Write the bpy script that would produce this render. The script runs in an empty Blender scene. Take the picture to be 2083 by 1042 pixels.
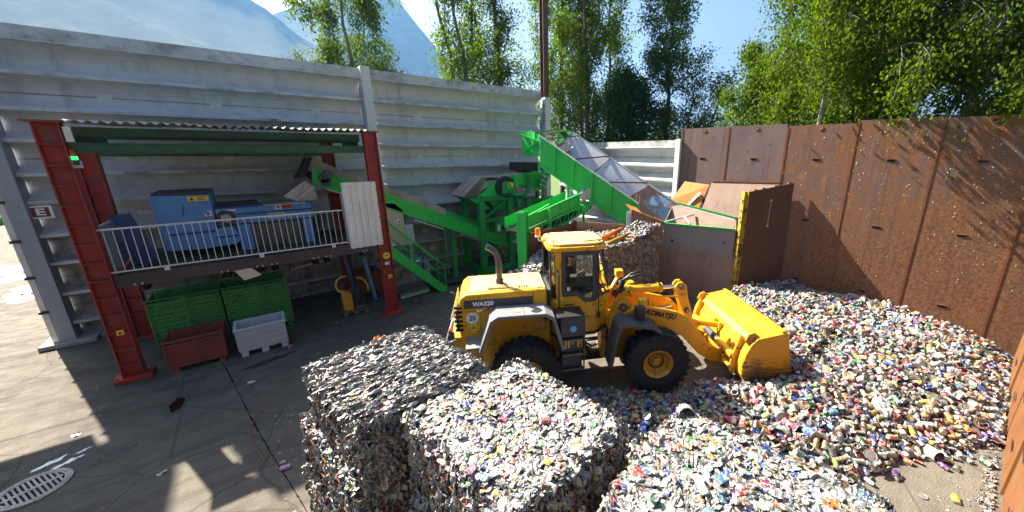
import bpy, bmesh, math, random
import numpy as np
from mathutils import Vector, Matrix

scene = bpy.context.scene
C = scene.collection
R = math.radians
rng = np.random.default_rng(11)
random.seed(11)

# ------------------------------------------------------------------ camera
cam_data = bpy.data.cameras.new('camera')
cam = bpy.data.objects.new('camera', cam_data)
C.objects.link(cam)
cam.location = (0, 0, 5.0)
cam.rotation_euler = (R(90 - 15.49), 0, R(-39.9))
cam_data.sensor_width = 36
cam_data.lens = 36 * 752 / 2083
cam_data.shift_x = -(1155 - 1041.5) / 2083
cam_data.clip_start = 0.1
cam_data.clip_end = 6000
scene.camera = cam

# ------------------------------------------------------------------ sky, sun, exposure
SUN_AZ, SUN_EL = R(-18.5), R(44)          # azimuth clockwise from +Y
world = bpy.data.worlds.new('World')
scene.world = world
world.use_nodes = True
wn = world.node_tree.nodes
sky = wn.new('ShaderNodeTexSky')
sky.sky_type = 'NISHITA'
sky.sun_disc = False
sky.sun_elevation = SUN_EL
sky.sun_rotation = SUN_AZ
sky.altitude = 400
sky.air_density = 0.55
sky.dust_density = 5.0
sky.ozone_density = 0.6
world.node_tree.links.new(sky.outputs[0], wn['Background'].inputs[0])
wn['Background'].inputs[1].default_value = 0.05
sun_data = bpy.data.lights.new('sun', 'SUN')
sun_data.energy = 5.0
sun_data.angle = R(0.53)
sun_data.color = (1.0, 0.91, 0.76)
sun = bpy.data.objects.new('sun', sun_data)
C.objects.link(sun)
sd = Vector((math.sin(SUN_AZ) * math.cos(SUN_EL), math.cos(SUN_AZ) * math.cos(SUN_EL), math.sin(SUN_EL)))
sun.rotation_euler = sd.to_track_quat('Z', 'Y').to_euler()
sun.location = (-5, 20, 30)
scene.view_settings.view_transform = 'Standard'
scene.view_settings.look = 'None'
scene.view_settings.gamma = 1.0
scene.view_settings.exposure = 2.25
scene.view_settings.use_curve_mapping = False
scene.cycles.max_bounces = 8
scene.cycles.diffuse_bounces = 3
scene.cycles.glossy_bounces = 3
scene.cycles.transparent_max_bounces = 12
scene.cycles.transmission_bounces = 4
scene.cycles.caustics_reflective = False
scene.cycles.caustics_refractive = False

# ------------------------------------------------------------------ object helpers
def tag(o, label=None, cat=None, group=None, kind=None):
    if label: o['label'] = label
    if cat: o['category'] = cat
    if group: o['group'] = group
    if kind: o['kind'] = kind
    return o

ORIG = {}                                  # thing name -> origin its parts are written relative to
def thing(name, label, cat, loc=(0, 0, 0), rz=0.0, group=None, local=False):
    """An Empty at the base of a thing. Parts are given in world coordinates, or in the thing's own frame when local."""
    o = bpy.data.objects.new(name, None)
    C.objects.link(o)
    o.empty_display_size = 0.2
    o.location = loc
    o.rotation_euler = (0, 0, rz)
    tag(o, label, cat, group)
    ORIG[o.name] = (0, 0, 0) if local else tuple(loc)
    return o

class MB:
    def __init__(s):
        s.v, s.f = [], []
    def add(s, vs, fs):
        n = len(s.v)
        s.v += [tuple(map(float, p)) for p in vs]
        s.f += [tuple(i + n for i in f) for f in fs]
        return s
    def box(s, x0, x1, y0, y1, z0, z1):
        return s.add([(x0,y0,z0),(x1,y0,z0),(x1,y1,z0),(x0,y1,z0),(x0,y0,z1),(x1,y0,z1),(x1,y1,z1),(x0,y1,z1)],
                     [(3,2,1,0),(4,5,6,7),(0,1,5,4),(1,2,6,5),(2,3,7,6),(3,0,4,7)])
    def prism(s, poly, d):
        """extrude a 3-D polygon along the vector d"""
        n = len(poly); d = Vector(d)
        a = [Vector(p) for p in poly]
        nrm = Vector((0,0,0))
        for i in range(n): nrm += a[i].cross(a[(i+1) % n])
        if nrm.dot(d) > 0: a = a[::-1]
        vs = a + [p + d for p in a]
        fs = [tuple(range(n)), tuple(range(2*n-1, n-1, -1))]
        fs += [(i, i+n, (i+1) % n + n, (i+1) % n)[::1] for i in range(n)]
        return s.add(vs, fs)
    def xz(s, pts, y0, y1):                # profile in x,z extruded in y
        return s.prism([(x, y0, z) for x, z in pts], (0, y1 - y0, 0))
    def yz(s, pts, x0, x1):
        return s.prism([(x0, y, z) for y, z in pts], (x1 - x0, 0, 0))
    def xy(s, pts, z0, z1):
        return s.prism([(x, y, z0) for x, y in pts], (0, 0, z1 - z0))
    def _frame(s, p, q, up):
        p, q = Vector(p), Vector(q); t = (q - p).normalized(); up = Vector(up)
        if abs(t.dot(up.normalized())) > 0.98: up = Vector((1, 0, 0)) if abs(t.x) < 0.9 else Vector((0, 1, 0))
        a = t.cross(up).normalized(); b = a.cross(t).normalized()
        return p, q, a, b
    def bar(s, p, q, w, h, up=(0, 0, 1)):
        p, q, a, b = s._frame(p, q, up)
        r = [a*w/2 + b*h/2, -a*w/2 + b*h/2, -a*w/2 - b*h/2, a*w/2 - b*h/2]
        return s.prism([p + k for k in r], q - p)
    def ibeam(s, p, q, h, w, tf=.016, tw=.012, up=(0, 0, 1)):
        p, q, a, b = s._frame(p, q, up)
        W, H, x = w/2, h/2, tw/2
        prof = [(-W,-H),(W,-H),(W,-H+tf),(x,-H+tf),(x,H-tf),(W,H-tf),(W,H),(-W,H),(-W,H-tf),(-x,H-tf),(-x,-H+tf),(-W,-H+tf)]
        return s.prism([p + a*u + b*v for u, v in prof], q - p)
    def tube(s, p, q, r, n=10, r2=None, caps=True):
        p, q, a, b = s._frame(p, q, (0, 0, 1)); r2 = r if r2 is None else r2
        vs = []
        for c, rr in ((p, r), (q, r2)):
            vs += [c + (a*math.cos(2*math.pi*i/n) + b*math.sin(2*math.pi*i/n))*rr for i in range(n)]
        fs = [(i, (i+1) % n, (i+1) % n + n, i + n) for i in range(n)]
        if caps: fs += [tuple(range(n-1, -1, -1)), tuple(range(n, 2*n))]
        return s.add(vs, fs)
    def pipe(s, pts, r, n=8, radii=None):
        pts = [Vector(p) for p in pts]; m = len(pts); vs = []; ref = None
        for i, p in enumerate(pts):
            t = (pts[min(i+1, m-1)] - pts[max(i-1, 0)]).normalized()
            if ref is None:
                ref = Vector((0, 0, 1)) if abs(t.z) < .9 else Vector((1, 0, 0))
            a = t.cross(ref).normalized(); b = a.cross(t).normalized(); ref = b
            rr = radii[i] if radii else r
            vs += [p + (a*math.cos(2*math.pi*k/n) + b*math.sin(2*math.pi*k/n))*rr for k in range(n)]
        fs = []
        for i in range(m-1):
            fs += [(i*n+k, i*n+(k+1) % n, (i+1)*n+(k+1) % n, (i+1)*n+k) for k in range(n)]
        fs += [tuple(range(n-1, -1, -1)), tuple(range((m-1)*n, m*n))]
        return s.add(vs, fs)
    def lathe(s, prof, o, axis, n=24, closed=False):
        """profile [(radius, offset along axis)]"""
        o = Vector(o); t = Vector(axis).normalized()
        up = Vector((0, 0, 1)) if abs(t.z) < .9 else Vector((1, 0, 0))
        a = t.cross(up).normalized(); b = a.cross(t).normalized(); m = len(prof); vs = []
        for r, h in prof:
            vs += [o + t*h + (a*math.cos(2*math.pi*k/n) + b*math.sin(2*math.pi*k/n))*r for k in range(n)]
        fs = []
        for i in range(m if closed else m-1):
            j = (i+1) % m
            fs += [(i*n+k, i*n+(k+1) % n, j*n+(k+1) % n, j*n+k) for k in range(n)]
        if not closed:
            if prof[0][0] > 1e-4: fs.append(tuple(range(n-1, -1, -1)))
            if prof[-1][0] > 1e-4: fs.append(tuple(range((m-1)*n, m*n)))
        return s.add(vs, fs)
    def sheet(s, grid, thick):
        """grid[i][j] of points -> sheet with a thickness vector"""
        a = len(grid); b = len(grid[0]); t = Vector(thick)
        vs = [Vector(p) for r in grid for p in r]; n = a*b
        vs = vs + [p + t for p in vs]
        fs = []
        for i in range(a-1):
            for j in range(b-1):
                q = (i*b+j, i*b+j+1, (i+1)*b+j+1, (i+1)*b+j)
                fs += [q, tuple(k+n for k in q[::-1])]
        ring = [j for j in range(b)] + [i*b+b-1 for i in range(1, a)] + [(a-1)*b+j for j in range(b-2, -1, -1)] + [i*b for i in range(a-2, 0, -1)]
        for k in range(len(ring)):
            u, w = ring[k], ring[(k+1) % len(ring)]
            fs.append((w, u, u+n, w+n))
        return s.add(vs, fs)
    def disc(s, c, axis, r, t, n=20):
        c = Vector(c); ax = Vector(axis).normalized()
        return s.tube(c, c + ax*t, r, n)
    def build(s, name, mat, parent=None, smooth=False, bevel=0, kind=None, label=None, seg=1, fixn=True):
        o0 = (0, 0, 0)
        if parent is not None:
            root = parent
            while root.parent is not None: root = root.parent
            o0 = ORIG.get(root.name, (0, 0, 0))
        me = bpy.data.meshes.new(name)
        vs = s.v if o0 == (0, 0, 0) else [(x-o0[0], y-o0[1], z-o0[2]) for x, y, z in s.v]
        me.from_pydata(vs, [], s.f)
        if fixn:
            bm = bmesh.new(); bm.from_mesh(me)
            bmesh.ops.recalc_face_normals(bm, faces=bm.faces)
            bm.to_mesh(me); bm.free()
        me.materials.append(mat)
        if smooth: me.shade_smooth()
        o = bpy.data.objects.new(name, me)
        C.objects.link(o)
        if parent is not None: o.parent = parent
        if bevel:
            m = o.modifiers.new('edge', 'BEVEL'); m.width = bevel; m.segments = seg; m.limit_method = 'ANGLE'; m.angle_limit = R(40)
        if smooth:
            try: me.set_sharp_from_angle(angle=R(38))
            except Exception: pass
        if kind: o['kind'] = kind
        if label: o['label'] = label
        return o

def box_part(name, mat, parent, *b, **k):
    return MB().box(*b).build(name, mat, parent, **k)

def inst(src, name, parent, loc, rot=(0, 0, 0), scale=(1, 1, 1)):
    """another object sharing src's mesh; loc is relative to the parent thing"""
    o = bpy.data.objects.new(name, src.data)
    C.objects.link(o); o.parent = parent
    o.location = loc; o.rotation_euler = rot; o.scale = scale
    return o

def base_mesh(mb, name, mat, smooth=False):
    me = bpy.data.meshes.new(name)
    me.from_pydata(mb.v, [], mb.f)
    bm = bmesh.new(); bm.from_mesh(me); bmesh.ops.recalc_face_normals(bm, faces=bm.faces); bm.to_mesh(me); bm.free()
    me.materials.append(mat)
    if smooth: me.shade_smooth()
    return me

def place(me, name, parent, loc=(0, 0, 0), rot=(0, 0, 0), scale=(1, 1, 1)):
    o = bpy.data.objects.new(name, me); C.objects.link(o); o.parent = parent
    if parent is not None:
        root = parent
        while root.parent is not None: root = root.parent
        o0 = ORIG.get(root.name, (0, 0, 0)); loc = (loc[0]-o0[0], loc[1]-o0[1], loc[2]-o0[2])
    o.location = loc; o.rotation_euler = rot; o.scale = scale
    return o

_fonts = {}
def lettering(name, text, size, mat, parent, origin, ex, ey, bold=0.0, shear=0.0, align='CENTER', depth=.0015, width=None):
    """flat raised letters; origin in the frame the parent's parts are written in; ex / ey are the text's own axes"""
    cu = bpy.data.curves.new(name, 'FONT'); cu.body = text; cu.size = size; cu.align_x = align; cu.align_y = 'CENTER'
    cu.extrude = depth; cu.offset = bold; cu.shear = shear; cu.resolution_u = 2
    tmp = bpy.data.objects.new(name + '_curve', cu); C.objects.link(tmp)
    dg = bpy.context.evaluated_depsgraph_get()
    me = bpy.data.meshes.new_from_object(tmp.evaluated_get(dg))
    C.objects.unlink(tmp); bpy.data.objects.remove(tmp)
    ex = Vector(ex).normalized(); ey = Vector(ey); ey = (ey - ex*ey.dot(ex)).normalized(); ez = ex.cross(ey)
    M = Matrix((ex, ey, ez)).transposed().to_4x4()
    if width:
        xs = [v.co.x for v in me.vertices]; k = width / (max(xs) - min(xs)); me.transform(Matrix.Diagonal((k, 1, 1, 1)))
    o0 = (0, 0, 0)
    root = parent
    while root.parent is not None: root = root.parent
    o0 = ORIG.get(root.name, (0, 0, 0))
    me.transform(Matrix.Translation(Vector(origin) - Vector(o0)) @ M)
    me.materials.clear(); me.materials.append(mat)
    o = bpy.data.objects.new(name, me); C.objects.link(o); o.parent = parent
    return o

# ------------------------------------------------------------------ materials
class NT:
    def __init__(s, name):
        s.m = bpy.data.materials.new(name); s.m.use_nodes = True
        s.t = s.m.node_tree; s.n = s.t.nodes; s.l = s.t.links
        s.b = s.n['Principled BSDF']; s.out = s.n['Material Output']
        s.tc = s.n.new('ShaderNodeTexCoord')
    def node(s, k): return s.n.new(k)
    def link(s, a, b): s.l.new(a, b)
    def coord(s, scale=(1, 1, 1), out='Object', rot=(0, 0, 0)):
        mp = s.node('ShaderNodeMapping'); mp.inputs['Scale'].default_value = scale; mp.inputs['Rotation'].default_value = rot
        s.link(s.tc.outputs[out], mp.inputs[0]); return mp.outputs[0]
    def noise(s, vec, scale, detail=4, rough=.55, dist=0.0):
        n = s.node('ShaderNodeTexNoise'); n.inputs['Scale'].default_value = scale; n.inputs['Detail'].default_value = detail
        n.inputs['Roughness'].default_value = rough; n.inputs['Distortion'].default_value = dist
        if vec is not None: s.link(vec, n.inputs['Vector'])
        return n.outputs[0]
    def voro(s, vec, scale, feature='F1', out='Distance'):
        n = s.node('ShaderNodeTexVoronoi'); n.inputs['Scale'].default_value = scale; n.feature = feature
        if vec is not None: s.link(vec, n.inputs['Vector'])
        return n.outputs[out]
    def ramp(s, fac, stops):
        r = s.node('ShaderNodeValToRGB'); e = r.color_ramp.elements
        while len(e) > 1: e.remove(e[0])
        for i, (p, c) in enumerate(stops):
            k = e[0] if i == 0 else e.new(p)
            k.position = p; k.color = (c, c, c, 1) if isinstance(c, (int, float)) else (*c, 1)
        s.link(fac, r.inputs[0]); return r.outputs[0]
    def mix(s, fac, a, b, mode='MIX'):
        m = s.node('ShaderNodeMix'); m.data_type = 'RGBA'; m.blend_type = mode
        for x, i in ((fac, 0), (a, 6), (b, 7)):
            if hasattr(x, 'links'): s.link(x, m.inputs[i])
            elif isinstance(x, (int, float)): m.inputs[i].default_value = x if i == 0 else (x, x, x, 1)
            else: m.inputs[i].default_value = (*x, 1)
        return m.outputs[2]
    def math(s, op, a, b=0.0):
        m = s.node('ShaderNodeMath'); m.operation = op
        for x, i in ((a, 0), (b, 1)):
            if hasattr(x, 'links'): s.link(x, m.inputs[i])
            else: m.inputs[i].default_value = x
        return m.outputs[0]
    def set(s, key, val):
        i = s.b.inputs[key]
        if hasattr(val, 'links'): s.link(val, i)
        elif isinstance(val, tuple): i.default_value = (*val, 1)
        else: i.default_value = val
    def bump(s, h, strength=.3, dist=.02):
        b = s.node('ShaderNodeBump'); b.inputs['Strength'].default_value = strength; b.inputs['Distance'].default_value = dist
        s.link(h, b.inputs['Height']); s.link(b.outputs[0], s.b.inputs['Normal'])

def painted(name, col, rough=.45, metal=0.0, dirt=(.06, .05, .04), amount=.35, scale=2.5, chip=None, chip_amt=.0, streak=True, bump=.12, spec=.5, fade=.12):
    t = NT(name)
    v = t.coord()
    vs = t.coord((1, 1, .22)) if streak else v
    big = t.noise(vs, scale, 6, .62)
    fine = t.noise(v, scale*9, 3, .6)
    dm = t.ramp(t.math('ADD', t.math('MULTIPLY', big, .75), t.math('MULTIPLY', fine, .3)), [(.46, 0.0), (.78, 1.0)])
    tone = t.noise(v, scale*.6, 3)
    lighter = tuple(min(1, c*(1+fade) + fade*.06) for c in col); darker = tuple(c*(1-fade) for c in col)
    base = t.mix(tone, darker, lighter)
    c = t.mix(t.math('MULTIPLY', dm, amount), base, dirt)
    if chip:
        cm = t.ramp(t.noise(v, scale*3.3, 8, .7), [(.60-chip_amt*.25, 0.0), (.64-chip_amt*.25, 1.0)])
        c = t.mix(cm, c, chip)
    t.set('Base Color', c); t.set('Roughness', t.math('ADD', t.math('MULTIPLY', dm, .3), rough)); t.set('Metallic', metal)
    t.b.inputs['Specular IOR Level'].default_value = spec
    if bump: t.bump(t.noise(v, scale*22, 4), bump, .006)
    return t.m

def mat_ground():
    t = NT('yard_concrete'); v = t.coord()
    a = t.noise(v, .35, 6, .6); b = t.noise(v, 3.2, 6, .65); f = t.noise(v, 38, 3, .6)
    base = t.ramp(a, [(.3, (.142, .124, .100)), (.55, (.185, .163, .130)), (.75, (.23, .204, .163))])
    base = t.mix(t.ramp(b, [(.42, 0.0), (.75, .55)]), base, (.085, .078, .068))
    base = t.mix(t.ramp(f, [(.35, .35), (.7, 0.0)]), base, (.07, .065, .058))
    tr = t.ramp(t.noise(t.coord((.30, 2.4, 1), rot=(0, 0, .5)), 1.0, 5, .6, .3), [(.50, 0.0), (.66, .55)]); base = t.mix(tr, base, (.065, .056, .045))
    tr2 = t.ramp(t.noise(t.coord((.22, 3.0, 1), rot=(0, 0, -1.1)), 1.2, 4, .6, .2), [(.54, 0.0), (.68, .5)]); base = t.mix(tr2, base, (.075, .065, .052))
    # oil plus painted-in shade over the working area round the bins and press
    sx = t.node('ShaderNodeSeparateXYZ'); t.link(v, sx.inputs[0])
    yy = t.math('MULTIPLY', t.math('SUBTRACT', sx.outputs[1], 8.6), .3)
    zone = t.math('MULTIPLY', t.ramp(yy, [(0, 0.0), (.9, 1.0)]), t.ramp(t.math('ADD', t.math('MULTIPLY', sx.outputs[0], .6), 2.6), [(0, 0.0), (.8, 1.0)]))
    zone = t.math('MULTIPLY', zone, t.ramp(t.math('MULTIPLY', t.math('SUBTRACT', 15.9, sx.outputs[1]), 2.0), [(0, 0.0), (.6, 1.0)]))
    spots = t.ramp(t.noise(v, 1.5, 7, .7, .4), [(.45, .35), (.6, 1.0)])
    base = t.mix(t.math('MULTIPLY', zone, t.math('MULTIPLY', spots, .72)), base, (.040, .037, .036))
    crack = t.ramp(t.voro(t.mix(.12, v, t.noise(v, 2.0, 4), 'ADD'), .55, 'DISTANCE_TO_EDGE'), [(0.0, .55), (.012, 0.0)])
    base = t.mix(crack, base, (.03, .028, .025))
    pale = t.ramp(t.voro(v, 16), [(.0, .35), (.12, 0.0)])
    base = t.mix(t.math('MULTIPLY', pale, t.ramp(b, [(.5, 0.0), (.6, 1.0)])), base, (.36, .34, .30))
    grit = t.ramp(t.noise(v, 90, 2, .7), [(.38, .45), (.5, 0.0), (.66, 0.0)]); base = t.mix(grit, base, (.06, .055, .05)); grit2 = t.ramp(t.noise(v, 120, 2, .7), [(.58, 0.0), (.66, .5)]); base = t.mix(grit2, base, (.34, .31, .27))
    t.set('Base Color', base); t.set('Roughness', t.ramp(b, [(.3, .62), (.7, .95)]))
    t.b.inputs['Specular IOR Level'].default_value = .12
    t.bump(t.math('ADD', t.math('MULTIPLY', f, 1.5), t.math('MULTIPLY', b, 2.0)), .8, .015)
    return t.m

def mat_precast(name, col, stain, lo, hi, stretch=(1.0, 1.0, .18)):
    t = NT(name); v = t.coord(); vs = t.coord((stretch[0]*2.2, stretch[1]*2.2, stretch[2]))
    a = t.noise(vs, 1.6, 6, .65); b = t.noise(v, 1.1, 5, .6); f = t.noise(v, 26, 4)
    c = t.mix(t.ramp(b, [(.3, 0.0), (.7, 1.0)]), tuple(x*.86 for x in col), col)
    c = t.mix(t.ramp(a, [(lo, 0.0), (hi, .9)]), c, stain)
    c = t.mix(t.ramp(t.voro(t.coord((1, 1, .7)), .9), [(.0, .5), (.05, 0.0)]), c, tuple(x*.3 for x in col))
    t.set('Base Color', c); t.set('Roughness', .85); t.b.inputs['Specular IOR Level'].default_value = .25
    t.bump(f, .15, .006)
    return t.m

def mat_rust(name, stops, specks=.5, seam=0, rough=.75, scale=1.0, metal=.15, streak=.35, low=None):
    t = NT(name); v = t.coord(); vs = t.coord((1.6, 1.6, .2))
    a = t.noise(v, .8*scale, 7, .68, .3); s = t.noise(vs, 2.4*scale, 6, .7); f = t.noise(v, 14*scale, 5, .65)
    k = t.math('ADD', t.math('MULTIPLY', a, .55), t.math('ADD', t.math('MULTIPLY', s, streak), t.math('MULTIPLY', f, .18)))
    c = t.ramp(k, stops)
    if low:
        sz = t.node('ShaderNodeSeparateXYZ'); t.link(v, sz.inputs[0])
        q = t.math('ADD', t.math('MULTIPLY', sz.outputs[2], -.16), t.math('ADD', t.math('MULTIPLY', sz.outputs[1], -.09), t.math('MULTIPLY', t.noise(vs, 1.1, 6, .65), 1.1)))
        c = t.mix(t.ramp(q, [(-.12, 0.0), (.34, .85)]), c, t.mix(t.ramp(f, [(.4, 0.0), (.62, 1.0)]), low, tuple(x*.45 for x in low)))
        dk = t.ramp(t.noise(t.coord((3.5, 3.5, .16)), 1.7, 6, .7), [(.54, 0.0), (.70, .40)]); c = t.mix(dk, c, (.045, .030, .028))
        rn = t.ramp(t.noise(t.coord((5, 5, .12)), 2.6, 5, .7), [(.60, 0.0), (.70, .7)]); c = t.mix(rn, c, (.34, .135, .045))
    c = t.mix(t.ramp(t.noise(v, 3.1, 8, .75), [(.60, 0.0), (.70, .75)]), c, (.030, .020, .016))
    if specks:
        w = t.node('ShaderNodeTexVoronoi'); w.inputs['Scale'].default_value = 5.5; w.inputs['Randomness'].default_value = 1
        wv = t.mix(.09, v, t.noise(v, 9, 3), 'ADD'); t.link(wv, w.inputs['Vector'])
        sp = t.ramp(w.outputs['Distance'], [(.018, 1.0), (.045, 0.0)])
        keep = t.ramp(t.noise(v, 1.3, 3), [(.58, 0.0), (.68, specks)])
        c = t.mix(t.math('MULTIPLY', sp, keep), c, (.52, .47, .42))
    t.set('Base Color', c); t.set('Roughness', t.ramp(f, [(.3, rough-.15), (.7, rough+.1)])); t.set('Metallic', metal)
    t.b.inputs['Specular IOR Level'].default_value = .35
    t.bump(t.math('ADD', f, s), .25, .008)
    return t.m

def mat_glass(name, tint, gloss=.06, rough=.02):
    t = NT(name); t.n.remove(t.b)
    tr = t.node('ShaderNodeBsdfTransparent'); tr.inputs[0].default_value = (*tint, 1)
    gl = t.node('ShaderNodeBsdfGlossy'); gl.inputs['Roughness'].default_value = rough
    fr = t.node('ShaderNodeLayerWeight'); fr.inputs[0].default_value = .35
    mx = t.node('ShaderNodeMixShader')
    t.link(t.math('ADD', t.math('MULTIPLY', fr.outputs['Fresnel'], .75), gloss), mx.inputs[0])
    t.link(tr.outputs[0], mx.inputs[1]); t.link(gl.outputs[0], mx.inputs[2]); t.link(mx.outputs[0], t.out.inputs[0])
    return t.m

def mat_cans(name, per_object, bright=1.0):
    """printed cans: body tint (per object, or stored per can), bare metal ends where 'bare' is 1"""
    t = NT(name)
    if per_object:
        oi = t.node('ShaderNodeObjectInfo'); col = oi.outputs['Color']
    else:
        at = t.node('ShaderNodeAttribute'); at.attribute_name = 'tint'; col = at.outputs['Color']
    lo = t.node('ShaderNodeAttribute'); lo.attribute_name = 'spot'; vec = lo.outputs['Vector']
    ba = t.node('ShaderNodeAttribute'); ba.attribute_name = 'bare'; bare = ba.outputs['Fac']
    p1 = t.ramp(t.noise(vec, 16, 2, .5, 1.2), [(.50, 0.0), (.54, 1.0)])
    p2 = t.ramp(t.noise(vec, 24, 2, .5, .8), [(.57, 0.0), (.60, 1.0)])
    c = t.mix(t.math('MULTIPLY', p1, .35), col, (.60, .59, .56))
    c = t.mix(t.math('MULTIPLY', p2, .45), c, t.mix(.8, col, (.02, .02, .05), 'MULTIPLY'))
    c = t.mix(bare, c, (.34*bright, .335*bright, .32*bright))
    d = t.ramp(t.noise(vec, 30, 4, .7), [(.5, 0.0), (.8, .5)])
    c = t.mix(d, c, (.10, .085, .065))
    t.set('Base Color', c); t.set('Metallic', t.math('ADD', t.math('MULTIPLY', bare, .45), .22)); t.set('Roughness', t.math('ADD', t.math('MULTIPLY', d, .3), .42))
    cr = t.node('ShaderNodeTexVoronoi'); cr.inputs['Scale'].default_value = 34; t.link(t.mix(.10, vec, t.noise(vec, 20, 3), 'ADD'), cr.inputs['Vector']); t.bump(t.math('ADD', cr.outputs['Distance'], t.noise(vec, 60, 2)), .55, .010)
    return t.m

def mat_leaf(name, c0, c1, trans=.5, tcol=(1.0, 1.25, .45)):
    t = NT(name); t.n.remove(t.b)
    at = t.node('ShaderNodeAttribute'); at.attribute_name = 'tone'
    c = t.mix(at.outputs['Fac'], c0, c1)
    d = t.node('ShaderNodeBsdfDiffuse'); t.link(c, d.inputs[0])
    tr = t.node('ShaderNodeBsdfTranslucent'); t.link(t.mix(1.0, c, tcol, 'MULTIPLY'), tr.inputs[0])
    g = t.node('ShaderNodeBsdfGlossy'); g.inputs['Roughness'].default_value = .38; g.inputs[0].default_value = (.9, .95, 1, 1)
    m1 = t.node('ShaderNodeMixShader'); m1.inputs[0].default_value = trans
    t.link(d.outputs[0], m1.inputs[1]); t.link(tr.outputs[0], m1.inputs[2])
    m2 = t.node('ShaderNodeMixShader'); m2.inputs[0].default_value = .0
    t.link(m1.outputs[0], m2.inputs[1]); t.link(g.outputs[0], m2.inputs[2]); t.link(m2.outputs[0], t.out.inputs[0])
    return t.m

def mat_bark(name, c0, c1):
    t = NT(name); v = t.coord((3, 3, 1)); a = t.noise(v, 4, 6, .7)
    t.set('Base Color', t.ramp(a, [(.35, c0), (.65, c1)])); t.set('Roughness', .9); t.bump(a, .5, .02)
    return t.m

def mat_plain(name, col, rough=.6, metal=0.0, emit=None, strength=0.0, var=.15):
    t = NT(name); v = t.coord(); a = t.noise(v, 12, 4)
    t.set('Base Color', t.mix(a, tuple(c*(1-var) for c in col), tuple(min(1, c*(1+var)) for c in col)))
    t.set('Roughness', rough); t.set('Metallic', metal)
    if emit:
        t.set('Emission Color', emit); t.set('Emission Strength', strength)
    return t.m

M = {}
M['ground'] = mat_ground()
M['precast'] = mat_precast('precast_panel', (.60, .615, .625), (.30, .30, .30), .50, .84)
M['precast_grime_shade'] = mat_precast('grimy_shaded_precast', (.40, .40, .39), (.07, .066, .06), .46, .70)  # grime plus under-deck shade put into the colour of the base planks
M['ledge'] = mat_precast('stained_ledge', (.58, .59, .59), (.11, .11, .105), .46, .74, (.6, .6, 2.0))
M['post_white'] = mat_precast('white_post', (.68, .69, .69), (.36, .36, .35), .56, .85)
M['post_grey'] = painted('grey_post', (.31, .345, .38), .5, .1, (.10, .10, .10), .35, 1.2)
M['rust_wall'] = mat_rust('rusty_plate', [(.32, (.050, .030, .030)), (.42, (.115, .062, .050)), (.50, (.235, .098, .042)), (.57, (.15, .092, .075)), (.66, (.27, .125, .055)), (.78, (.25, .195, .175))], .8, low=(.25, .115, .052))
M['rust_mauve'] = mat_rust('weathered_plate', [(.30, (.120, .085, .085)), (.48, (.185, .130, .128)), (.62, (.22, .145, .130)), (.74, (.24, .110, .060))], .5, metal=.3, streak=.3, low=(.20, .105, .07))
M['rust_seam'] = mat_rust('seam_rust', [(.3, (.13, .045, .018)), (.5, (.23, .085, .030)), (.7, (.11, .045, .022))], 0)
M['rust_orange'] = mat_rust('orange_rust', [(.28, (.23, .085, .022)), (.45, (.40, .155, .040)), (.58, (.50, .205, .055)), (.72, (.36, .21, .11))], .35)
M['rust_near'] = mat_rust('near_wall_rust', [(.28, (.08, .032, .013)), (.45, (.155, .062, .022)), (.58, (.20, .085, .030)), (.72, (.17, .105, .065))], .35)
M['rust_dark'] = mat_rust('dark_rust', [(.3, (.062, .030, .018)), (.5, (.115, .052, .024)), (.7, (.085, .05, .036))], .25)
M['rust_bunker'] = mat_rust('bunker_plate', [(.3, (.10, .055, .035)), (.45, (.24, .125, .065)), (.58, (.33, .19, .11)), (.7, (.12, .10, .10))], .15)
M['hopper_plate'] = mat_rust('hopper_plate', [(.3, (.14, .095, .075)), (.5, (.25, .165, .125)), (.64, (.27, .21, .18)), (.76, (.16, .085, .05))], .1)
M['hopper_grey'] = mat_rust('hopper_grey', [(.3, (.15, .15, .165)), (.55, (.22, .21, .215)), (.68, (.26, .19, .14))], .05)
M['chute'] = mat_rust('chute_lining', [(.28, (.36, .39, .44)), (.55, (.46, .48, .52)), (.72, (.50, .50, .51)), (.86, (.36, .24, .15))], .12, rough=.5, metal=.45)
M['red'] = painted('red_steel', (.40, .024, .014), .5, 0, (.055, .030, .022), .75, 1.6, chip=(.16, .06, .03), chip_amt=.2)
M['green_beam'] = painted('dark_green_steel', (.020, .115, .055), .45, 0, (.03, .03, .025), .55, 1.5)
M['green'] = painted('bright_green_steel', (.020, .56, .075), .42, 0, (.04, .09, .04), .25, 1.5)
M['green_frame'] = painted('green_frame_steel', (.012, .36, .062), .45, 0, (.03, .06, .03), .35, 1.5)
M['green_bin'] = painted('green_bin_paint', (.040, .27, .042), .55, 0, (.025, .035, .015), .55, 2.2, chip=(.05, .06, .02), chip_amt=.2)
M['red_bin'] = painted('oxide_red_paint', (.22, .036, .020), .6, 0, (.03, .018, .014), .5, 2.2)
M['blue'] = painted('blue_machine_paint', (.085, .26, .56), .38, 0, (.03, .05, .09), .3, 1.2)
M['blue_dark'] = painted('dark_blue_paint', (.012, .045, .17), .45, 0, (.02, .02, .03), .4, 1.2)
M['blue_liner'] = painted('worn_light_blue', (.15, .38, .62), .5, .1, (.22, .17, .13), .6, 1.4, chip=(.27, .19, .14), chip_amt=.35)
M['galv'] = painted('galvanised', (.60, .62, .64), .4, .55, (.3, .3, .3), .3, 3)
M['checker'] = painted('checker_plate', (.50, .48, .45), .5, .4, (.25, .2, .15), .5, 3)
M['brown_beam'] = painted('brown_steel', (.060, .038, .032), .55, 0, (.02, .015, .013), .5, 1.8)
M['mast'] = painted('brown_mast', (.115, .048, .032), .6, 0, (.05, .025, .02), .5, 2)
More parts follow.
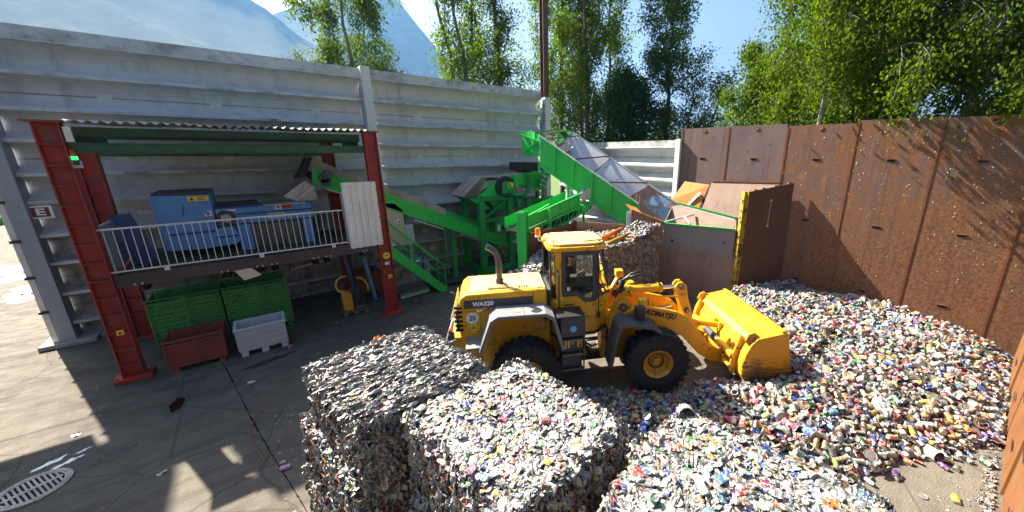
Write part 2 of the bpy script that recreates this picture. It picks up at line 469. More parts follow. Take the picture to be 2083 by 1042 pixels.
M['roof'] = painted('fibre_cement', (.36, .35, .33), .9, 0, (.10, .09, .08), .6, 1.5)
M['white_sheet'] = painted('white_sheet', (.80, .79, .75), .5, 0, (.30, .24, .17), .40, 2.0)
M['mesh_sheet'] = painted('grey_sheet', (.40, .42, .42), .55, .2, (.2, .2, .2), .4, 3)
M['deck'] = painted('deck_plate', (.055, .040, .030), .75, .1, (.02, .015, .01), .6, 2)
M['grey_dark'] = painted('dark_grey_casing', (.11, .12, .125), .5, .2, (.05, .05, .05), .4, 4)
M['black'] = mat_plain('black_plastic', (.018, .018, .019), .5)
M['rubber'] = painted('tyre_rubber', (.020, .020, .020), .8, 0, (.085, .075, .062), .55, 3, streak=False, bump=.3, spec=.2)
M['belt'] = painted('worn_belt', (.19, .15, .12), .85, 0, (.05, .04, .035), .6, 3)
M['skirt'] = painted('rubber_skirt', (.40, .34, .285), .8, 0, (.08, .06, .045), .6, 2.4)
M['dark'] = mat_plain('dark_interior', (.022, .022, .022), .8)
M['yellow'] = painted('loader_yellow', (.77, .375, .007), .33, 0, (.16, .10, .03), .22, 1.4, chip=(.20, .12, .04), chip_amt=.05, fade=.06)
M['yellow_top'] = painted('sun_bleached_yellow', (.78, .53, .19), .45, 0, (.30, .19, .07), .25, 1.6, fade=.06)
M['yellow_worn'] = painted('worn_yellow', (.66, .32, .010), .42, .05, (.10, .06, .02), .55, 2.6, chip=(.16, .10, .04), chip_amt=.16)
M['yellow_bucket'] = painted('bucket_yellow', (.77, .40, .008), .38, 0, (.22, .13, .03), .28, 1.8, chip=(.22, .14, .05), chip_amt=.14)
tb0 = NT('scraped_yellow'); vb0 = tb0.coord((1.3, 1.3, 7.0), rot=(0, .75, 0)); nb0 = tb0.noise(vb0, 3.0, 7, .72); nb1 = tb0.noise(tb0.coord(), 2.2, 5, .6)
sb0 = tb0.node('ShaderNodeSeparateXYZ'); tb0.link(tb0.coord(), sb0.inputs[0])
kb0 = tb0.math('ADD', tb0.math('MULTIPLY', nb0, .75), tb0.math('ADD', tb0.math('MULTIPLY', nb1, .45), tb0.math('MULTIPLY', sb0.outputs[2], -.30)))
wb0 = tb0.ramp(kb0, [(.34, 0.0), (.46, .92)])
tb0.set('Base Color', tb0.mix(wb0, tb0.mix(nb1, (.60, .27, .008), (.74, .37, .01)), tb0.mix(nb0, (.020, .014, .010), (.12, .09, .06)))); tb0.set('Roughness', .5); tb0.set('Metallic', tb0.math('MULTIPLY', wb0, .3)); M['bucket_side'] = tb0.m
M['yellow_post'] = painted('yellow_post', (.55, .37, .015), .5, 0, (.06, .045, .02), .6, 2, chip=(.06, .04, .025), chip_amt=.35)
M['charcoal'] = painted('charcoal_plastic', (.040, .043, .050), .5, 0, (.13, .12, .11), .45, 1.5)
M['fender'] = painted('dusty_fender', (.17, .172, .18), .55, 0, (.32, .31, .29), .55, 1.2)
M['chrome'] = mat_plain('chrome_rod', (.75, .75, .75), .12, 1.0, var=.03)
M['steel'] = painted('dull_steel', (.28, .28, .28), .38, .75, (.10, .07, .05), .5, 3)
M['exhaust'] = painted('exhaust_steel', (.13, .13, .135), .38, .7, (.07, .06, .05), .5, 3)
M['white'] = mat_plain('white_print', (.80, .80, .80), .5, var=.04)
M['print_black'] = mat_plain('black_print', (.012, .012, .012), .5)
M['print_red'] = mat_plain('red_print', (.50, .012, .012), .5)
M['sign_red'] = mat_plain('sign_red', (.16, .020, .022), .5)
M['sticker_yellow'] = mat_plain('yellow_sticker', (.85, .60, .02), .45, var=.05)
M['sticker_blue'] = mat_plain('blue_sticker', (.10, .45, .75), .45, var=.05)
M['amber'] = mat_plain('amber_lens', (.85, .22, .01), .2, var=.1)
M['lamp_green'] = mat_plain('green_lamp', (.02, .6, .08), .3, emit=(.02, 1.0, .10), strength=.9)
M['lamp_off_red'] = mat_plain('red_lamp', (.25, .02, .01), .3)
M['lamp_off_amber'] = mat_plain('amber_lamp', (.35, .15, .01), .3)
M['plastic_grey'] = painted('grey_plastic', (.50, .51, .56), .5, 0, (.16, .16, .17), .3, 2.5)
M['wood'] = painted('pallet_wood', (.15, .115, .085), .85, 0, (.04, .03, .025), .5, 3)
M['hose_yellow'] = painted('yellow_hose', (.62, .40, .02), .5, 0, (.08, .06, .02), .5, 6)
M['cream'] = painted('cream_panel', (.62, .55, .40), .5, 0, (.25, .2, .12), .4, 1.6)
M['grey_box'] = painted('grey_cabinet', (.55, .57, .58), .45, 0, (.2, .2, .2), .3, 2)
M['concrete_block'] = mat_precast('concrete_block', (.40, .38, .34), (.12, .11, .10), .5, .8, (1, 1, 1))
M['stripe_block'] = mat_precast('stacked_planks', (.46, .46, .46), (.10, .10, .10), .46, .66, (.5, .5, 2.0))
M['iron'] = painted('cast_iron', (.34, .33, .31), .5, .3, (.10, .09, .08), .5, 4)
M['iron_dark'] = mat_plain('drain_dark', (.010, .010, .011), .9)
M['glass_cab'] = mat_glass('cab_glass', (.93, .97, .96), .03)
M['glass_dark'] = mat_glass('tinted_glass', (.22, .36, .34), .10)
M['skin'] = mat_plain('skin', (.50, .27, .18), .55, var=.08)
M['shirt'] = mat_plain('dark_tshirt', (.012, .014, .020), .9)
M['trousers'] = mat_plain('work_trousers', (.03, .035, .05), .9)
M['hair'] = mat_plain('dark_hair', (.018, .013, .010), .7)
M['wire'] = mat_plain('rusty_wire', (.28, .12, .055), .55, .4)
M['cans'] = mat_cans('loose_cans', False)
M['can_one'] = mat_cans('single_can', True)
M['bale_core'] = mat_rust('bale_core', [(.35, (.03, .028, .026)), (.5, (.10, .095, .09)), (.7, (.05, .045, .045))], 0)
M['heap_core'] = mat_rust('heap_core', [(.35, (.035, .03, .03)), (.5, (.09, .08, .075)), (.7, (.05, .045, .045))], 0)
M['foam'] = mat_plain('white_foam', (.82, .84, .86), .4)
M['oil'] = mat_plain('oil_stain', (.006, .006, .007), .12)
M['wet'] = mat_plain('wet_dark', (.05, .046, .042), .7)
M['grass'] = mat_plain('grass_green', (.075, .17, .02), .9)
M['verge'] = mat_plain('verge_soil', (.07, .12, .025), .95)
tf = NT('forest_slope'); vf = tf.coord((1, 1, 1.6)); na = tf.noise(vf, .011, 8, .68, .6); nb = tf.noise(vf, .05, 5, .7)
tf.set('Base Color', tf.mix(tf.ramp(nb, [(.4, 0.0), (.6, .6)]), tf.ramp(na, [(.36, (.018, .032, .020)), (.50, (.035, .055, .026)), (.58, (.09, .105, .055)), (.68, (.20, .19, .17))]), (.016, .026, .018))); tf.set('Roughness', .95); M['forest'] = tf.m

# ================================================================== SETTING
# ground: one sheet to the foot of the mountain, concrete yard on it
def grid_sheet(name, x0, x1, y0, y1, nx, ny, zf, mat):
    xs = np.linspace(x0, x1, nx); ys = np.linspace(y0, y1, ny)
    vs = [(x, y, zf(x, y)) for y in ys for x in xs]
    fs = [(j*nx+i, j*nx+i+1, (j+1)*nx+i+1, (j+1)*nx+i) for j in range(ny-1) for i in range(nx-1)]
    return MB().add(vs, fs).build(name, mat, fixn=False)
o = grid_sheet('ground', -1900, 1900, -1500, 1950, 8, 8, lambda x, y: -.02, M['verge']); tag(o, kind='structure')
o = grid_sheet('yard_concrete', -24, 14.4, -6, 46, 2, 2, lambda x, y: 0.0, M['ground']); tag(o, kind='structure')
# grass strip by the road beyond the gate
gm = MB()
for i in range(5200):
    x = -32 + 20*rng.random(); y = 46.3 + 16*rng.random()
    h = .12 + .22*rng.random(); a = 6.28*rng.random(); w = .05 + .05*rng.random()
    dx, dy = math.cos(a)*w, math.sin(a)*w
    gm.add([(x-dx, y-dy, -.02), (x+dx, y+dy, -.02), (x + .2*(rng.random()-.5), y + .2*(rng.random()-.5), h)], [(0, 1, 2)])
tag(gm.build('grass', M['grass'], fixn=False), 'bright green grass beyond the open gateway', None, None, 'stuff')

# expansion joint in the concrete: a narrow recess filled with bitumen
jp = [(-1.42, 12.1), (-1.25, 11.17), (-.83, 8.71), (-.58, 7.37), (-.35, 6.27), (-.22, 5.61), (.1, 4.0)]
jm = MB()
for (x0, y0), (x1, y1) in zip(jp[:-1], jp[1:]):
    n = 7
    for k in range(n):
        a, b = k/n, (k+1)/n
        w0 = .004 + .012*rng.random()**2; w1 = .004 + .012*rng.random()**2
        jm.add([(x0+(x1-x0)*a-w0, y0+(y1-y0)*a, .004), (x0+(x1-x0)*a+w0, y0+(y1-y0)*a, .004), (x0+(x1-x0)*b+w1, y0+(y1-y0)*b, .004), (x0+(x1-x0)*b-w1, y0+(y1-y0)*b, .004)], [(0, 1, 2, 3)])
tag(jm.build('ground_joint', M['oil'], fixn=False), kind='structure')

def splat(name, mat, cx, cy, rx, ry, seed, n=40, lobes=.35, z=.004, rot=0.0, label=None):
    r = random.Random(seed); ph = [r.random()*6.28 for _ in range(6)]
    vs = [(cx, cy, z)]
    for k in range(n):
        a = 2*math.pi*k/n
        q = 1 + lobes*(math.sin(2*a+ph[0])*.5 + math.sin(5*a+ph[1])*.4 + math.sin(9*a+ph[2])*.3) + lobes*.5*(r.random()-.5)
        u, w = rx*q*math.cos(a), ry*q*math.sin(a)
        vs.append((cx+u*math.cos(rot)-w*math.sin(rot), cy+u*math.sin(rot)+w*math.cos(rot), z))
    o = MB().add(vs, [(0, k+1, (k+1) % n+1) for k in range(n)]).build(name, mat, fixn=False)
    return tag(o, label, None, None, 'stuff')
splat('oil_stain', M['oil'], -2.0, 10.2, .10, .30, 1, lobes=.22, label='black wet oil stain on the shaded concrete')
splat('oil_film', M['wet'], -2.0, 10.2, .19, .42, 2, z=.002, lobes=.25, label='dark damp rim round the oil stain')
splat('damp_patch', M['wet'], -2.58, 9.08, .18, .10, 4, lobes=.25, label='small damp patch on the shaded concrete')
splat('damp_patch', M['wet'], -3.25, 9.15, .5, .34, 5, z=.002, lobes=.22, label='wet concrete round the drain cover')
splat('oil_spill', M['oil'], -.45, 11.1, .45, .12, 7, lobes=.35, z=.003, rot=.3, label='dark oily streak below the grey plastic bin')
splat('oil_spill', M['oil'], 5.2, 13.6, .9, .3, 8, lobes=.6, z=.003, label='dark oily streak at the foot of the stairs')
for i, (x, y, a, b, r_) in enumerate([(-8.9, 28.0, .8, 1.1, .4), (-8.0, 25.8, .9, .8, -.3), (-7.3, 23.6, .45, 1.1, .2), (-6.9, 22.1, .55, .5, .4), (-9.9, 25.2, .9, .9, .2)]):
    splat('foam', M['foam'], x, y, a, b, 20+i, lobes=.6, rot=r_, z=.008, label='white foam on the sunlit ground outside the wall')
for i, (x, y, a, b, r_) in enumerate([(-3.42, 9.42, .17, .05, .7), (-3.2, 9.27, .14, .05, .3), (-3.08, 9.5, .07, .03, .4)]):
    splat('foam', M['foam'], x, y, a, b, 30+i, lobes=.7, rot=r_, z=.008, label='splash of white foam beside the drain cover')

# round iron drain cover
d = thing('drain_cover', 'round iron drain cover with parallel slots in the concrete', 'drain cover', (-3.42, 8.78, 0))
MB().lathe([(.385, .0), (.385, .022), (.30, .022), (.30, .006), (.385, .0)][:4] + [(.30, .0)], (-3.42, 8.78, 0), (0, 0, 1), 40, closed=True).build('ring', M['iron'], d, smooth=True)
MB().disc((-3.42, 8.78, .001), (0, 0, 1), .298, .004, 36).build('pit', M['iron_dark'], d)
for k in range(11):
    o_ = -.25 + .05*k; hl = math.sqrt(max(.0, .297**2 - o_**2))
    MB().bar((-3.42 + o_*.9 - hl*.42, 8.78 + o_*.42 + hl*.9, .014), (-3.42 + o_*.9 + hl*.42, 8.78 + o_*.42 - hl*.9, .014), .024, .014).build('bar', M['iron'], d)
MB().bar((-3.42-.26, 8.78-.115, .017), (-3.42+.26, 8.78+.115, .017), .05, .015).build('cross_bar', M['iron'], d)
MB().lathe([(.345, .0225), (.345, .027), (.33, .027), (.33, .0225)], (-3.42, 8.78, 0), (0, 0, 1), 40, closed=True).build('rim', M['iron'], d)

# ---- long precast wall: three posts, ribbed planks lying between them
RIB = [7.56, 6.84, 6.02, 5.28, 4.46, 3.77, 2.92, 2.18, 1.34, .52, .0]
def plank_profile(zb, zt, yf, seam, k=1.0):
    """depth (negative = towards the yard), height"""
    p = [(.42, zb), (-.24, zb), (-.245, zb+.055), (-.225, zb+.075), (-.08, zb+.10), (.05, zb+.17), (.13, zb+.27)]
    h = zt - zb
    if seam:
        s = zb + h*.5
        p += [(.165, s-.014), (.21, s-.008), (.21, s+.010), (.165, s+.014)]
    p += [(.17, zt-.28), (.14, zt-.17), (.06, zt-.08), (-.08, zt-.025), (-.225, zt-.004), (.42, zt-.004)]
    return [(yf+a, b) for a, b in p]
wall = thing('concrete_wall', 'long tall white concrete wall of ribbed planks behind the shelter', 'wall', (3.6, 16.0, 0))
BAYS = [(-4.46, 3.56), (3.85, 11.5)]
for bi, (x0, x1) in enumerate(BAYS):
    for i in range(1, len(RIB)):
        zt, zb = RIB[i-1], RIB[i]
        seam = (zt - zb) > .78
        MB().yz(plank_profile(zb, zt, 16.0, seam), x0, x1).build('plank', M['precast' if zb > 2.5 else 'precast_grime_shade'], wall)
        if zb > .1:
            MB().box(x0+.01, x1-.01, 15.746, 15.762, zb-.012, zb+.06).build('ledge', M['ledge'], wall)
        if seam:
            for k in range(3):
                xx = x0 + (x1-x0)*(.18+.3*k+.05*rng.random()); s = zb + (zt-zb)*.5
                MB().box(xx, xx+.26, 16.145, 16.158, s-.08, s+.09).build('patch', M['post_white'], wall)
    MB().yz([(16.2, 7.56), (15.75, 7.56), (15.74, 7.60), (15.78, 7.63), (15.78, 7.92), (16.2, 7.92)], x0, x1).build('coping', M['ledge'], wall)
    MB().box(x0, x1, 15.722, 15.738, 7.585, 7.60).build('cable_rail', M['galv'], wall)
def wall_post(x, mat, top=7.95):
    MB().ibeam((x, 15.86, 0), (x, 15.86, top), .44, .28, .03, .03, up=(0, 1, 0)).build('post', mat, wall, bevel=.008)
MB().box(3.55, 3.85, 15.60, 16.05, 0, 7.98).build('post', M['post_white'], wall, bevel=.012)
MB().box(3.49, 3.545, 15.72, 15.95, 0, 7.3).build('post_side', M['post_grey'], wall)
p0 = MB().box(-4.74, -4.43, 15.62, 16.1, 0, 7.9).build('post', M['post_grey'], wall, bevel=.012)
MB().box(-4.85, -4.73, 15.66, 15.74, 0, 7.7).build('edge_tube', M['galv'], wall, bevel=.01)
for z in (.95, 1.9, 2.85, 3.82, 4.8, 5.8):
    MB().box(-4.87, -4.70, 15.60, 15.66, z, z+.07).build('bracket', M['black'], wall, bevel=.006)
MB().box(11.62, 11.92, 15.62, 16.05, 0, 7.65).build('post', M['post_white'], wall, bevel=.012)
MB().box(11.50, 11.612, 15.70, 15.95, 0, 6.6).build('post_side', M['post_grey'], wall)
lad = MB().pipe([(11.44, 15.68, 6.5), (11.44, 15.60, 7.38), (11.52, 15.60, 7.45), (11.6, 15.60, 7.38)], .02, 6)
lad.pipe([(11.58, 15.66, 6.5), (11.58, 15.6, 7.2)], .02, 6)
lad = lad.build('hoop', M['galv'], wall)
for k in range(9):
    MB().box(11.43, 11.59, 15.61, 15.64, 6.55+.09*k, 6.59+.09*k).build('rung', M['black'], wall)
MB().box(-5.05, -4.05, 15.42, 16.6, 0, .12).build('footing', M['concrete_block'], wall, bevel=.015)

# brown steel mast on the corner post
ms = thing('steel_mast', 'tall brown steel mast standing on the corner wall post', 'mast', (11.77, 15.85, 7.66))
MB().ibeam((11.77, 15.85, 7.66), (11.77, 15.85, 15.5), .30, .30, .03, .02, up=(0, 1, 0)).build('column', M['mast'], ms)
for k in range(4):
    MB().box(11.64, 11.77, 15.68, 15.70, 9.35+.26*k, 9.385+.26*k).build('rung', M['mast'], ms)

# lower end wall
bw = thing('end_wall', 'low white ribbed concrete wall closing the yard below the trees', 'wall', (12.9, 12.3, 0))
RB = [5.2, 4.5, 3.93, 3.36, 2.6, 1.8, .9, 0]
def rot_profile(zb, zt, seam):
    return [(x, z) for x, z in plank_profile(zb, zt, 12.95, seam)]
for i in range(1, len(RB)):
    zt, zb = RB[i-1], RB[i]
    MB().prism([(x, 8.72, z) for x, z in rot_profile(zb, zt, zt-zb > .6)], (0, 7.2, 0)).build('plank', M['precast'], bw)
    if zb > .1: MB().box(12.697, 12.7125, 8.73, 15.9, zb-.012, zb+.06).build('ledge', M['ledge'], bw)
MB().prism([(x, 8.72, z) for x, z in [(13.15, 5.2), (12.70, 5.2), (12.69, 5.24), (12.73, 5.27), (12.73, 5.5), (13.15, 5.5)]], (0, 7.2, 0)).build('coping', M['ledge'], bw)
MB().box(12.66, 13.12, 8.5, 8.71, 0, 5.53).build('end_post', M['post_white'], bw, bevel=.01)

# unseen hall front and floating slabs, shaped to cast the shadows about the gateway
hall = thing('shadow_hall', 'unseen grey hall front over the gateway, shaped to cast shadows on the yard', 'building', (-14, 16.5, 0))
MB().box(-26, -5.2, 16.0, 16.35, 6.45, 14.5).build('front_wall', M['post_grey'], hall)
MB().box(-26, -14.2, 16.05, 19.0, 0, 6.44).build('gate_pier', M['post_grey'], hall)
MB().box(-4.94, -1.9, 19.3, 21.0, 11.65, 13.4).build('shadow_slab', M['roof'], hall)
MB().box(-14, -6.15, 19.0, 21.0, 11.65, 13.4).build('shadow_slab', M['roof'], hall)

# unseen dark hall, added behind the camera to cut sky fill in the shelter
sh2 = thing('sky_blocker_hall', 'unseen dark clad hall added opposite the concrete wall to block low sky light', 'building', (-11, -9, 0))
MB().box(-30, 4.0, -14, -8.5, 0, 11.0).build('blocker_body', M['brown_beam'], sh2)
for k in range(16): MB().box(-29.5+2.1*k, -29.35+2.1*k, -8.498, -8.44, 0, 10.9).build('cladding_rib', M['brown_beam'], sh2)
MB().box(-30.3, 4.3, -14.3, -8.2, 11.0, 11.2).build('roof', M['roof'], sh2)

# sign on the wall
sg = thing('wall_sign', 'square red and white sign with the letter E on the ribbed wall', 'sign', (-4.27, 15.74, 3.41))
MB().box(-4.47, -4.08, 15.745, 15.76, 3.40, 3.73).build('backing', M['white'], sg)
MB().box(-4.42, -4.13, 15.739, 15.7445, 3.445, 3.685).build('panel', M['sign_red'], sg)
lettering('letter', 'E', .24, M['white'], sg, (-4.275, 15.736, 3.565), (1, 0, 0), (0, 0, 1), bold=.008, width=.15)
MB().bar((-4.30, 15.80, 3.41), (-4.30, 15.80, 3.73), .05, .08, up=(0, 1, 0)).build('bracket', M['galv'], sg)

# ---- mountains beyond the trees
def ridge(name, D, prof, depth, seed, mat, foot=0.0):
    r = np.random.default_rng(seed)
    az = np.linspace(prof[0][0], prof[-1][0], 160)
    el = np.interp(az, [p[0] for p in prof], [p[1] for p in prof])
    rough = sum(np.interp(az, np.linspace(az[0], az[-1], n), r.normal(size=n))*s for n, s in ((18, .22), (50, .10), (159, .07)))
    el = el + rough
    rows = 26; vs = []; fs = []
    gul = [np.interp(az, np.linspace(az[0], az[-1], n), r.normal(size=n)) for n in (14, 30, 70)]
    for j in range(rows):
        t = j/(rows-1)
        for i in range(len(az)):
            a = R(az[i]); top = D*math.tan(R(el[i]))
            d = D - depth*(1-t)**1.1
            d += (gul[0][i]*20 + gul[1][i]*7 + gul[2][i]*3)*math.sin(math.pi*min(1, t*1.0))*(1-t*.6)
            vs.append((d*math.sin(a), d*math.cos(a), 5 + top*t**1.15 if t > 0 else -15))
    n = len(az)
    for j in range(rows-1):
        for i in range(n-1): fs.append((j*n+i, j*n+i+1, (j+1)*n+i+1, (j+1)*n+i))
    o = MB().add(vs, fs).build(name, mat, fixn=False, smooth=True)
    return tag(o, kind='structure')
ridge('mountain', 1250, [(-75, 19), (-40, 22), (-20, 22), (-8, 20.5), (-1, 17.5), (2.0, 15.6), (4.4, 14.5), (7, 12.5), (14, 9.5), (24, 6.5), (40, 4), (70, 2.5)], 620, 3, M['forest'])
ridge('far_mountain', 1620, [(-5, 8), (2.5, 13.4), (4.6, 14.6), (7.5, 15.8), (10, 18.5), (13, 20.2), (16, 19.6), (18.5, 17.4), (22, 13.5), (27, 9.6), (34, 6.8), (48, 4), (80, 2.5)], 500, 5, M['forest'])

# ================================================================== STEEL SHELTER WITH THE PRESS DECK
sh = thing('steel_shelter', 'open red and green steel shelter with a raised railed deck and wavy roof', 'shelter', (0, 13.6, 0))
def column(x, y, top, base=.1):
    f = MB()
    f.box(x-.17, x-.146, y-.15, y+.15, base, top); f.box(x+.146, x+.17, y-.15, y+.15, base, top)
    f.box(x-.145, x+.145, y-.008, y+.008, base, top)
    c = f.build('column', M['red'], sh, bevel=.004)
    st = base_mesh(MB().box(-.144, .144, -.156, -.0095, -.011, .011), 'stiffener', M['red'])
    z = base + .28
    while z < top - .1:
        place(st, 'stiffener', c, (x, y, z)); z += .40
    MB().box(x-.30, x+.30, y-.24, y+.22, 0, base).build('base_plate', M['red'], sh, bevel=.01)
    bolt = base_mesh(MB().tube((0, 0, 0), (0, 0, .035), .022, 6), 'bolt', M['red'])
    for bx in (-.24, .24):
        for by in (-.18, .17): place(bolt, 'bolt', c, (x+bx, y+by, base))
    return c
cl = column(-2.86, 12.2, 5.58); cr = column(2.77, 12.2, 5.58); column(-3.05, 14.9, 5.5); column(2.05, 14.9, 5.5)
MB().box(-3.14, -2.52, 12.03, 12.36, 5.581, 5.62).build('cap_plate', M['rust_seam'], sh)
MB().box(2.56, 3.02, 12.05, 12.36, 5.581, 5.62).build('cap_plate', M['rust_seam'], sh)
for (y, z, h, w) in ((12.55, 5.44, .17, .16), (14.9, 5.42, .17, .16), (13.7, 5.42, .16, .14)):
    MB().ibeam((-2.66, y, z), (2.58, y, z), h, w).build('roof_beam', M['green_beam'], sh)
MB().ibeam((-2.68, 12.2, 5.11), (2.59, 12.2, 5.11), .19, .18).build('front_beam', M['green_beam'], sh)
MB().ibeam((-2.86, 14.9, 5.02), (1.87, 14.9, 5.02), .19, .18).build('rear_beam', M['green_beam'], sh)
for x in (-2.62, 2.5):
    MB().ibeam((x, 12.4, 5.28), (x, 14.75, 5.28), .14, .12).build('side_beam', M['green_beam'], sh)
MB().box(-2.66, -2.56, 12.05, 12.09, 5.22, 5.5).build('bracket', M['galv'], sh)
# wavy roof in sheets that lap
def wave_sheet(x0, x1, z):
    n = int((x1-x0)/.0186); g = []
    for y, dz in ((11.98, 0), (13.8, .06), (15.6, .12)):
        g.append([(x0 + (x1-x0)*i/n, y, z + dz + .030*math.sin((x0 + (x1-x0)*i/n)*2*math.pi/.167)) for i in range(n+1)])
    return MB().sheet(g, (0, 0, .012)).build('roof_sheet', M['roof'], sh, smooth=False)
for k in range(6):
    wave_sheet(-2.62 + .885*k, -2.62 + .885*(k+1) + (.06 if k < 5 else 0), 5.60 + .0135*(k % 2))
# deck and what carries it
MB().box(-2.68, 2.58, 12.26, 15.3, 2.36, 2.40).build('deck_plate', M['deck'], sh)
MB().prism([(-2.68, y, z) for y, z in [(12.12, 2.16), (12.255, 2.16), (12.255, 2.18), (12.18, 2.19), (12.18, 2.39), (12.255, 2.40), (12.255, 2.425), (12.12, 2.425)]], (5.27, 0, 0)).build('edge_channel', M['brown_beam'], sh)
jb = base_mesh(MB().ibeam((0, 12.1, 0), (0, 15.2, 0), .18, .17), 'joist', M['brown_beam'])
bo = base_mesh(MB().tube((0, 0, 0), (0, -.03, 0), .02, 6), 'joist_bolt', M['galv'])
for x in (-2.35, -.92, -.24, .06, .98, 1.27, 2.2):
    j = place(jb, 'joist', sh, (x, 0+13.6, 2.068-.0)); j.location = (x, 12.2-13.6-12.1+.1, 2.068)
    for s in (-.055, .055): place(bo, 'bolt', sh, (x+s, 12.118, 2.20))
MB().ibeam((-2.9, 14.9, 2.25), (1.9, 14.9, 2.25), .2, .16).build('rear_channel', M['brown_beam'], sh)
# railing
rl = MB().box(-2.70, 1.80, 12.13, 12.17, 3.43, 3.47).build('railing', M['galv'], sh, bevel=.006)
MB().box(-2.70, 1.80, 12.135, 12.165, 2.50, 2.53).build('bottom_rail', M['galv'], rl)
ba = base_mesh(MB().tube((0, 0, 2.53), (0, 0, 3.43), .0085, 6), 'baluster', M['galv'])
for k in range(33):
    o = place(ba, 'baluster', rl); o.location = (-2.62 + .1345*k, 12.15-13.6, 0)
for x in (-1.9, -.2, 1.4): MB().box(x, x+.09, 12.10, 12.13, 2.42, 2.50).build('clamp', M['galv'], rl)
e = MB().box(-2.735, -2.70, 12.15, 12.19, 2.42, 3.5).box(-2.735, -2.70, 13.9, 13.94, 2.42, 3.5).box(-2.735, -2.70, 12.1905, 13.8995, 3.46, 3.5).build('end_frame', M['galv'], sh)
MB().box(-2.725, -2.712, 12.195, 13.895, 2.45, 3.455).build('end_panel', M['mesh_sheet'], sh)
rr = MB().box(-2.6, 1.85, 15.18, 15.21, 3.42, 3.45).build('rear_rail', M['galv'], sh)
for k in range(29):
    o = place(ba, 'baluster', rr); o.location = (-2.5 + .15*k, 15.195-13.6, 0)
MB().ibeam((1.85, 12.25, 2.43), (1.85, 12.25, 3.9), .06, .05).build('rail_post', M['galv'], sh)
# stickers and signal on the columns
MB().disc((2.765, 12.047, 1.96), (0, -1, 0), .105, .003, 24).build('round_sticker', M['sticker_yellow'], sh)
lettering('sticker_mark', 'DB', .08, M['print_black'], sh, (2.765, 12.042, 1.96), (1, 0, 0), (0, 0, 1), bold=.002)
MB().box(2.69, 2.84, 12.04, 12.047, 1.67, 1.76).build('small_label', M['white'], sh)
MB().box(2.78, 2.84, 12.037, 12.0395, 1.68, 1.75).build('label_stripe', M['sticker_blue'], sh)
for x, z in ((2.80, 1.27), (-2.83, 1.18)):
    q = MB().box(x-.055, x+.055, 12.03, 12.075, z-.055, z+.055).build('emergency_stop', M['sticker_yellow'], sh, bevel=.006)
    MB().tube((x, 12.03, z), (x, 12.0, z), .026, 12).build('button', M['print_red'], q)
MB().box(-2.60, -2.575, 12.13, 12.2, 2.27, 2.36).build('shield_badge', M['white'], sh)
sl = thing('signal_light', 'small stacked signal light with its green lamp lit', 'signal light', (-2.63, 12.05, 4.72))
for k, (mt, nm) in enumerate((('black', 'socket'), ('lamp_green', 'green_lamp'), ('lamp_off_amber', 'amber_lamp'), ('lamp_off_red', 'red_lamp'))):
    z = 4.78 + (0, .10, .17, .24)[k]; h = (.10, .066, .066, .066)[k]
    MB().tube((-2.63, 12.05, z), (-2.63, 12.05, z+h-.002), .042, 14).build(nm, M[mt], sl)
MB().box(-2.70, -2.56, 12.06, 12.09, 4.72, 4.86).build('bracket', M['mesh_sheet'], sl)
tb = thing('timber_board', 'loose pale board wedged under the deck edge beside a joist', 'board', (-.62, 12.2, 2.05))
MB().prism([(-.74, 12.09, 2.17), (-.42, 12.07, 2.19), (-.24, 12.05, 1.98), (-.60, 12.06, 1.90)], (0, .028, 0)).build('board', M['cream'], tb)

# white ribbed sheet fixed in front of the stair end of the deck
ws = thing('ribbed_sheet', 'upright white ribbed metal sheet beside the red column', 'metal sheet', (2.28, 12.06, 2.3))
prof = [(0, 0)]
for k in range(5):
    b = .178*k
    prof += [(b+.02, 0), (b+.045, -.045), (b+.125, -.045), (b+.15, 0), (b+.178, 0)]
g = [[(1.85 + x*.99, 12.05 + y, z) for x, y in prof] for z in (2.33, 3.2, 4.22)]
MB().sheet(g, (0, .006, 0)).build('sheet', M['white_sheet'], ws)
sc = base_mesh(MB().tube((0, 0, 0), (0, -.012, 0), .012, 6), 'screw', M['steel'])
for k in range(5):
    for z in (2.42, 3.3, 4.1): place(sc, 'screw', ws, (1.85 + .99*(.178*k+.085), 12.005, z))
MB().box(1.84, 2.72, 12.06, 12.10, 3.9, 3.97).build('batten', M['galv'], ws)
MB().box(1.84, 2.72, 12.06, 12.10, 2.5, 2.57).build('batten', M['galv'], ws)

# ================================================================== BLUE PRESS ON THE DECK
bp = thing('baling_press', 'big blue baling press with mesh guard standing on the deck', 'machine', (-.4, 14.0, 2.4))
MB().prism([(-2.02, 13.4, 4.0), (-.93, 13.4, 3.98), (-.93, 13.4, 3.45), (-1.0, 13.4, 2.66), (-1.98, 13.4, 2.62)], (0, 1.45, 0)).build('body', M['blue'], bp, bevel=.02)
MB().box(-1.98, -.93, 13.5, 14.8, 4.0, 4.05).build('lid', M['brown_beam'], bp)
MB().box(-.925, 1.22, 13.45, 14.7, 3.12, 3.58).build('press_box', M['blue'], bp, bevel=.02)
MB().box(-.92, 1.2, 13.44, 13.449, 3.12, 3.16).build('flange', M['blue_dark'], bp)
MB().box(-.5, 1.2, 13.40, 13.449, 3.40, 3.425).build('guide_rail', M['blue_dark'], bp)
MB().box(.1, 1.1, 13.38, 14.0, 3.585, 3.61).build('cover_plate', M['checker'], bp)
MB().box(-1.3, .0, 14.1, 14.7, 3.585, 3.66).build('cover_plate', M['brown_beam'], bp)
MB().prism([(-1.9, 13.36, 3.05), (-.62, 13.36, 3.1), (-.5, 13.36, 2.75), (-.62, 13.36, 2.62), (-1.3, 13.36, 2.58), (-1.92, 13.36, 2.62)], (0, .035, 0)).build('apron', M['blue'], bp, bevel=.008)
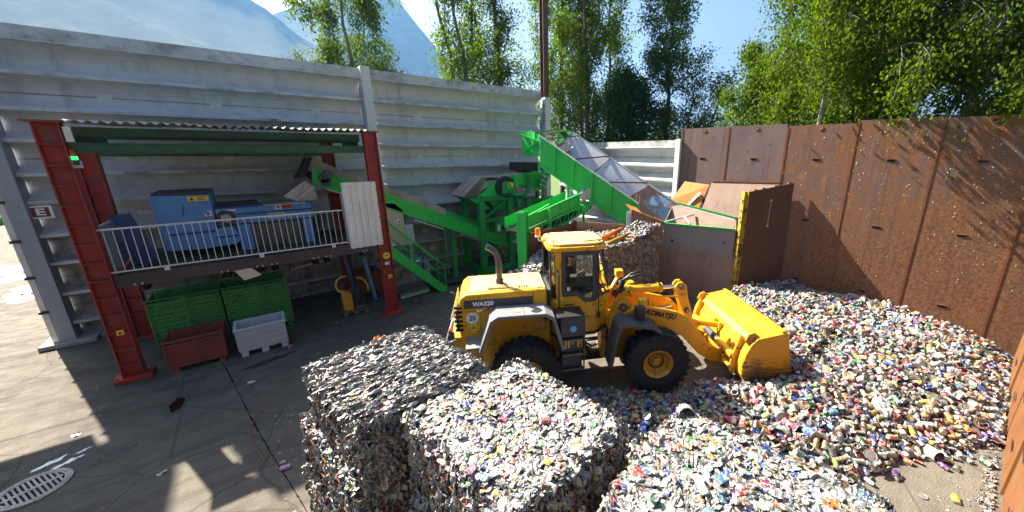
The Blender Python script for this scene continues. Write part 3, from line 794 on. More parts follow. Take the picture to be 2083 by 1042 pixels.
MB().box(-1.85, -1.0, 13.33, 13.358, 3.0, 3.05).build('apron_rib', M['blue_dark'], bp)
MB().box(-1.0, -.56, 13.33, 13.358, 2.83, 2.87).build('apron_rib', M['blue_dark'], bp)
for x0, x1, nm in ((-.56, -.27, 'leg'), (.92, 1.16, 'leg')):
    MB().box(x0, x1, 13.42, 14.6, 2.401, 3.119).build(nm, M['blue'], bp, bevel=.012)
MB().box(-.268, .918, 13.62, 14.4, 2.41, 3.11).build('inner_body', M['dark'], bp)
gf = MB().box(-.265, .915, 13.50, 13.53, 3.08, 3.118).build('mesh_guard', M['black'], bp)
vm = base_mesh(MB().box(-.004, .004, 13.51, 13.52, 2.42, 3.08), 'vertical_wire', M['steel']); hm = base_mesh(MB().box(-.26, .91, 13.505, 13.5095, -.004, .004), 'level_wire', M['steel'])
for k in range(23):
    o = place(vm, 'wire', gf); o.location = (-.24 + .05*k + .4, -14.0, -2.4)
for k in range(13):
    o = place(hm, 'wire', gf); o.location = (.4, -14.0, 2.45+.05*k - 2.4)
MB().lathe([(.0, -.08), (.19, -.08), (.20, -.06), (.20, .0)], (-.72, 13.40, 3.34), (0, 1, 0), 24).build('drive_cover', M['brown_beam'], bp)
w_ = MB().lathe([(.0, -.05), (.10, -.05), (.12, -.03), (.12, .0)], (-.72, 13.32, 3.34), (0, 1, 0), 20).build('drive_hub', M['steel'], bp)
for k in range(5):
    a = k*1.2566; MB().tube((-.72+.075*math.cos(a), 13.27, 3.34+.075*math.sin(a)), (-.72+.075*math.cos(a), 13.25, 3.34+.075*math.sin(a)), .014, 6).build('bolt', M['galv'], w_)
MB().box(-1.37, -1.05, 13.385, 13.3985, 3.50, 3.80).build('hatch', M['blue'], bp, bevel=.006)
MB().pipe([(-1.5, 13.39, 3.48), (-1.5, 13.34, 3.5), (-1.47, 13.34, 3.72), (-1.47, 13.39, 3.74)], .012, 6).build('handle', M['blue_dark'], bp)
st = MB().box(-1.36, -.97, 13.392, 13.3985, 3.83, 3.95).build('warning_label', M['sticker_yellow'], bp)
MB().prism([(-1.33, 13.389, 3.85), (-1.24, 13.389, 3.85), (-1.285, 13.389, 3.93)], (0, .0025, 0)).build('warning_triangle', M['print_black'], st)
for k in range(3): MB().box(-1.18, -1.02 - .03*(k % 2), 13.389, 13.3915, 3.855+.03*k, 3.87+.03*k).build('text_line', M['print_black'], st)
for (x, z, mt) in ((-1.05, 3.49, 'white'), (.42, 3.53, 'white')):
    y = 13.39 if x < -.9 else 13.442
    q = MB().box(x-.07, x+.07, y, y+.006, z-.065, z+.065).build('prohibition_label', M[mt], bp)
    MB().lathe([(.053, 0), (.053, -.003), (.041, -.003), (.041, 0)], (x, y, z), (0, 1, 0), 24, closed=True).build('red_ring', M['print_red'], q)
    MB().disc((x, y-.0005, z), (0, -1, 0), .03, .002, 16).build('symbol', M['print_black'], q)
MB().box(.50, .74, 13.442, 13.4485, 3.47, 3.56).build('red_label', M['print_red'], bp)
q = MB().prism([(-.91, 13.442, 3.45), (-.77, 13.442, 3.45), (-.84, 13.442, 3.57)], (0, .006, 0)).build('warning_triangle', M['sticker_yellow'], bp)
MB().box(-.855, -.825, 13.439, 13.4415, 3.475, 3.52).build('symbol', M['print_black'], q)
q = MB().box(.17, .54, 13.442, 13.4485, 3.24, 3.37).build('info_plate', M['white'], bp)
for k in range(7):
    for j in range(2): MB().box(.185+.05*k, .22+.05*k, 13.439, 13.4415, 3.25+.06*j, 3.295+.06*j).build('symbol', M['print_black'], q)
MB().box(-.74, -.5, 13.442, 13.4485, 3.50, 3.55).build('info_plate', M['white'], bp)
for x, z in ((-.4, 3.22), (-.4, 3.28), (.62, 3.22), (.72, 3.30), (.82, 3.2), (1.02, 3.5), (1.08, 3.3)):
    MB().tube((x, 13.449, z), (x, 13.425, z), .014, 6).build('bolt', M['galv'], bp)

pn = thing('leaning_sheet', 'dark blue sheet metal leaning by the deck end', 'metal sheet', (-2.5, 13.5, 2.4))
MB().prism([(-2.66, 13.4, 3.6), (-2.38, 13.42, 3.62), (-2.12, 13.35, 2.42), (-2.5, 13.33, 2.41)], (0, .03, 0)).build('panel', M['blue_dark'], pn, bevel=.006)
MB().prism([(-2.72, 13.36, 3.57), (-2.665, 13.39, 3.6), (-2.51, 13.32, 2.41), (-2.57, 13.31, 2.41)], (0, .05, 0)).build('folded_edge', M['blue_dark'], pn)

# chute plates between the conveyor head and the press
ct = thing('chute', 'pale checker plate chute under the conveyor head', 'chute', (1.0, 14.0, 3.62))
MB().prism([(.60, 13.95, 3.77), (1.20, 13.9, 4.20), (1.40, 13.9, 4.02), (.93, 13.9, 3.60)], (0, .012, 0)).build('side_plate', M['checker'], ct)
MB().prism([(.93, 13.88, 3.595), (1.405, 13.88, 4.01), (1.46, 13.88, 3.62)], (0, .012, 0)).build('front_plate', M['checker'], ct)
MB().bar((.90, 13.87, 3.62), (1.42, 13.87, 4.03), .02, .05).build('edge_angle', M['galv'], ct)
MB().prism([(.42, 14.4, 3.86), (1.05, 14.4, 4.25), (1.2, 14.4, 4.2), (.6, 14.4, 3.75)], (0, .012, 0)).build('back_plate', M['hopper_grey'], ct)
MB().box(.62, 1.45, 13.95, 14.4, 3.581+.03, 3.625).build('floor_plate', M['steel'], ct)

# ================================================================== BINS AND SMALL THINGS UNDER THE DECK
def slat_bin(name, label, cat, x0, x1, y0, y1, h, mat, nsl, group=None, frame=True, posts=3):
    t = thing(name, label, cat, ((x0+x1)/2, (y0+y1)/2, 0), group=group)
    f = MB()
    for i in range(posts):
        x = x0 + (x1-x0)*i/(posts-1)
        f.box(max(x0, x-.035), min(x1, x+.035), y0-.02, y0+.03, .1, h+.005)
    for x in (x0, x1): f.box(x-.02 if x == x1 else x-.02, x+.02, y1-.03, y1+.02, .1, h)
    f.build('corner_post', mat, t, bevel=.004)
    dz = (h-.16)/nsl
    for k in range(nsl):
        z = .12 + dz*k
        up = k > nsl*.55
        g_ = .012
        pf = [(y0+.028, z), (y0+.0, z+.004), (y0-.008, z+dz*.5), (y0+.0, z+dz-g_), (y0+.028, z+dz-g_*.6)]
        MB().yz(pf, x0+.036, x1-.036).build('slat', mat, t)
        MB().box(x0-.012, x0+.012, y0+.035, y1-.035, z, z+dz-g_).build('side_slat', mat, t)
        MB().box(x1-.012, x1+.012, y0+.035, y1-.035, z, z+dz-g_).build('side_slat', mat, t)
    MB().box(x0+.04, x1-.04, y1-.02, y1-.005, .12, h).build('back', mat, t)
    MB().box(x0, x1, y0+.032, y1-.04, .1, .118).build('floor', mat, t)
    for x in (x0+.06, x1-.16): MB().box(x, x+.1, y0, y1, .0, .099).build('foot', mat, t)
    rm = MB().box(x0-.01, x1+.01, y0-.03, y0+.031, h+.006, h+.04).build('rim', mat, t, bevel=.004)
    return t
slat_bin('green_bin', 'tall green slatted steel bin behind the dark red slatted crate', 'bin', -2.60, -1.23, 13.3, 14.4, 1.42, M['green_bin'], 11, 'green slatted bins under the deck')
slat_bin('green_bin', 'tall green slatted steel bin behind the grey plastic bin, black drips at one corner', 'bin', -1.17, .24, 13.25, 14.4, 1.44, M['green_bin'], 13, 'green slatted bins under the deck')
slat_bin('red_crate', 'dark red slatted crate in front of the green bins', 'crate', -2.26, -1.23, 11.82, 12.75, .76, M['red_bin'], 7, posts=2)
slat_bin('red_crate', 'dark red slatted crate in deep shade behind the blue prop', 'crate', 2.2, 3.05, 14.25, 15.2, .88, M['red_bin'], 7, posts=2)

gb = thing('plastic_bin', 'open grey plastic bin with moulded ribs on runners', 'bin', (-.5, 12.1, 0))
x0, x1, y0, y1, h = -1.0, .0, 11.72, 12.42, .76
MB().box(x0, x1, y0, y0+.03, .14, h-.05).build('front_wall', M['plastic_grey'], gb)
MB().box(x0, x1, y1-.03, y1, .14, h-.05).build('back_wall', M['plastic_grey'], gb)
MB().box(x0, x0+.03, y0+.031, y1-.031, .14, h-.05).build('side_wall', M['plastic_grey'], gb)
MB().box(x1-.03, x1, y0+.031, y1-.031, .14, h-.05).build('side_wall', M['plastic_grey'], gb)
MB().box(x0+.031, x1-.031, y0+.031, y1-.031, .14, .17).build('floor', M['plastic_grey'], gb)
MB().box(x0-.03, x1+.03, y0-.03, y0+.04, h-.049, h).box(x0-.03, x1+.03, y1-.04, y1+.03, h-.049, h).box(x0-.03, x0+.04, y0+.0405, y1-.0405, h-.049, h).box(x1-.04, x1+.03, y0+.0405, y1-.0405, h-.049, h).build('rim', M['plastic_grey'], gb, bevel=.008)
vr = base_mesh(MB().box(-.007, .007, -.022, -.001, .15, h-.051), 'upright_rib', M['plastic_grey']); hr = base_mesh(MB().box(x0+.002, x1-.002, -.018, -.001, -.006, .006), 'level_rib', M['plastic_grey'])
for k in range(9): place(vr, 'rib', gb, (x0+.01+.1225*k, y0, 0))
for z in (.27, .40, .53, .56, .59, .62): place(hr, 'rib', gb, (0, y0, z))
sr = base_mesh(MB().box(-.02, -.001, -.007, .007, .15, h-.051), 'side_rib', M['plastic_grey'])
for k in range(6):
    place(sr, 'rib', gb, (x0, y0+.06+.115*k, 0))
for x in (x0+.02, x0+.43, x1-.16): MB().box(x, x+.14, y0+.01, y1-.01, 0, .139).build('runner', M['plastic_grey'], gb)

# hand pallet with an oil unit and its two yellow hoses
pl = thing('pallet', 'worn wooden pallet under the black and yellow oil unit', 'pallet', (1.85, 13.2, 0))
for k in range(5): MB().box(1.5+.145*k, 1.62+.145*k, 12.85, 13.6, .105, .125).build('plank', M['wood'], pl)
for y in (12.86, 13.2, 13.54):
    MB().box(1.5, 2.2, y-.045, y+.045, .085, .104).build('bearer', M['wood'], pl)
    for x in (1.5, 1.8, 2.1): MB().box(x, x+.1, y-.045, y+.045, 0, .084).build('block', M['wood'], pl)
ou = thing('oil_unit', 'black and yellow oil unit with looped yellow hoses on the pallet', 'machine', (1.85, 13.2, .126))
MB().prism([(1.82, 12.9, .13), (2.16, 12.95, .13), (2.18, 12.95, .62), (1.80, 12.9, .66)], (0, .38, 0)).build('tank', M['black'], ou, bevel=.015)
MB().prism([(1.54, 12.98, .13), (1.80, 12.9, .13), (1.79, 12.9, .70), (1.53, 12.98, .78)], (0, .36, 0)).build('casing', M['yellow_worn'], ou, bevel=.015)
MB().box(1.84, 2.14, 12.885, 12.905, .18, .22).build('step_bar', M['steel'], ou)
MB().pipe([(1.60, 13.0, .76), (1.46, 13.0, .82), (1.41, 13.02, 1.0), (1.47, 13.05, 1.17), (1.62, 13.08, 1.25), (1.74, 13.1, 1.22)], .032, 8).build('hose', M['hose_yellow'], ou, smooth=True)
MB().pipe([(2.02, 13.1, 1.12), (2.14, 13.1, 1.10), (2.25, 13.08, .98), (2.31, 13.05, .82), (2.30, 13.02, .66)], .032, 8).build('hose', M['hose_yellow'], ou, smooth=True)
for x in (1.78, 1.84, 1.98, 2.02): MB().tube((x, 13.05, .66), (x, 13.05, .84), .014, 6).build('valve', M['steel'], ou)
MB().tube((1.84, 13.02, .68), (1.86, 13.3, 2.1), .012, 6).build('cable', M['black'], ou)

for x, y, lab in ((2.44, 13.75, 'blue and green prop nearest the pallet under the deck end'), (2.0, 14.7, 'blue and green prop set back in the shade under the deck')):
    pp = thing('steel_prop', lab, 'prop', (x+.1, y, 0), group='blue and green props under the deck')
    MB().prism([(x-.05, y, 1.62), (x+.07, y, 1.62), (x+.24, y, .0), (x+.12, y, .0)], (0, .10, 0)).build('lower_prop', M['blue'], pp, bevel=.006)
    MB().prism([(x-.13, y-.006, 2.16), (x+.10, y-.006, 2.16), (x+.075, y-.006, 1.55), (x-.045, y-.006, 1.55)], (0, .112, 0)).build('head', M['green_frame'], pp, bevel=.006)
    for z in (1.68, 2.0): MB().tube((x+.02, y-.007, z), (x+.02, y-.02, z), .014, 6).build('bolt', M['galv'], pp)

# white pipes lying along the wall foot
pz = thing('light_pipe', 'long pale pipe fixed along the wall under the deck', 'pipe', (1.5, 15.5, 1.2))
MB().tube((.55, 15.55, 1.12), (2.9, 15.5, 1.52), .03, 8).build('pipe', M['white_sheet'], pz)
MB().tube((.5, 15.6, .98), (.5, 15.6, 1.2), .02, 8).build('clip', M['galv'], pz)

# stack of grey planks by the wall and a steel platform plate on the ground
sp = thing('plank_stack', 'stack of grey weathered planks behind the green stairs', 'plank stack', (4.1, 14.6, 0))
for k in range(7):
    dx = .03*math.sin(k*2.1)
    MB().box(3.42+dx, 4.85+dx, 14.4+.01*(k % 2), 15.3, .06+.128*k, .06+.128*k+.115).build('plank', M['stripe_block'], sp)
lp = thing('platform_plate', 'flat worn steel plate with green corner hinges on the ground by the stairs', 'steel plate', (3.9, 13.3, 0))
MB().prism([(3.28, 13.06, .16), (4.32, 13.2, .16), (4.5, 14.2, .16), (3.40, 14.2, .16)], (0, 0, .035)).build('plate', M['steel'], lp)
MB().prism([(3.28, 13.055, .06), (4.32, 13.195, .06), (4.32, 13.195, .158), (3.28, 13.055, .158)], (0, .04, 0)).build('front_edge', M['galv'], lp)
MB().box(3.45, 4.2, 13.3, 14.1, .0, .1).build('base_boards', M['wood'], lp)
for x in (3.36, 3.98): MB().box(x, x+.26, 13.02+.13*(x-3.28), 13.14+.13*(x-3.28), .196, .235).build('hinge', M['green'], lp, bevel=.008)

# green stairs up to the deck
sr_ = thing('steel_stairs', 'green steel stairs with twin handrails leading up to the deck', 'stairs', (4.3, 13.4, 0))
def sx(z, y): return 4.86 + (0 - z)*.965
for y in (13.0, 13.75):
    MB().prism([(4.90, y, .0), (4.70, y, .0), (2.78, y, 1.98), (2.78, y, 2.24), (2.98, y, 2.24), (4.92, y, .16)], (0, .03, 0)).build('stringer', M['green'], sr_)
    h = MB().pipe([(2.9, y+.015, 3.02), (3.02, y+.015, 2.98), (4.92, y+.015, 1.0), (4.92, y+.015, .12)], .018, 8).build('handrail', M['green'], sr_)
    MB().tube((2.9, y+.015, 2.58), (4.91, y+.015, .56), .014, 8).build('mid_rail', M['green'], sr_)
    for z in (1.95, 1.05): MB().tube((4.90-z*.985, y+.015, z+.02), (4.90-z*.985, y+.015, z+.98), .016, 8).build('rail_post', M['green'], sr_)
for k in range(9):
    z = .2 + .222*k; x = 4.80 - z*.97
    MB().box(x-.13, x+.13, 13.031, 13.749, z-.015, z+.015).build('tread', M['green_frame'], sr_)

# cream cabinet with two red buttons, and a grey cabinet beside it
cb = thing('cream_cabinet', 'cream metal cabinet with two red buttons by the stair head', 'cabinet', (3.65, 14.2, 1.7))
MB().prism([(3.36, 14.0, 3.34), (3.72, 14.0, 3.30), (3.95, 14.0, 3.04), (3.98, 14.0, 1.74), (3.34, 14.0, 1.86)], (0, .35, 0)).build('body', M['cream'], cb, bevel=.012)
MB().xz([(3.60, 2.78), (3.63, 2.83), (3.68, 2.84), (3.80, 2.72), (3.85, 2.62), (3.82, 2.57), (3.76, 2.56), (3.63, 2.70)], 13.985, 13.9985).build('button_plate', M['white'], cb)
for x, z in ((3.665, 2.775), (3.785, 2.63)): MB().tube((x, 13.984, z), (x, 13.955, z), .034, 12).build('button', M['print_red'], cb)
gc = thing('grey_cabinet', 'pale grey control cabinet on the wall beside the cream cabinet', 'cabinet', (4.1, 14.25, 1.7))
MB().box(3.99, 4.27, 14.06, 14.4, 2.13, 2.48).build('upper_box', M['grey_box'], gc, bevel=.01)
MB().box(3.99, 4.29, 14.08, 14.4, 1.74, 2.12).build('lower_box', M['grey_box'], gc, bevel=.01)
for k in range(3): MB().tube((4.08+.07*k, 14.06, 2.28), (4.08+.07*k, 14.04, 2.28), .015, 8).build('knob', (M['print_red'], M['lamp_off_amber'], M['black'])[k], gc)
MB().box(4.1, 4.16, 14.2, 14.3, .0, 1.739).build('stand', M['grey_box'], gc)
wp = thing('water_pipe', 'thin dark blue standpipe beside the green stairs', 'pipe', (4.45, 14.1, 0))
MB().pipe([(4.50, 14.1, 0), (4.50, 14.1, 1.22), (4.46, 14.1, 1.30), (4.36, 14.1, 1.30), (4.34, 14.1, 1.2)], .03, 8).build('pipe', M['blue_dark'], wp)

# loose wire loop on the concrete beside the bales
wl = thing('wire_loop', 'thin rusty loop of baling wire lying on the concrete by the bales', 'wire', (-.6, 8.0, 0))
MB().pipe([(-.05, 9.05, .55), (-.27, 9.07, .35), (-.52, 8.98, .12), (-.76, 8.65, .02), (-.85, 8.2, .012), (-.80, 7.85, .012), (-.72, 7.4, .02), (-.65, 7.09, .06), (-.5, 7.05, .2), (-.3, 7.12, .4)], .009, 6).build('wire', M['wire'], wl)

# ================================================================== GREEN SORTING LINE
# --- rising conveyor to the press
ca = thing('rising_conveyor', 'long bright green inclined conveyor with brown rubber skirts feeding the press', 'conveyor', (4.0, 14.5, 0))
A0, A1 = Vector((1.46, 0, 4.50)), Vector((8.25, 0, 1.42))      # top edge of the near side frame in x,z
sl = (A1.z-A0.z)/(A1.x-A0.x)
def Az(x): return A0.z + (x-A0.x)*sl
fn = MB().prism([(1.46, 14.0, 4.62), (1.40, 14.0, 4.10), (1.75, 14.0, 3.93), (8.2, 14.0, Az(8.2)-.48), (8.25, 14.0, Az(8.25))], (0, .04, 0)).build('side_frame', M['green'], ca, bevel=.005)
MB().prism([(1.46, 14.86, 4.62), (1.40, 14.86, 4.10), (1.75, 14.86, 3.93), (8.2, 14.86, Az(8.2)-.48), (8.25, 14.86, Az(8.25))], (0, .04, 0)).build('side_frame', M['green'], ca, bevel=.005)
MB().bar((1.75, 13.985, 3.94), (8.2, 13.985, Az(8.2)-.47), .03, .05).build('lower_flange', M['green'], ca)
MB().bar((1.5, 13.985, Az(1.5)-.012), (8.2, 13.985, Az(8.2)-.012), .03, .03).build('upper_flange', M['green'], ca)
for x0, x1 in ((1.35, 2.9), (2.93, 3.9), (3.93, 4.75), (4.78, 5.55)):
    hgt = .34 if x0 > 2 else .30
    MB().prism([(x0, 14.06, Az(x0)-.05), (x1, 14.06, Az(x1)-.05), (x1, 14.06, Az(x1)+hgt-.05*(x0 > 4.7)), (x0, 14.06, Az(x0)+hgt+.10*(x0 < 2))], (0, .02, 0)).build('skirt', M['skirt'], ca)
MB().prism([(5.6, 14.82, Az(5.6)-.05), (8.2, 14.82, Az(8.2)-.05), (8.2, 14.82, Az(8.2)+.2), (5.6, 14.82, Az(5.6)+.28)], (0, .03, 0)).build('far_side_board', M['green'], ca)
MB().prism([(1.3, 14.79, Az(1.3)-.05), (5.55, 14.79, Az(5.55)-.05), (5.55, 14.79, Az(5.55)+.25), (1.3, 14.79, Az(1.3)+.3)], (0, .02, 0)).build('skirt', M['skirt'], ca)
MB().prism([(1.3, 14.081, Az(1.3)-.03), (8.2, 14.081, Az(8.2)-.08), (8.2, 14.081, Az(8.2)-.1), (1.3, 14.081, Az(1.3)-.05)], (0, .70, 0)).build('belt', M['belt'], ca)
MB().tube((1.5, 14.05, 4.32), (1.5, 14.85, 4.32), .15, 16).build('head_drum', M['dark'], ca, smooth=True)
MB().prism([(1.0, 14.02, 4.25), (1.40, 14.02, 4.92), (1.52, 14.02, 4.88), (1.25, 14.02, 4.3)], (0, .84, 0)).build('head_hood', M['dark'], ca)
sb = base_mesh(MB().box(-.13, .13, -.008, 0, -.035, .035), 'inspection_plate', M['green'])
ang = math.atan2(A1.z-A0.z, A1.x-A0.x)
for k, x in enumerate((2.35, 2.75, 3.45, 3.9, 4.35, 4.8, 5.9, 6.3, 6.7)):
    place(sb, 'inspection_plate', ca, (x, 13.998, Az(x)-.12), (0, -ang, 0))
    for s in (-.10, .10): MB().tube((x+s, 13.989, Az(x+s)-.12), (x+s, 13.975, Az(x+s)-.12), .012, 6).build('bolt', M['steel'], ca)
hol = base_mesh(MB().tube((0, 0, 0), (0, -.006, 0), .022, 10), 'hole', M['dark'])
for x in (2.0, 2.2, 3.2, 4.1, 4.9, 5.5, 6.1, 6.6): place(hol, 'bolt_hole', ca, (x, 13.998, Az(x)-.26 - .05*math.sin(x*5)))
for x in (3.05, 4.4, 6.3):
    MB().pipe([(x-.1, 13.985, Az(x)-.40), (x-.1, 13.985, Az(x)-.30), (x+.1, 13.985, Az(x)-.36), (x+.1, 13.985, Az(x)-.44)], .012, 6).build('bracket', M['green'], ca)
# geared motor on the head
mo = MB().tube((1.72, 13.99, 4.26), (1.72, 13.86, 4.26), .16, 16).build('gearbox', M['grey_dark'], ca, smooth=True)
MB().box(1.60, 1.88, 13.86, 13.985, 4.02, 4.24).build('motor_base', M['grey_dark'], mo, bevel=.01)
MB().tube((1.80, 13.86, 4.40), (1.80, 13.55, 4.40), .12, 16).build('motor', M['grey_dark'], mo, smooth=True)
for k in range(6): MB().lathe([(.115, 0), (.13, 0), (.13, .012), (.115, .012)], (1.80, 13.60+.04*k, 4.40), (0, 1, 0), 16, closed=True).build('cooling_fin', M['grey_dark'], mo)
MB().bar((1.75, 13.95, 3.90), (2.5, 13.95, 3.62), .08, .04).build('motor_shelf', M['galv'], ca)
MB().bar((4.3, 13.94, Az(4.3)-.56), (5.35, 13.94, Az(5.35)-.56), .1, .03).build('drip_tray', M['white_sheet'], ca)
MB().bar((6.0, 13.96, Az(6.0)-.54), (6.9, 13.96, Az(6.9)-.54), .06, .03).build('drip_tray', M['galv'], ca)
MB().pipe([(5.46, 14.1, Az(5.46)-.47), (5.46, 14.1, .28), (6.2, 14.6, .06)], .022, 6).build('leg', M['green_frame'], ca)
MB().bar((5.9, 14.4, Az(5.9)-.45), (5.9, 14.4, 0), .16, .1, up=(0, 1, 0)).build('leg', M['green_frame'], ca)
MB().bar((3.3, 14.7, Az(3.3)-.42), (3.3, 14.7, 2.4), .1, .1, up=(0, 1, 0)).build('leg', M['green_frame'], ca)

# --- sorting machine tower
sm = thing('sorting_machine', 'green metal sorting machine on a tall frame with a hooded drum', 'machine', (8.2, 14.6, 0))
xl, xr, yf, yb = 7.0, 8.35, 13.95, 15.5
for (x, y) in ((xl, yf), (xr, yf), (xl, yb), (xr, yb)):
    MB().ibeam((x, y, .25), (x, y, 3.10), .25, .24, .02, .016, up=(0, 1, 0)).build('leg', M['green_frame'], sm)
for y in (yf, yb):
    MB().ibeam((xl-.3, y, .125), (xr+.5, y, .125), .24, .2).build('skid', M['green_frame'], sm)
    MB().ibeam((xl-.12, y, 3.20), (9.3, y, 3.20), .18, .18).build('top_beam', M['green_frame'], sm)
    MB().ibeam((xl+.13, y, 2.30), (xr-.13, y, 2.30), .16, .16).build('mid_beam', M['green_frame'], sm)
for x in (xl, xr):
    MB().ibeam((x, yf+.10, 3.20), (x, yb-.10, 3.20), .17, .17).build('cross_beam', M['green_frame'], sm)
    MB().ibeam((x, yf+.11, .125), (x, yb-.11, .125), .2, .18).build('skid_cross', M['green_frame'], sm)
MB().bar((xl+.1, yf-.01, 2.40), (xr-.1, yf-.01, 3.08), .06, .08).build('brace', M['green_frame'], sm)
MB().bar((xr+.1, yf-.01, 3.08), (9.3, yf-.01, 2.45), .06, .08).build('brace', M['green_frame'], sm)
MB().ibeam((9.3, yf, .0), (9.3, yf, 3.10), .2, .18, up=(0, 1, 0)).build('leg', M['green_frame'], sm)
MB().ibeam((10.3, 14.6, .0), (10.3, 14.6, 3.3), .14, .12, up=(0, 1, 0)).build('leg', M['green_frame'], sm)
MB().bar((9.35, yf, 3.2-.3), (10.9, 14.2, 3.0), .1, .12).build('side_beam', M['green_frame'], sm)
MB().bar((9.35, yf, 2.2), (10.9, 14.2, 2.15), .1, .12).build('side_beam', M['green_frame'], sm)
MB().bar((9.35, yf, 2.2), (10.2, 14.1, 2.95), .06, .08).build('brace', M['green_frame'], sm)
MB().bar((9.8, 14.1, 2.95), (10.8, 14.2, 2.2), .06, .08).build('brace', M['green_frame'], sm)
MB().box(xl+.1, xr-.1, yf+.1, yb-.1, .246, .29).build('floor_plate', M['deck'], sm)
MB().box(xl-.05, xr+.05, yf-.14, yf-.105, .05, .235).build('kick_plate', M['green_frame'], sm)
hp = [(6.92, 3.285), (7.98, 3.99), (8.2, 4.05), (9.86, 4.22), (10.7, 4.12), (10.35, 3.32), (9.5, 3.50), (8.9, 3.72), (8.55, 3.76), (8.3, 3.6), (8.05, 3.285)]
MB().prism([(x, 14.05, z) for x, z in hp], (0, .035, 0)).build('hood_side', M['green'], sm, bevel=.005)
MB().prism([(x, 15.30, z) for x, z in hp], (0, .035, 0)).build('hood_side', M['green_frame'], sm)
MB().prism([(7.98, 14.09, 4.0), (8.2, 14.09, 4.06), (9.86, 14.09, 4.23), (10.6, 14.09, 4.14), (10.6, 14.09, 4.11), (9.86, 14.09, 4.19), (8.2, 14.09, 4.02), (7.98, 14.09, 3.97)], (0, 1.2, 0)).build('hood_top', M['skirt'], sm)
MB().prism([(6.3, 14.09, 3.34), (7.2, 14.09, 4.06), (7.95, 14.09, 4.08), (7.95, 14.09, 4.05), (7.23, 14.09, 4.03), (6.34, 14.09, 3.31)], (0, 1.2, 0)).build('outlet_cover', M['skirt'], sm)
MB().prism([(6.28, 14.06, 3.30), (7.22, 14.06, 4.06), (7.4, 14.06, 4.0), (6.9, 14.06, 3.29)], (0, .025, 0)).build('outlet_side', M['belt'], sm)
MB().prism([(7.3, 14.1, 3.9), (7.9, 14.1, 3.94), (7.8, 14.1, 3.75), (7.2, 14.1, 3.55), (6.95, 14.1, 3.3)], (0, 1.1, 0)).build('inner_drum', M['steel'], sm)
MB().prism([(7.3, 14.1, 3.27), (9.1, 14.1, 3.27), (8.9, 14.1, 2.7), (7.8, 14.1, 2.62)], (0, 1.15, 0)).build('collecting_hopper', M['green_frame'], sm)
MB().prism([(6.5, 13.96, 3.26), (6.9, 13.96, 3.26), (7.5, 13.96, 2.75), (7.2, 13.96, 2.75)], (0, 1.3, 0)).build('outlet_chute', M['green_frame'], sm)
# drum drive with its guard
dr = MB().lathe([(.0, -.03), (.44, -.03), (.46, .0), (.46, .10)], (8.22, 13.96, 3.62), (0, 1, 0), 32).build('drum_end', M['dark'], sm, smooth=True)
MB().prism([(8.02, 13.90, 3.34), (8.02, 13.90, 3.78), (8.12, 13.90, 3.86), (8.48, 13.90, 3.86), (8.60, 13.90, 3.74), (8.60, 13.90, 3.34)], (0, .026, 0)).build('drive_guard', M['green_frame'], dr, bevel=.01)
lb = MB().box(8.30, 8.58, 13.893, 13.899, 3.56, 3.80).build('label', M['sticker_yellow'], dr)
MB().prism([(8.34, 13.89, 3.66), (8.44, 13.89, 3.66), (8.39, 13.89, 3.76)], (0, .0025, 0)).build('symbol', M['print_black'], lb)
MB().box(8.47, 8.55, 13.89, 13.8925, 3.66, 3.76).build('symbol', M['white'], lb)
MB().box(8.34, 8.54, 13.89, 13.8925, 3.59, 3.62).build('text_line', M['print_black'], lb)
MB().prism([(8.75, 13.99, 3.8), (9.35, 13.99, 3.35), (8.75, 13.99, 3.3)], (0, .03, 0)).build('side_guard', M['steel'], sm)
MB().box(8.63, 8.86, 13.9, 14.0, 3.55, 4.12).build('hood_post', M['green'], sm, bevel=.008)
MB().box(9.30, 9.46, 13.92, 14.02, 3.28, 4.15).build('hood_post', M['green_frame'], sm, bevel=.008)
MB().lathe([(.05, 0), (.10, .02), (.10, .1), (.06, .12), (.06, .2), (.12, .22), (.12, .26)], (9.38, 13.9, 3.75), (0, 0, 1), 14).build('spindle', M['green_frame'], sm, smooth=True)
MB().box(8.50, 9.0, 13.72, 14.0, 3.26, 3.34).build('bearing_shelf', M['green'], sm, bevel=.01)
MB().prism([(8.62, 13.76, 3.25), (8.92, 13.76, 3.25), (8.86, 13.76, 2.85), (8.72, 13.76, 2.78)], (0, .18, 0)).build('bearing_bracket', M['green_frame'], sm)
MB().tube((8.77, 13.75, 3.16), (8.77, 13.65, 3.16), .06, 12).build('bearing', M['dark'], sm)
for x in (7.35, 9.7): MB().bar((x, 14.04, 3.3), (x+.25 if x > 9 else x+.2, 14.04, 3.95 if x > 9 else 3.5), .02, .03).build('stiffener', M['green'], sm)
vm_ = MB().tube((10.02, 13.88, 3.55), (10.22, 13.78, 4.02), .135, 16).build('vibrator_motor', M['green_frame'], sm, smooth=True)
for k in range(3):
    a = Vector((10.02, 13.88, 3.55)).lerp(Vector((10.22, 13.78, 4.02)), .1+.4*k); dv = Vector((.2, -.1, .47)).normalized()
    MB().tube(a, a+dv*.05, .155, 16).build('motor_band', M['galv'], vm_)
MB().box(9.95, 10.3, 13.9, 14.045, 3.6, 3.8).build('motor_seat', M['green_frame'], sm)
MB().box(9.25, 9.95, 14.05, 15.3, 4.26, 4.62).build('feed_box', M['dark'], sm)
MB().box(9.96, 10.1, 14.0, 14.2, 4.22, 4.62).build('feed_post', M['green'], sm)
q = MB().box(7.55, 8.2, 13.72, 13.9, 1.72, 2.16).build('motor_unit', M['green_frame'], sm, bevel=.02)
MB().box(7.6, 7.72, 13.70, 13.718, 1.82, 2.1).build('unit_label', M['white'], q); MB().box(8.02, 8.14, 13.70, 13.718, 1.78, 2.04).build('unit_label', M['white'], q)
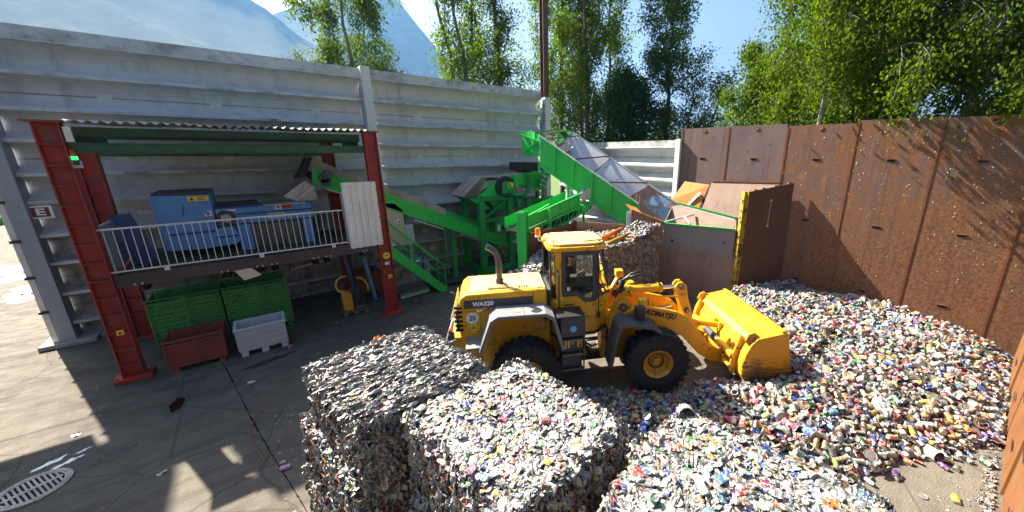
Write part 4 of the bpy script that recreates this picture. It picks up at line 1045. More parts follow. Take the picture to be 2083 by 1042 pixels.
MB().tube((7.88, 13.72, 1.94), (7.88, 13.66, 1.94), .09, 14).build('unit_fan', M['black'], q)
MB().bar((7.1, 14.0, 1.55), (8.2, 14.0, 1.25), .06, .05).build('unit_shelf', M['green_frame'], sm)

# --- green I-section post in front of the machine
gp = thing('green_post', 'free standing bright green steel post at the end of the rusty bunker wall', 'post', (6.36, 9.85, 0))
MB().ibeam((6.36, 9.85, 0), (6.36, 9.85, 3.22), .34, .30, .022, .016, up=(.77, .64, 0)).build('column', M['green'], gp, bevel=.004)

# --- short discharge conveyor with lattice side
dc = thing('short_conveyor', 'short green conveyor with lattice side rising over the rusty bunker', 'conveyor', (8.3, 10.6, 0))
P0, P1 = Vector((6.62, 10.35, 2.30)), Vector((10.05, 10.75, 2.98))
ax = (P1-P0).normalized(); sd_ = ax.cross(Vector((0, 0, 1))).normalized()
def dpt(s, side=0.0, up=0.0): return P0 + ax*s + sd_*side + Vector((0, 0, up))
L = (P1-P0).length
MB().prism([dpt(0, .0, .18), dpt(L*.86, 0, .18), dpt(L*.86, 0, .62), dpt(0, 0, .55)], sd_*-.03).build('side_board', M['green'], dc)
MB().prism([dpt(0, -.9, .18), dpt(L*.9, -.9, .18), dpt(L*.9, -.9, .62), dpt(0, -.9, .55)], sd_*-.03).build('side_board', M['green'], dc)
for s in (.9, 1.9, 2.4, 2.9): MB().bar(dpt(s, .015, .2), dpt(s, .015, .56), .03, .03, up=ax).build('board_stay', M['green'], dc)
MB().bar(dpt(0, .02, .58), dpt(L*.86, .02, .645), .05, .03).build('board_lip', M['green'], dc)
MB().bar(dpt(-.1, .05, .10), dpt(L*.95, .05, .16), .06, .07).build('chord', M['green'], dc)
MB().bar(dpt(-.1, .05, -.32), dpt(L*.95, .05, -.12), .06, .07).build('chord', M['green'], dc)
for k in range(6):
    a = .05 + .46*k
    MB().tube(dpt(a, .05, -.30+.03*k), dpt(a+.4, .05, .10), .017, 6).build('lattice_bar', M['green'], dc)
    MB().tube(dpt(a+.42, .05, -.28+.03*k), dpt(a+.42, .05, .10), .017, 6).build('lattice_bar', M['green'], dc)
MB().prism([dpt(L*.80, .055, -.18), dpt(L*1.0, .055, -.12), dpt(L*1.0, .055, .15), dpt(L*.80, .055, .12)], sd_*.025).build('head_plate', M['green'], dc, bevel=.005)
MB().prism([dpt(L*.98, .09, .02), dpt(L*1.06, .09, .02), dpt(L*1.06, .09, .32), dpt(L*.98, .09, .3)], sd_*.05).build('bearing_plate', M['green'], dc, bevel=.008)
MB().box(*sum(([v-.09, v+.09] for v in dpt(L*.86, .14, .06)), [])).build('take_up', M['green'], dc, bevel=.01)
MB().tube(dpt(L*1.0, .05, .03), dpt(L*1.0, -.9, .03), .17, 18).build('head_roller', M['belt'], dc, smooth=True)
MB().prism([dpt(0, -.03, .14), dpt(L, -.03, .2), dpt(L, -.03, .17), dpt(0, -.03, .11)], sd_*-.84).build('belt', M['belt'], dc)
MB().prism([dpt(0.2, .02, -.37), dpt(L*.98, .02, -.15), dpt(L*.98, .02, -.17), dpt(0.2, .02, -.39)], sd_*-.84).build('return_belt', M['belt'], dc)
MB().prism([dpt(L*.86, .02, .64), dpt(L*1.03, .02, .70), dpt(L*1.03, .02, .30), dpt(L*.88, .02, .28)], sd_*-.02).build('head_guard', M['grey_box'], dc)
MB().prism([dpt(L*.9, -.2, .2), dpt(L*1.03, -.3, .74), dpt(L*1.03, -.8, .74), dpt(L*.9, -.85, .2)], ax*.02).build('deflector', M['chute'], dc)
for s in (.02, 1.22): MB().bar(dpt(s, .12, .65), (dpt(s, .12).x, dpt(s, .12).y, 0), .09, .09, up=(0, 1, 0)).build('leg', M['green'], dc)
MB().bar(dpt(-.02, .12, .62), dpt(1.22, .12, .74), .05, .05).build('leg_tie', M['green'], dc)
MB().bar(dpt(2.6, -.4, -.3), (dpt(2.6).x, dpt(2.6).y, 0), .1, .1, up=(0, 1, 0)).build('leg', M['green'], dc)

# --- big trough conveyor from the hopper
bc = thing('trough_conveyor', 'large bright green trough conveyor with grey lined chute rising from the hopper', 'conveyor', (9.8, 11, 0))
U, D_ = Vector((9.10, 12.6, 5.68)), Vector((11.34, 9.25, 3.12))      # near top edge, upper and lower end
UR, DR = Vector((10.72, 12.5, 5.86)), Vector((12.33, 7.75, 2.93))    # far top edge
dn = Vector((-.04, 0, -1.12))
n_in = Vector((.03, .02, 0))
MB().prism([U, D_, D_+dn, U+dn], n_in).build('side_plate', M['green'], bc)
MB().bar(U+Vector((-.02, 0, .0)), D_+Vector((-.02, 0, .0)), .07, .045).build('top_flange', M['white_sheet'], bc)
MB().bar(U+dn+Vector((-.03, -.02, -.0)), D_+dn+Vector((-.03, -.02, 0)), .08, .10).build('bottom_flange', M['green'], bc)
for k in range(5):
    t = .15 + .19*k; p = U.lerp(D_, t)
    MB().prism([p+Vector((0, 0, -.03)), p+dn*.93, p+dn*.93+Vector((.04, -.06, 0)), p+Vector((.04, -.06, -.05))], Vector((-.12, -.08, 0))).build('side_rib', M['green'], bc)
# lining: steep near wall, floor, far wall
def lerp3(t, a, b): return a.lerp(b, t)
UN, DN = U+Vector((.04, .02, -.06)), D_+Vector((.04, .02, -.06))
UF, DF = Vector((9.26, 12.6, 4.75)), Vector((11.50, 9.20, 2.15))
for k, (t0, t1, mt) in enumerate(((0, .36, 'chute'), (.362, .70, 'chute'), (.702, 1.0, 'hopper_plate'))):
    a, b = lerp3(t0, UR, DR), lerp3(t1, UR, DR); c_, d_ = lerp3(t0, UF, DF), lerp3(t1, UF, DF)
    grid = [[lerp3(j_/7, lerp3(t0+(t1-t0)*i_/6, UR, DR), lerp3(t0+(t1-t0)*i_/6, UF, DF)) for j_ in range(8)] for i_ in range(7)]
    MB().sheet(grid, (.02, .012, 0)).build('far_lining', M[mt], bc, smooth=True)
    MB().bar(a.lerp(c_, .0)+Vector((-.012, -.008, 0)), c_+Vector((-.012, -.008, 0)), .03, .012, up=(1, .6, 0)).build('lining_seam', M['rust_seam'], bc)
    e_, f_ = lerp3(t0, UN, DN), lerp3(t1, UN, DN)
    MB().prism([e_, f_, d_, c_], Vector((0, 0, -.02))).build('near_lining', M['chute'], bc)
a, b = lerp3(.72, UR, DR), lerp3(1.0, UR, DR); c_, d_ = lerp3(.80, UF, DF).lerp(lerp3(.80, UR, DR), .55), DF.lerp(DR, .35)
MB().prism([a+Vector((-.006, -.004, -.03)), b+Vector((-.006, -.004, -.03)), d_+Vector((-.006, -.004, 0)), c_+Vector((-.006, -.004, 0))], Vector((.004, .002, 0))).build('blue_lining', M['blue_liner'], bc)
MB().bar(UR, DR, .05, .05).build('far_lip', M['galv'], bc)
MB().prism([UR+Vector((.05, .02, 0)), DR+Vector((.05, .02, 0)), DR+Vector((.05, .02, -.7)), UR+Vector((.05, .02, -.8))], Vector((.03, .02, 0))).build('far_side_plate', M['green_frame'], bc)
for t in (.06, .36, .70):
    MB().bar(lerp3(t, U, D_)+Vector((0, 0, .03)), lerp3(t-.02*(t > .1), UR, DR)+Vector((0, 0, .03)), .05, .05).build('tie_bar', M['rust_dark'] if t > .1 else M['wood'], bc)
# head housing
hh = U + Vector((0, .0, 0))
MB().prism([U+Vector((-.02, .05, .0)), U+Vector((-.10, .55, .22)), U+Vector((-.22, .85, .12)), U+Vector((-.32, .98, -.3)), U+Vector((-.25, .80, -.78)), U+Vector((-.05, .05, -.80))], Vector((.04, .02, 0))).build('head_side', M['green'], bc)
MB().prism([UR+Vector((0, .05, .0)), UR+Vector((-.05, .55, .18)), UR+Vector((-.12, .9, .02)), UR+Vector((-.1, .9, -.6)), UR+Vector((0, .05, -.7))], Vector((.04, .02, 0))).build('head_side', M['green_frame'], bc)
MB().prism([U+Vector((.0, .5, .2)), U+Vector((-.1, .78, .13)), UR+Vector((-.1, .8, .1)), UR+Vector((-.05, .5, .17))], Vector((0, 0, -.03))).build('head_cover', M['green'], bc)
for k in range(4):
    p, q_ = U+Vector((.35, .06+.13*k, .08)), UR+Vector((-.1, .06+.13*k, .08))
    MB().bar(p, q_, .07, .05).build('cover_slat', M['wood'], bc)
MB().bar(U+Vector((-.35, 1.0, .12)), U+Vector((.02, .6, .22)), .05, .05).build('head_arm', M['green'], bc)
MB().bar(U+Vector((-.36, 1.0, .10)), U+Vector((-.05, .05, -.22)), .07, .06).build('head_arm', M['green'], bc)
MB().bar(U+Vector((-.08, .1, -.25)), U+Vector((-.30, .75, -.62)), .05, .05).build('head_arm', M['green'], bc)
MB().bar(U+Vector((-.05, .3, .15)), U+Vector((-.11, .3, -.7)), .06, .05, up=(0, 1, 0)).build('head_rib', M['green'], bc)
MB().prism([U+Vector((.5, .02, -.5)), UR+Vector((-.4, .0, -.4)), UR+Vector((-.55, -.7, -.62)), U+Vector((.65, -.65, -.72))], Vector((0, .0, .02))).build('deflector_plate', M['hopper_grey'], bc)
for (p, x2, y2) in ((lerp3(.30, U, D_)+dn, 9.75, 11.7), (lerp3(.12, UR, DR)+Vector((0, 0, -.7)), 10.9, 12.0), (lerp3(.55, UR, DR)+Vector((0, 0, -.7)), 11.5, 10.2)):
    MB().tube(p, (x2, y2, 0), .06, 10).build('support_leg', M['green'], bc)
MB().tube(lerp3(.5, U, D_)+dn, (9.3, 10.9, 2.9), .04, 8).build('stay', M['green'], bc)
q = MB().pipe([lerp3(.97, U, D_)+Vector((-.03, -.02, .05)), lerp3(.97, U, D_)+Vector((-.03, -.02, .28)), lerp3(.995, U, D_)+Vector((.03, -.02, .28)), lerp3(.995, U, D_)+Vector((.03, -.02, .05))], .012, 6).build('small_ladder', M['galv'], bc)

# ================================================================== RUSTY STEEL WALLS, HOPPER, BUNKER
TW = Vector((-.141, .99, 0)).normalized(); NW = Vector((-.99, -.141, 0)).normalized()   # along the big wall, out of it
W0 = Vector((14.0 - .141*0, 0, 0))
def rw(s, out=0.0, z=0.0):
    """s along the big rusty wall (s = y/0.99), out towards the yard"""
    return W0 + TW*s + NW*out + Vector((0, 0, z))
rwall = thing('rusty_wall', 'tall rusty steel plate wall behind the heap, streaked orange and splashed white', 'wall', tuple(rw(3)))
edges = [8.60, 6.89, 5.06, 3.28, 1.52, -.22, -1.0]
tops = [5.90, 5.91, 5.84, 5.91, 5.88, 5.90]
for i in range(6):
    a, b = edges[i]-.03, edges[i+1]+.03
    MB().prism([rw(a, 0, 0), rw(b, 0, 0), rw(b, 0, tops[i]), rw(a, 0, tops[i])], NW*-.03).build('panel', M['rust_mauve'] if i < 2 else M['rust_wall'], rwall)
    s = edges[i]
    MB().prism([rw(s-.028, .012, 0), rw(s+.028, .012, 0), rw(s+.028, .012, tops[i]-.03), rw(s-.028, .012, tops[i]-.03)], NW*-.05).build('weld_seam', M['rust_seam'], rwall)
    m = (edges[i]+edges[i+1])/2
    for z in ((4.81, 2.93, .96) if i < 5 else ()):
        MB().prism([rw(m-.09, .004, z-.028), rw(m+.09, .004, z-.028), rw(m+.09, .004, z+.028), rw(m-.09, .004, z+.028)], NW*-.006).build('slot', M['iron_dark'], rwall)
        MB().bar(rw(m-.10, .012, z+.04), rw(m+.10, .012, z+.04), .02, .018).build('slot_lip', M['rust_seam'], rwall)
    if i < 5:
        o = MB().lathe([(.035, .0), (.065, .0), (.065, .012), (.035, .012)], rw(m, .002, tops[i]-.1), NW, 14, closed=True).build('lifting_eye', M['rust_seam'], rwall)
        MB().disc(rw(m, .003, tops[i]-.1), NW, .034, .003, 12).build('eye_hole', M['sticker_yellow'] if i < 3 else M['iron_dark'], rwall)
for i, s in enumerate((7.9, 6.1, 4.2, 2.4, .6)):
    MB().ibeam(rw(s, -.2, 0), rw(s, -.2, 5.5), .2, .2, up=TW).build('back_post', M['rust_dark'], rwall)
# dried splashes stuck on the plates
spl = MB()
for k in range(520):
    s = 6.6 - 7.2*rng.random()**.8; z = 1.2 + 4.5*rng.random()**.7; r_ = .004 + .012*rng.random()**3
    if s > 5 and rng.random() < .8: continue
    n = 5; a0 = rng.random()*6
    pts = [rw(s+r_*(.6+.8*rng.random())*math.cos(a0+6.283*j/n), .003+.004*rng.random(), z+1.4*r_*(.6+.8*rng.random())*math.sin(a0+6.283*j/n)) for j in range(n)]
    spl.add(pts + [rw(s, .010, z)], [(j, (j+1) % n, n) for j in range(n)])
spl.build('dried_splash', M['cream'], rwall, kind='stuff')

nw = thing('near_steel_wall', 'sunlit orange rusted low steel wall at the edge of the bare concrete', 'wall', (10, -.85, 0))
xs = [4.2, 6.0, 7.9, 9.8, 11.7, 13.55]
for i in range(5):
    MB().prism([(xs[i]+.008, -.80-.012*(i % 2), 0), (xs[i+1]-.008, -.82-.012*(i % 2), 0), (xs[i+1]-.008, -.86-.012*(i % 2), 1.9+.08*(i % 2)), (xs[i]+.008, -.84-.012*(i % 2), 1.9+.08*(i % 2))], (0, -.04, 0)).build('panel', M['rust_near'], nw)
    for z, dx in ((.5, .5), (1.1, 1.1)):
        MB().prism([(xs[i]+dx, -.797, z-.02), (xs[i]+dx+.34, -.798, z+.0), (xs[i]+dx+.36, -.80, z+.05), (xs[i]+dx+.02, -.80, z+.035)], (0, -.006, 0)).build('gash', M['iron_dark'], nw)

# partition plate with its yellow edge post
pt = thing('partition_plate', 'dark rusty steel partition plate with a yellow edge post beside the hopper', 'partition', (12.5, 5.1, 0))
PA, PB = Vector((13.24, 4.56, 0)), Vector((12.02, 5.42, 0))
pn_ = (PB-PA).cross(Vector((0, 0, 1))).normalized()
def pp_(t, z, out=0.0): return PA.lerp(PB, t) + Vector((0, 0, z)) + pn_*out
for t0, t1 in ((0.0, .55), (.558, 1.0)):
    z0, z1 = 4.10-.28*t0, 4.10-.28*t1
    MB().prism([pp_(t0, 0), pp_(t1, 0), pp_(t1, z1), pp_(t0, z0)], pn_*.025).build('plate', M['rust_dark'], pt)
MB().ibeam(pp_(1.06, 0), pp_(1.06, 3.84), .16, .17, .02, .014, up=(PB-PA)).build('edge_post', M['yellow_post'], pt, bevel=.004)
for z in (.75, 1.35): MB().tube(pp_(1.06, z)+Vector((-.12, .06, 0)), pp_(1.06, z)+Vector((.22, -.08, .0)), .018, 8).build('pin', M['steel'], pt)
MB().ibeam(pp_(.5, 0, .12), pp_(.5, 3.5, .12), .16, .14, up=(PB-PA)).build('back_stiffener', M['rust_dark'], pt)
for t in (.06, .35, .62, .8): MB().bar(pp_(t, 4.08-.28*t, .01), pp_(t+.08, 4.10-.28*t, .01), .05, .07).build('top_scrap', M['rust_seam'], pt)
side = -1 if (pn_.dot(Vector((-1, -1, 0))) < 0) else 1
wr = thing('hanging_wire', 'thin pale wire with two blobs hanging on the dark partition plate', 'wire', tuple(pp_(.45, 2.7)))
wo = Vector((0, 0, 0)) + pn_*(.045 if side > 0 else -.02)
MB().pipe([pp_(.47, 3.55)+wo, pp_(.475, 3.1)+wo, pp_(.48, 2.75)+wo], .007, 6).build('strand', M['galv'], wr)
for z in (3.55, 2.72): MB().lathe([(.0, -.04), (.035, -.02), (.04, .01), (.0, .045)], pp_(.475, z)+wo, (0, 0, 1), 8).build('blob', M['plastic_grey'], wr, smooth=True)

# hopper
hp_ = thing('feed_hopper', 'rust stained steel feed hopper with a green rim under tilted orange plates', 'hopper', (11.7, 7.0, 0))
F0, F1 = Vector((11.04, 7.82, 0)), Vector((11.88, 5.62, 0))
fn_ = (F1-F0).cross(Vector((0, 0, 1))).normalized()
if fn_.x > 0: fn_ = -fn_
def hf(t, z, out=0.0): return F0.lerp(F1, t) + Vector((0, 0, z)) + fn_*out
MB().prism([hf(0, 1.62), hf(1, 1.70), hf(1, 2.56), hf(0, 2.56)], fn_*.02).build('upper_plate', M['hopper_grey'], hp_)
MB().prism([hf(0, 0, .012), hf(1, 0, .012), hf(1, 1.72, .012), hf(0, 1.64, .012)], fn_*.022).build('lower_plate', M['hopper_plate'], hp_)
MB().bar(hf(-.01, 2.59, .01), hf(1.0, 2.59, .01), .07, .06).build('front_rim', M['green_frame'], hp_, bevel=.006)
for t, z, r_ in ((.14, 2.0, .05), (.87, 2.12, .032), (.75, 1.9, .02), (.1, 1.7, .02), (.2, 1.68, .02), (.55, 1.2, .018), (.64, 1.0, .018), (.58, .7, .02)):
    MB().disc(hf(t, z, .0351 if z < 1.7 else .0201), fn_, r_, .002, 16).build('bolt_hole', M['iron_dark'], hp_)
B0, B1 = Vector((12.22, 8.3, 0)), Vector((12.55, 5.98, 0))
MB().prism([B0+Vector((0, 0, 3.2)), B1+Vector((0, 0, 2.84)), F1+Vector((-.03, .05, 1.9)), F0+Vector((.05, .02, 1.9))], Vector((.02, 0, -.01))).build('back_lining', M['hopper_plate'], hp_)
MB().prism([B0+Vector((-.03, 0, 3.16)), B1+Vector((-.03, 0, 2.81)), B1+Vector((-.16, -.0, 2.60)), B0+Vector((-.25, .0, 2.80))], Vector((-.004, 0, .004))).build('blue_lining', M['blue_liner'], hp_)
MB().bar(B0+Vector((0, 0, 3.22)), B1+Vector((0, 0, 2.87)), .05, .05).build('back_rim', M['green_frame'], hp_)
MB().prism([hf(0, 2.56), hf(0, 1.0), B0+Vector((0, 0, 1.0)), B0+Vector((0, 0, 3.1))], Vector((.01, .02, 0))).build('side_lining', M['hopper_plate'], hp_)
MB().prism([F1+Vector((0, 0, 2.56)), F1+Vector((0, 0, .0)), B1+Vector((0, 0, .0)), B1+Vector((0, 0, 2.8))], Vector((.01, -.02, 0))).build('side_lining', M['hopper_plate'], hp_)
MB().prism([(10.18, 8.78, 0), (11.03, 7.83, 0), (11.03, 7.83, 2.60), (10.30, 8.64, 3.02), (10.18, 8.78, 3.02)], (.018, .014, 0)).build('wing_plate', M['rust_bunker'], hp_)
MB().prism([(10.13, 8.80, 0), (10.24, 8.68, 0), (10.24, 8.68, 2.98), (10.13, 8.80, 2.98)], (-.03, -.03, 0)).build('wing_post', M['grey_box'], hp_)
MB().bar((10.26, 8.69, 3.05), (11.04, 7.82, 2.63), .06, .05).build('wing_rim', M['rust_orange'], hp_)
MB().prism([(10.32, 8.75, 3.0), (10.62, 8.5, 2.9), (10.75, 8.9, 3.05), (10.4, 9.1, 3.2)], (0, 0, .02)).build('loose_plate', M['rust_orange'], hp_)
cb_ = MB().pipe([hf(.0, 2.63), (11.45, 7.6, 2.73), (11.75, 7.35, 2.83), (12.1, 7.3, 2.87)], .035, 8).build('cross_tube', M['galv'], hp_)
MB().pipe([hf(.38, 2.62, -.05), (11.55, 7.35, 2.86), (11.62, 7.3, 2.72), (11.66, 7.2, 2.55)], .05, 7).build('rag', M['skirt'], hp_)
sp1 = thing('orange_plate', 'tilted orange steel plate with a grey batten above the hopper', 'steel plate', (12.5, 7.8, 2.9))
q0 = [Vector((12.69, 8.2, 3.95)), Vector((12.82, 7.24, 3.87)), Vector((12.36, 7.36, 2.91)), Vector((12.21, 8.41, 3.27))]
MB().prism(q0, (.03, .0, .02)).build('plate', M['rust_orange'], sp1)
MB().bar(Vector((12.60, 7.42, 3.62))+Vector((-.02, 0, .0)), Vector((12.33, 7.78, 3.06))+Vector((-.02, 0, 0)), .09, .03, up=(-1, 0, .5)).build('batten', M['mesh_sheet'], sp1)
sp2 = thing('rust_plate', 'wide tilted pale rust steel plate leaning above the hopper', 'steel plate', (12.7, 6.2, 2.9))
q1 = [Vector((12.84, 7.15, 4.0)), Vector((13.16, 4.95, 4.06)), Vector((12.60, 5.7, 2.87)), Vector((12.38, 7.23, 2.88))]
MB().prism(q1, (.03, .0, .02)).build('plate', M['hopper_plate'], sp2)
MB().bar(q1[0]+Vector((0, 0, .03)), q1[1]+Vector((0, 0, .03)), .05, .05).build('top_lip', M['rust_seam'], sp2)

# bunker plates
bk = thing('bunker_wall', 'low rusty steel bunker wall around the cans behind the loader', 'wall', (8.3, 9.8, 0))
MB().prism([(6.52, 9.74, 0), (8.70, 10.02, 0), (8.70, 10.02, 2.58), (6.52, 9.74, 2.52)], (-.01, .03, 0)).build('plate', M['rust_dark'], bk)
MB().prism([(8.72, 10.0, 0), (10.16, 8.90, 0), (10.16, 8.90, 2.50), (8.72, 10.0, 2.62)], (.02, .03, 0)).build('plate', M['rust_bunker'], bk)
for p in ((9.2, 9.64, 2.42), (8.95, 9.83, 2.0), (9.9, 9.1, 2.3)): MB().tube(p, (p[0]-.015, p[1]-.02, p[2]), .028, 10).build('bolt_hole', M['iron_dark'], bk)
MB().box(8.66, 8.76, 9.96, 10.1, 0, 2.66).build('corner_post', M['rust_dark'], bk)

# ================================================================== WHEEL LOADER
LD = thing('wheel_loader', 'big yellow wheel loader with its bucket pushed into the heap of cans', 'wheel loader', (4.0, 6.5, 0), local=True)
hr_, hf_ = R(-28), R(-35)
FR = Matrix.Translation((4.0, 6.5, 0)) @ Matrix.Rotation(hr_, 4, 'Z')
FF = Matrix.Translation((6.51, 4.97, 0)) @ Matrix.Rotation(hf_, 4, 'Z')
FREL = FR.inverted() @ FF                       # front frame seen from the rear frame
class LM(MB):
    """written in the rear frame, or (front=True) in the front frame of the articulated machine"""
    def __init__(s, front=False): super().__init__(); s.fr = front
    def build(s, name, mat, parent=None, **k):
        if s.fr: s.v = [tuple(FREL @ Vector(p)) for p in s.v]
        return super().build(name, mat, parent if parent is not None else LD, **k)
def llet(name, text, size, mat, parent, o, ex, ey, front=False, **k):
    if front:
        r3 = FREL.to_3x3(); o = FREL @ Vector(o); ex = r3 @ Vector(ex); ey = r3 @ Vector(ey)
    return lettering(name, text, size, mat, parent, o, ex, ey, **k)

# ---- wheels
def wheel(front, x, ys, zc, rad=.70, wid=.48):
    s = -1 if ys < 0 else 1
    yc = s*.92
    prof = [(.315, -.19), (.345, -.212), (.47, -.238), (.62, -.23), (.665, -.20), (.672, -.1), (.672, .1), (.665, .20), (.62, .23), (.47, .238), (.345, .212), (.315, .19)]
    rim = LM(front).lathe([(.0, .06), (.10, .06), (.10, .03), (.18, .02), (.19, .05), (.24, .08), (.265, .15), (.285, .19), (.315, .215), (.325, .20), (.30, .12), (.30, -.2), (.0, -.2)], (x, yc, zc), (0, s, 0), 36).build('wheel', M['yellow_worn'], smooth=True)
    LM(front).lathe(prof, (x, yc, zc), (0, 1, 0), 48, closed=True).build('tyre', M['rubber'], rim, smooth=True)
    lug = LM(front)
    n = 26
    for k in range(n):
        for side in (-1, 1):
            a = 2*math.pi*(k + (.5 if side > 0 else 0))/n
            def pt(aa, r_, y_): return (x + r_*math.sin(aa), yc + y_, zc + r_*math.cos(aa))
            da, sh = .062, .17
            y0_, y1_ = .01*side, .238*side
            lo = [pt(a+sh-da*.8, .66, y0_), pt(a+sh+da*.8, .66, y0_), pt(a+da, .60, y1_), pt(a-da, .60, y1_)]
            hi = [pt(a+sh-da*.6, .705, y0_), pt(a+sh+da*.6, .705, y0_), pt(a+da*.8, .690, y1_), pt(a-da*.8, .690, y1_)]
            lug.add(lo + hi, [(0, 1, 2, 3), (7, 6, 5, 4), (0, 4, 5, 1), (1, 5, 6, 2), (2, 6, 7, 3), (3, 7, 4, 0)])
    lug.build('tread', M['rubber'], rim)
    for k in range(14):
        a = 2*math.pi*k/14
        LM(front).tube((x+.155*math.sin(a), yc+s*.018, zc+.155*math.cos(a)), (x+.155*math.sin(a), yc+s*.055, zc+.155*math.cos(a)), .020, 6).build('wheel_nut', M['charcoal'], rim)
    LM(front).lathe([(.0, .115), (.085, .11), (.10, .06)], (x, yc, zc), (0, s, 0), 18).build('hub', M['yellow_worn'], rim, smooth=True)
    LM(front).tube((x+.22, yc+s*.06, zc-.10), (x+.25, yc+s*.12, zc-.12), .014, 6).build('valve', M['black'], rim)
for s in (-1, 1):
    wheel(False, .06, s, .71)
    wheel(True, .0, s, .73)
LM().tube((.06, -.7, .71), (.06, .7, .71), .17, 14).build('rear_axle', M['yellow_worn'])
LM(True).tube((0, -.7, .73), (0, .7, .73), .17, 14).build('front_axle', M['yellow_worn'])

# ---- rear body
LM().xz([(-1.20, 1.38), (-1.24, 1.95), (-1.16, 2.26), (-1.04, 2.34), (.56, 2.345), (.56, 1.38)], -.60, .60).build('hood', M['yellow'], bevel=.045, seg=3, smooth=True)
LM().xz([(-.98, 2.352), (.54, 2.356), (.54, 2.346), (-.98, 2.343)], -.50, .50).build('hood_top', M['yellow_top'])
LM().box(-1.09, .27, -.612, -.5985, 2.045, 2.215).build('hood_stripe', M['charcoal'])
llet('lettering', 'WA320', .125, M['white'], LD, (-.72, -.6145, 2.128), (1, 0, 0), (0, 0, 1), bold=.006, width=.42)
llet('script', 'AVANCE', .055, M['print_black'], LD, (-.98, -.602, 1.985), (1, 0, 0), (0, 0, 1), shear=.2, width=.22)
LM().xz([(-.86, 1.97), (-.76, 1.97), (-.74, 2.0), (-.84, 2.0)], -.605, -.5985).build('white_flash', M['white'])
LM().xz([(-.74, 1.955), (-.62, 1.99), (-.53, 2.005), (-.63, 2.02), (-.70, 1.99)], -.606, -.5985).build('red_flash', M['print_red'])
q = LM().box(-.56, -.24, -.606, -.598, 1.88, 2.025).build('side_vent', M['iron_dark'])
for k in range(8): LM().box(-.55+.039*k, -.533+.039*k, -.612, -.6065, 1.89, 2.015).build('vent_bar', M['yellow_worn'], q)
LM().box(-.56, -.24, -.612, -.6065, 1.948, 1.957).build('vent_bar', M['yellow_worn'], q)
q = LM().disc((-.945, -.600, 1.835), (0, -1, 0), .118, .004, 32).build('speed_sign', M['white'])
llet('digits', '20', .15, M['print_black'], q, (-.945, -.6055, 1.835), (1, 0, 0), (0, 0, 1), bold=.004, width=.13)
def warn(x, z, w, h, y=-.604, front=False, par=None):
    q = LM(front).box(x-w/2, x+w/2, y, y+.005, z-h/2, z+h/2).build('warning_label', M['sticker_yellow'], par)
    LM(front).xz([(x-w*.38, z+h*.04), (x+w*.38, z+h*.04), (x, z+h*.42)], y-.002, y-.0002).build('triangle', M['print_black'], q)
    LM(front).xz([(x-w*.20, z+h*.10), (x+w*.20, z+h*.10), (x, z+h*.32)], y-.0035, y-.0021).build('triangle_centre', M['sticker_yellow'], q)
    llet('mark', '-1', w*.6, M['print_black'], q, (x+w*.1, y-.001, z-h*.25), (1, 0, 0), (0, 0, 1), front=front)
warn(-.93, 1.60, .12, .19); warn(-.71, 1.67, .09, .15)
LM().box(-.65, -.51, -.604, -.5985, 1.765, 1.815).build('latch', M['charcoal'])
for x in (-.79, .28): LM().box(x-.004, x+.004, -.603, -.599, 1.42, 2.3).build('panel_gap', M['charcoal'])
LM().box(-.62, -.22, -.44, -.12, 2.357, 2.395).build('hood_hatch', M['yellow_top'], bevel=.008)
LM().box(-.60, -.24, -.40, -.16, 2.3955, 2.405).build('hatch_rib', M['yellow_top'])
for x in (-.55, -.3): LM().tube((x, -.13, 2.40), (x, -.16, 2.40), .02, 6).build('hinge', M['charcoal'])
for x0, x1, y0, y1 in ((-.02, .22, -.46, -.30), (.38, .50, -.5, -.38), (-.02, .10, .15, .32)):
    q = LM().box(x0, x1, y0, y1, 2.3565, 2.361).build('top_vent', M['iron_dark'])
    for k in range(5):
        xx = x0 + (x1-x0)*(k+.5)/5; LM().box(xx-.008, xx+.008, y0, y1, 2.3615, 2.366).build('vent_bar', M['yellow_top'], q)
LM().xz([(-1.255, 1.55), (-1.26, 1.95), (-1.21, 2.16), (-1.17, 2.16), (-1.20, 1.55)], -.56, .56).build('rear_grille', M['charcoal'])
for k in range(6):
    z = 1.58 + .095*k
    LM().box(-1.285, -1.13, -.615, -.555, z, z+.045).build('corner_slot', M['iron_dark'])
    LM().box(-1.285, -1.268, -.55, .55, z, z+.04).build('grille_slat', M['yellow_worn'])
LM().xz([(-1.50, .80), (-1.50, 1.30), (-1.36, 1.46), (-.80, 1.46), (-.80, .80)], -.62, .62).build('counterweight', M['yellow_worn'], bevel=.04, seg=2)
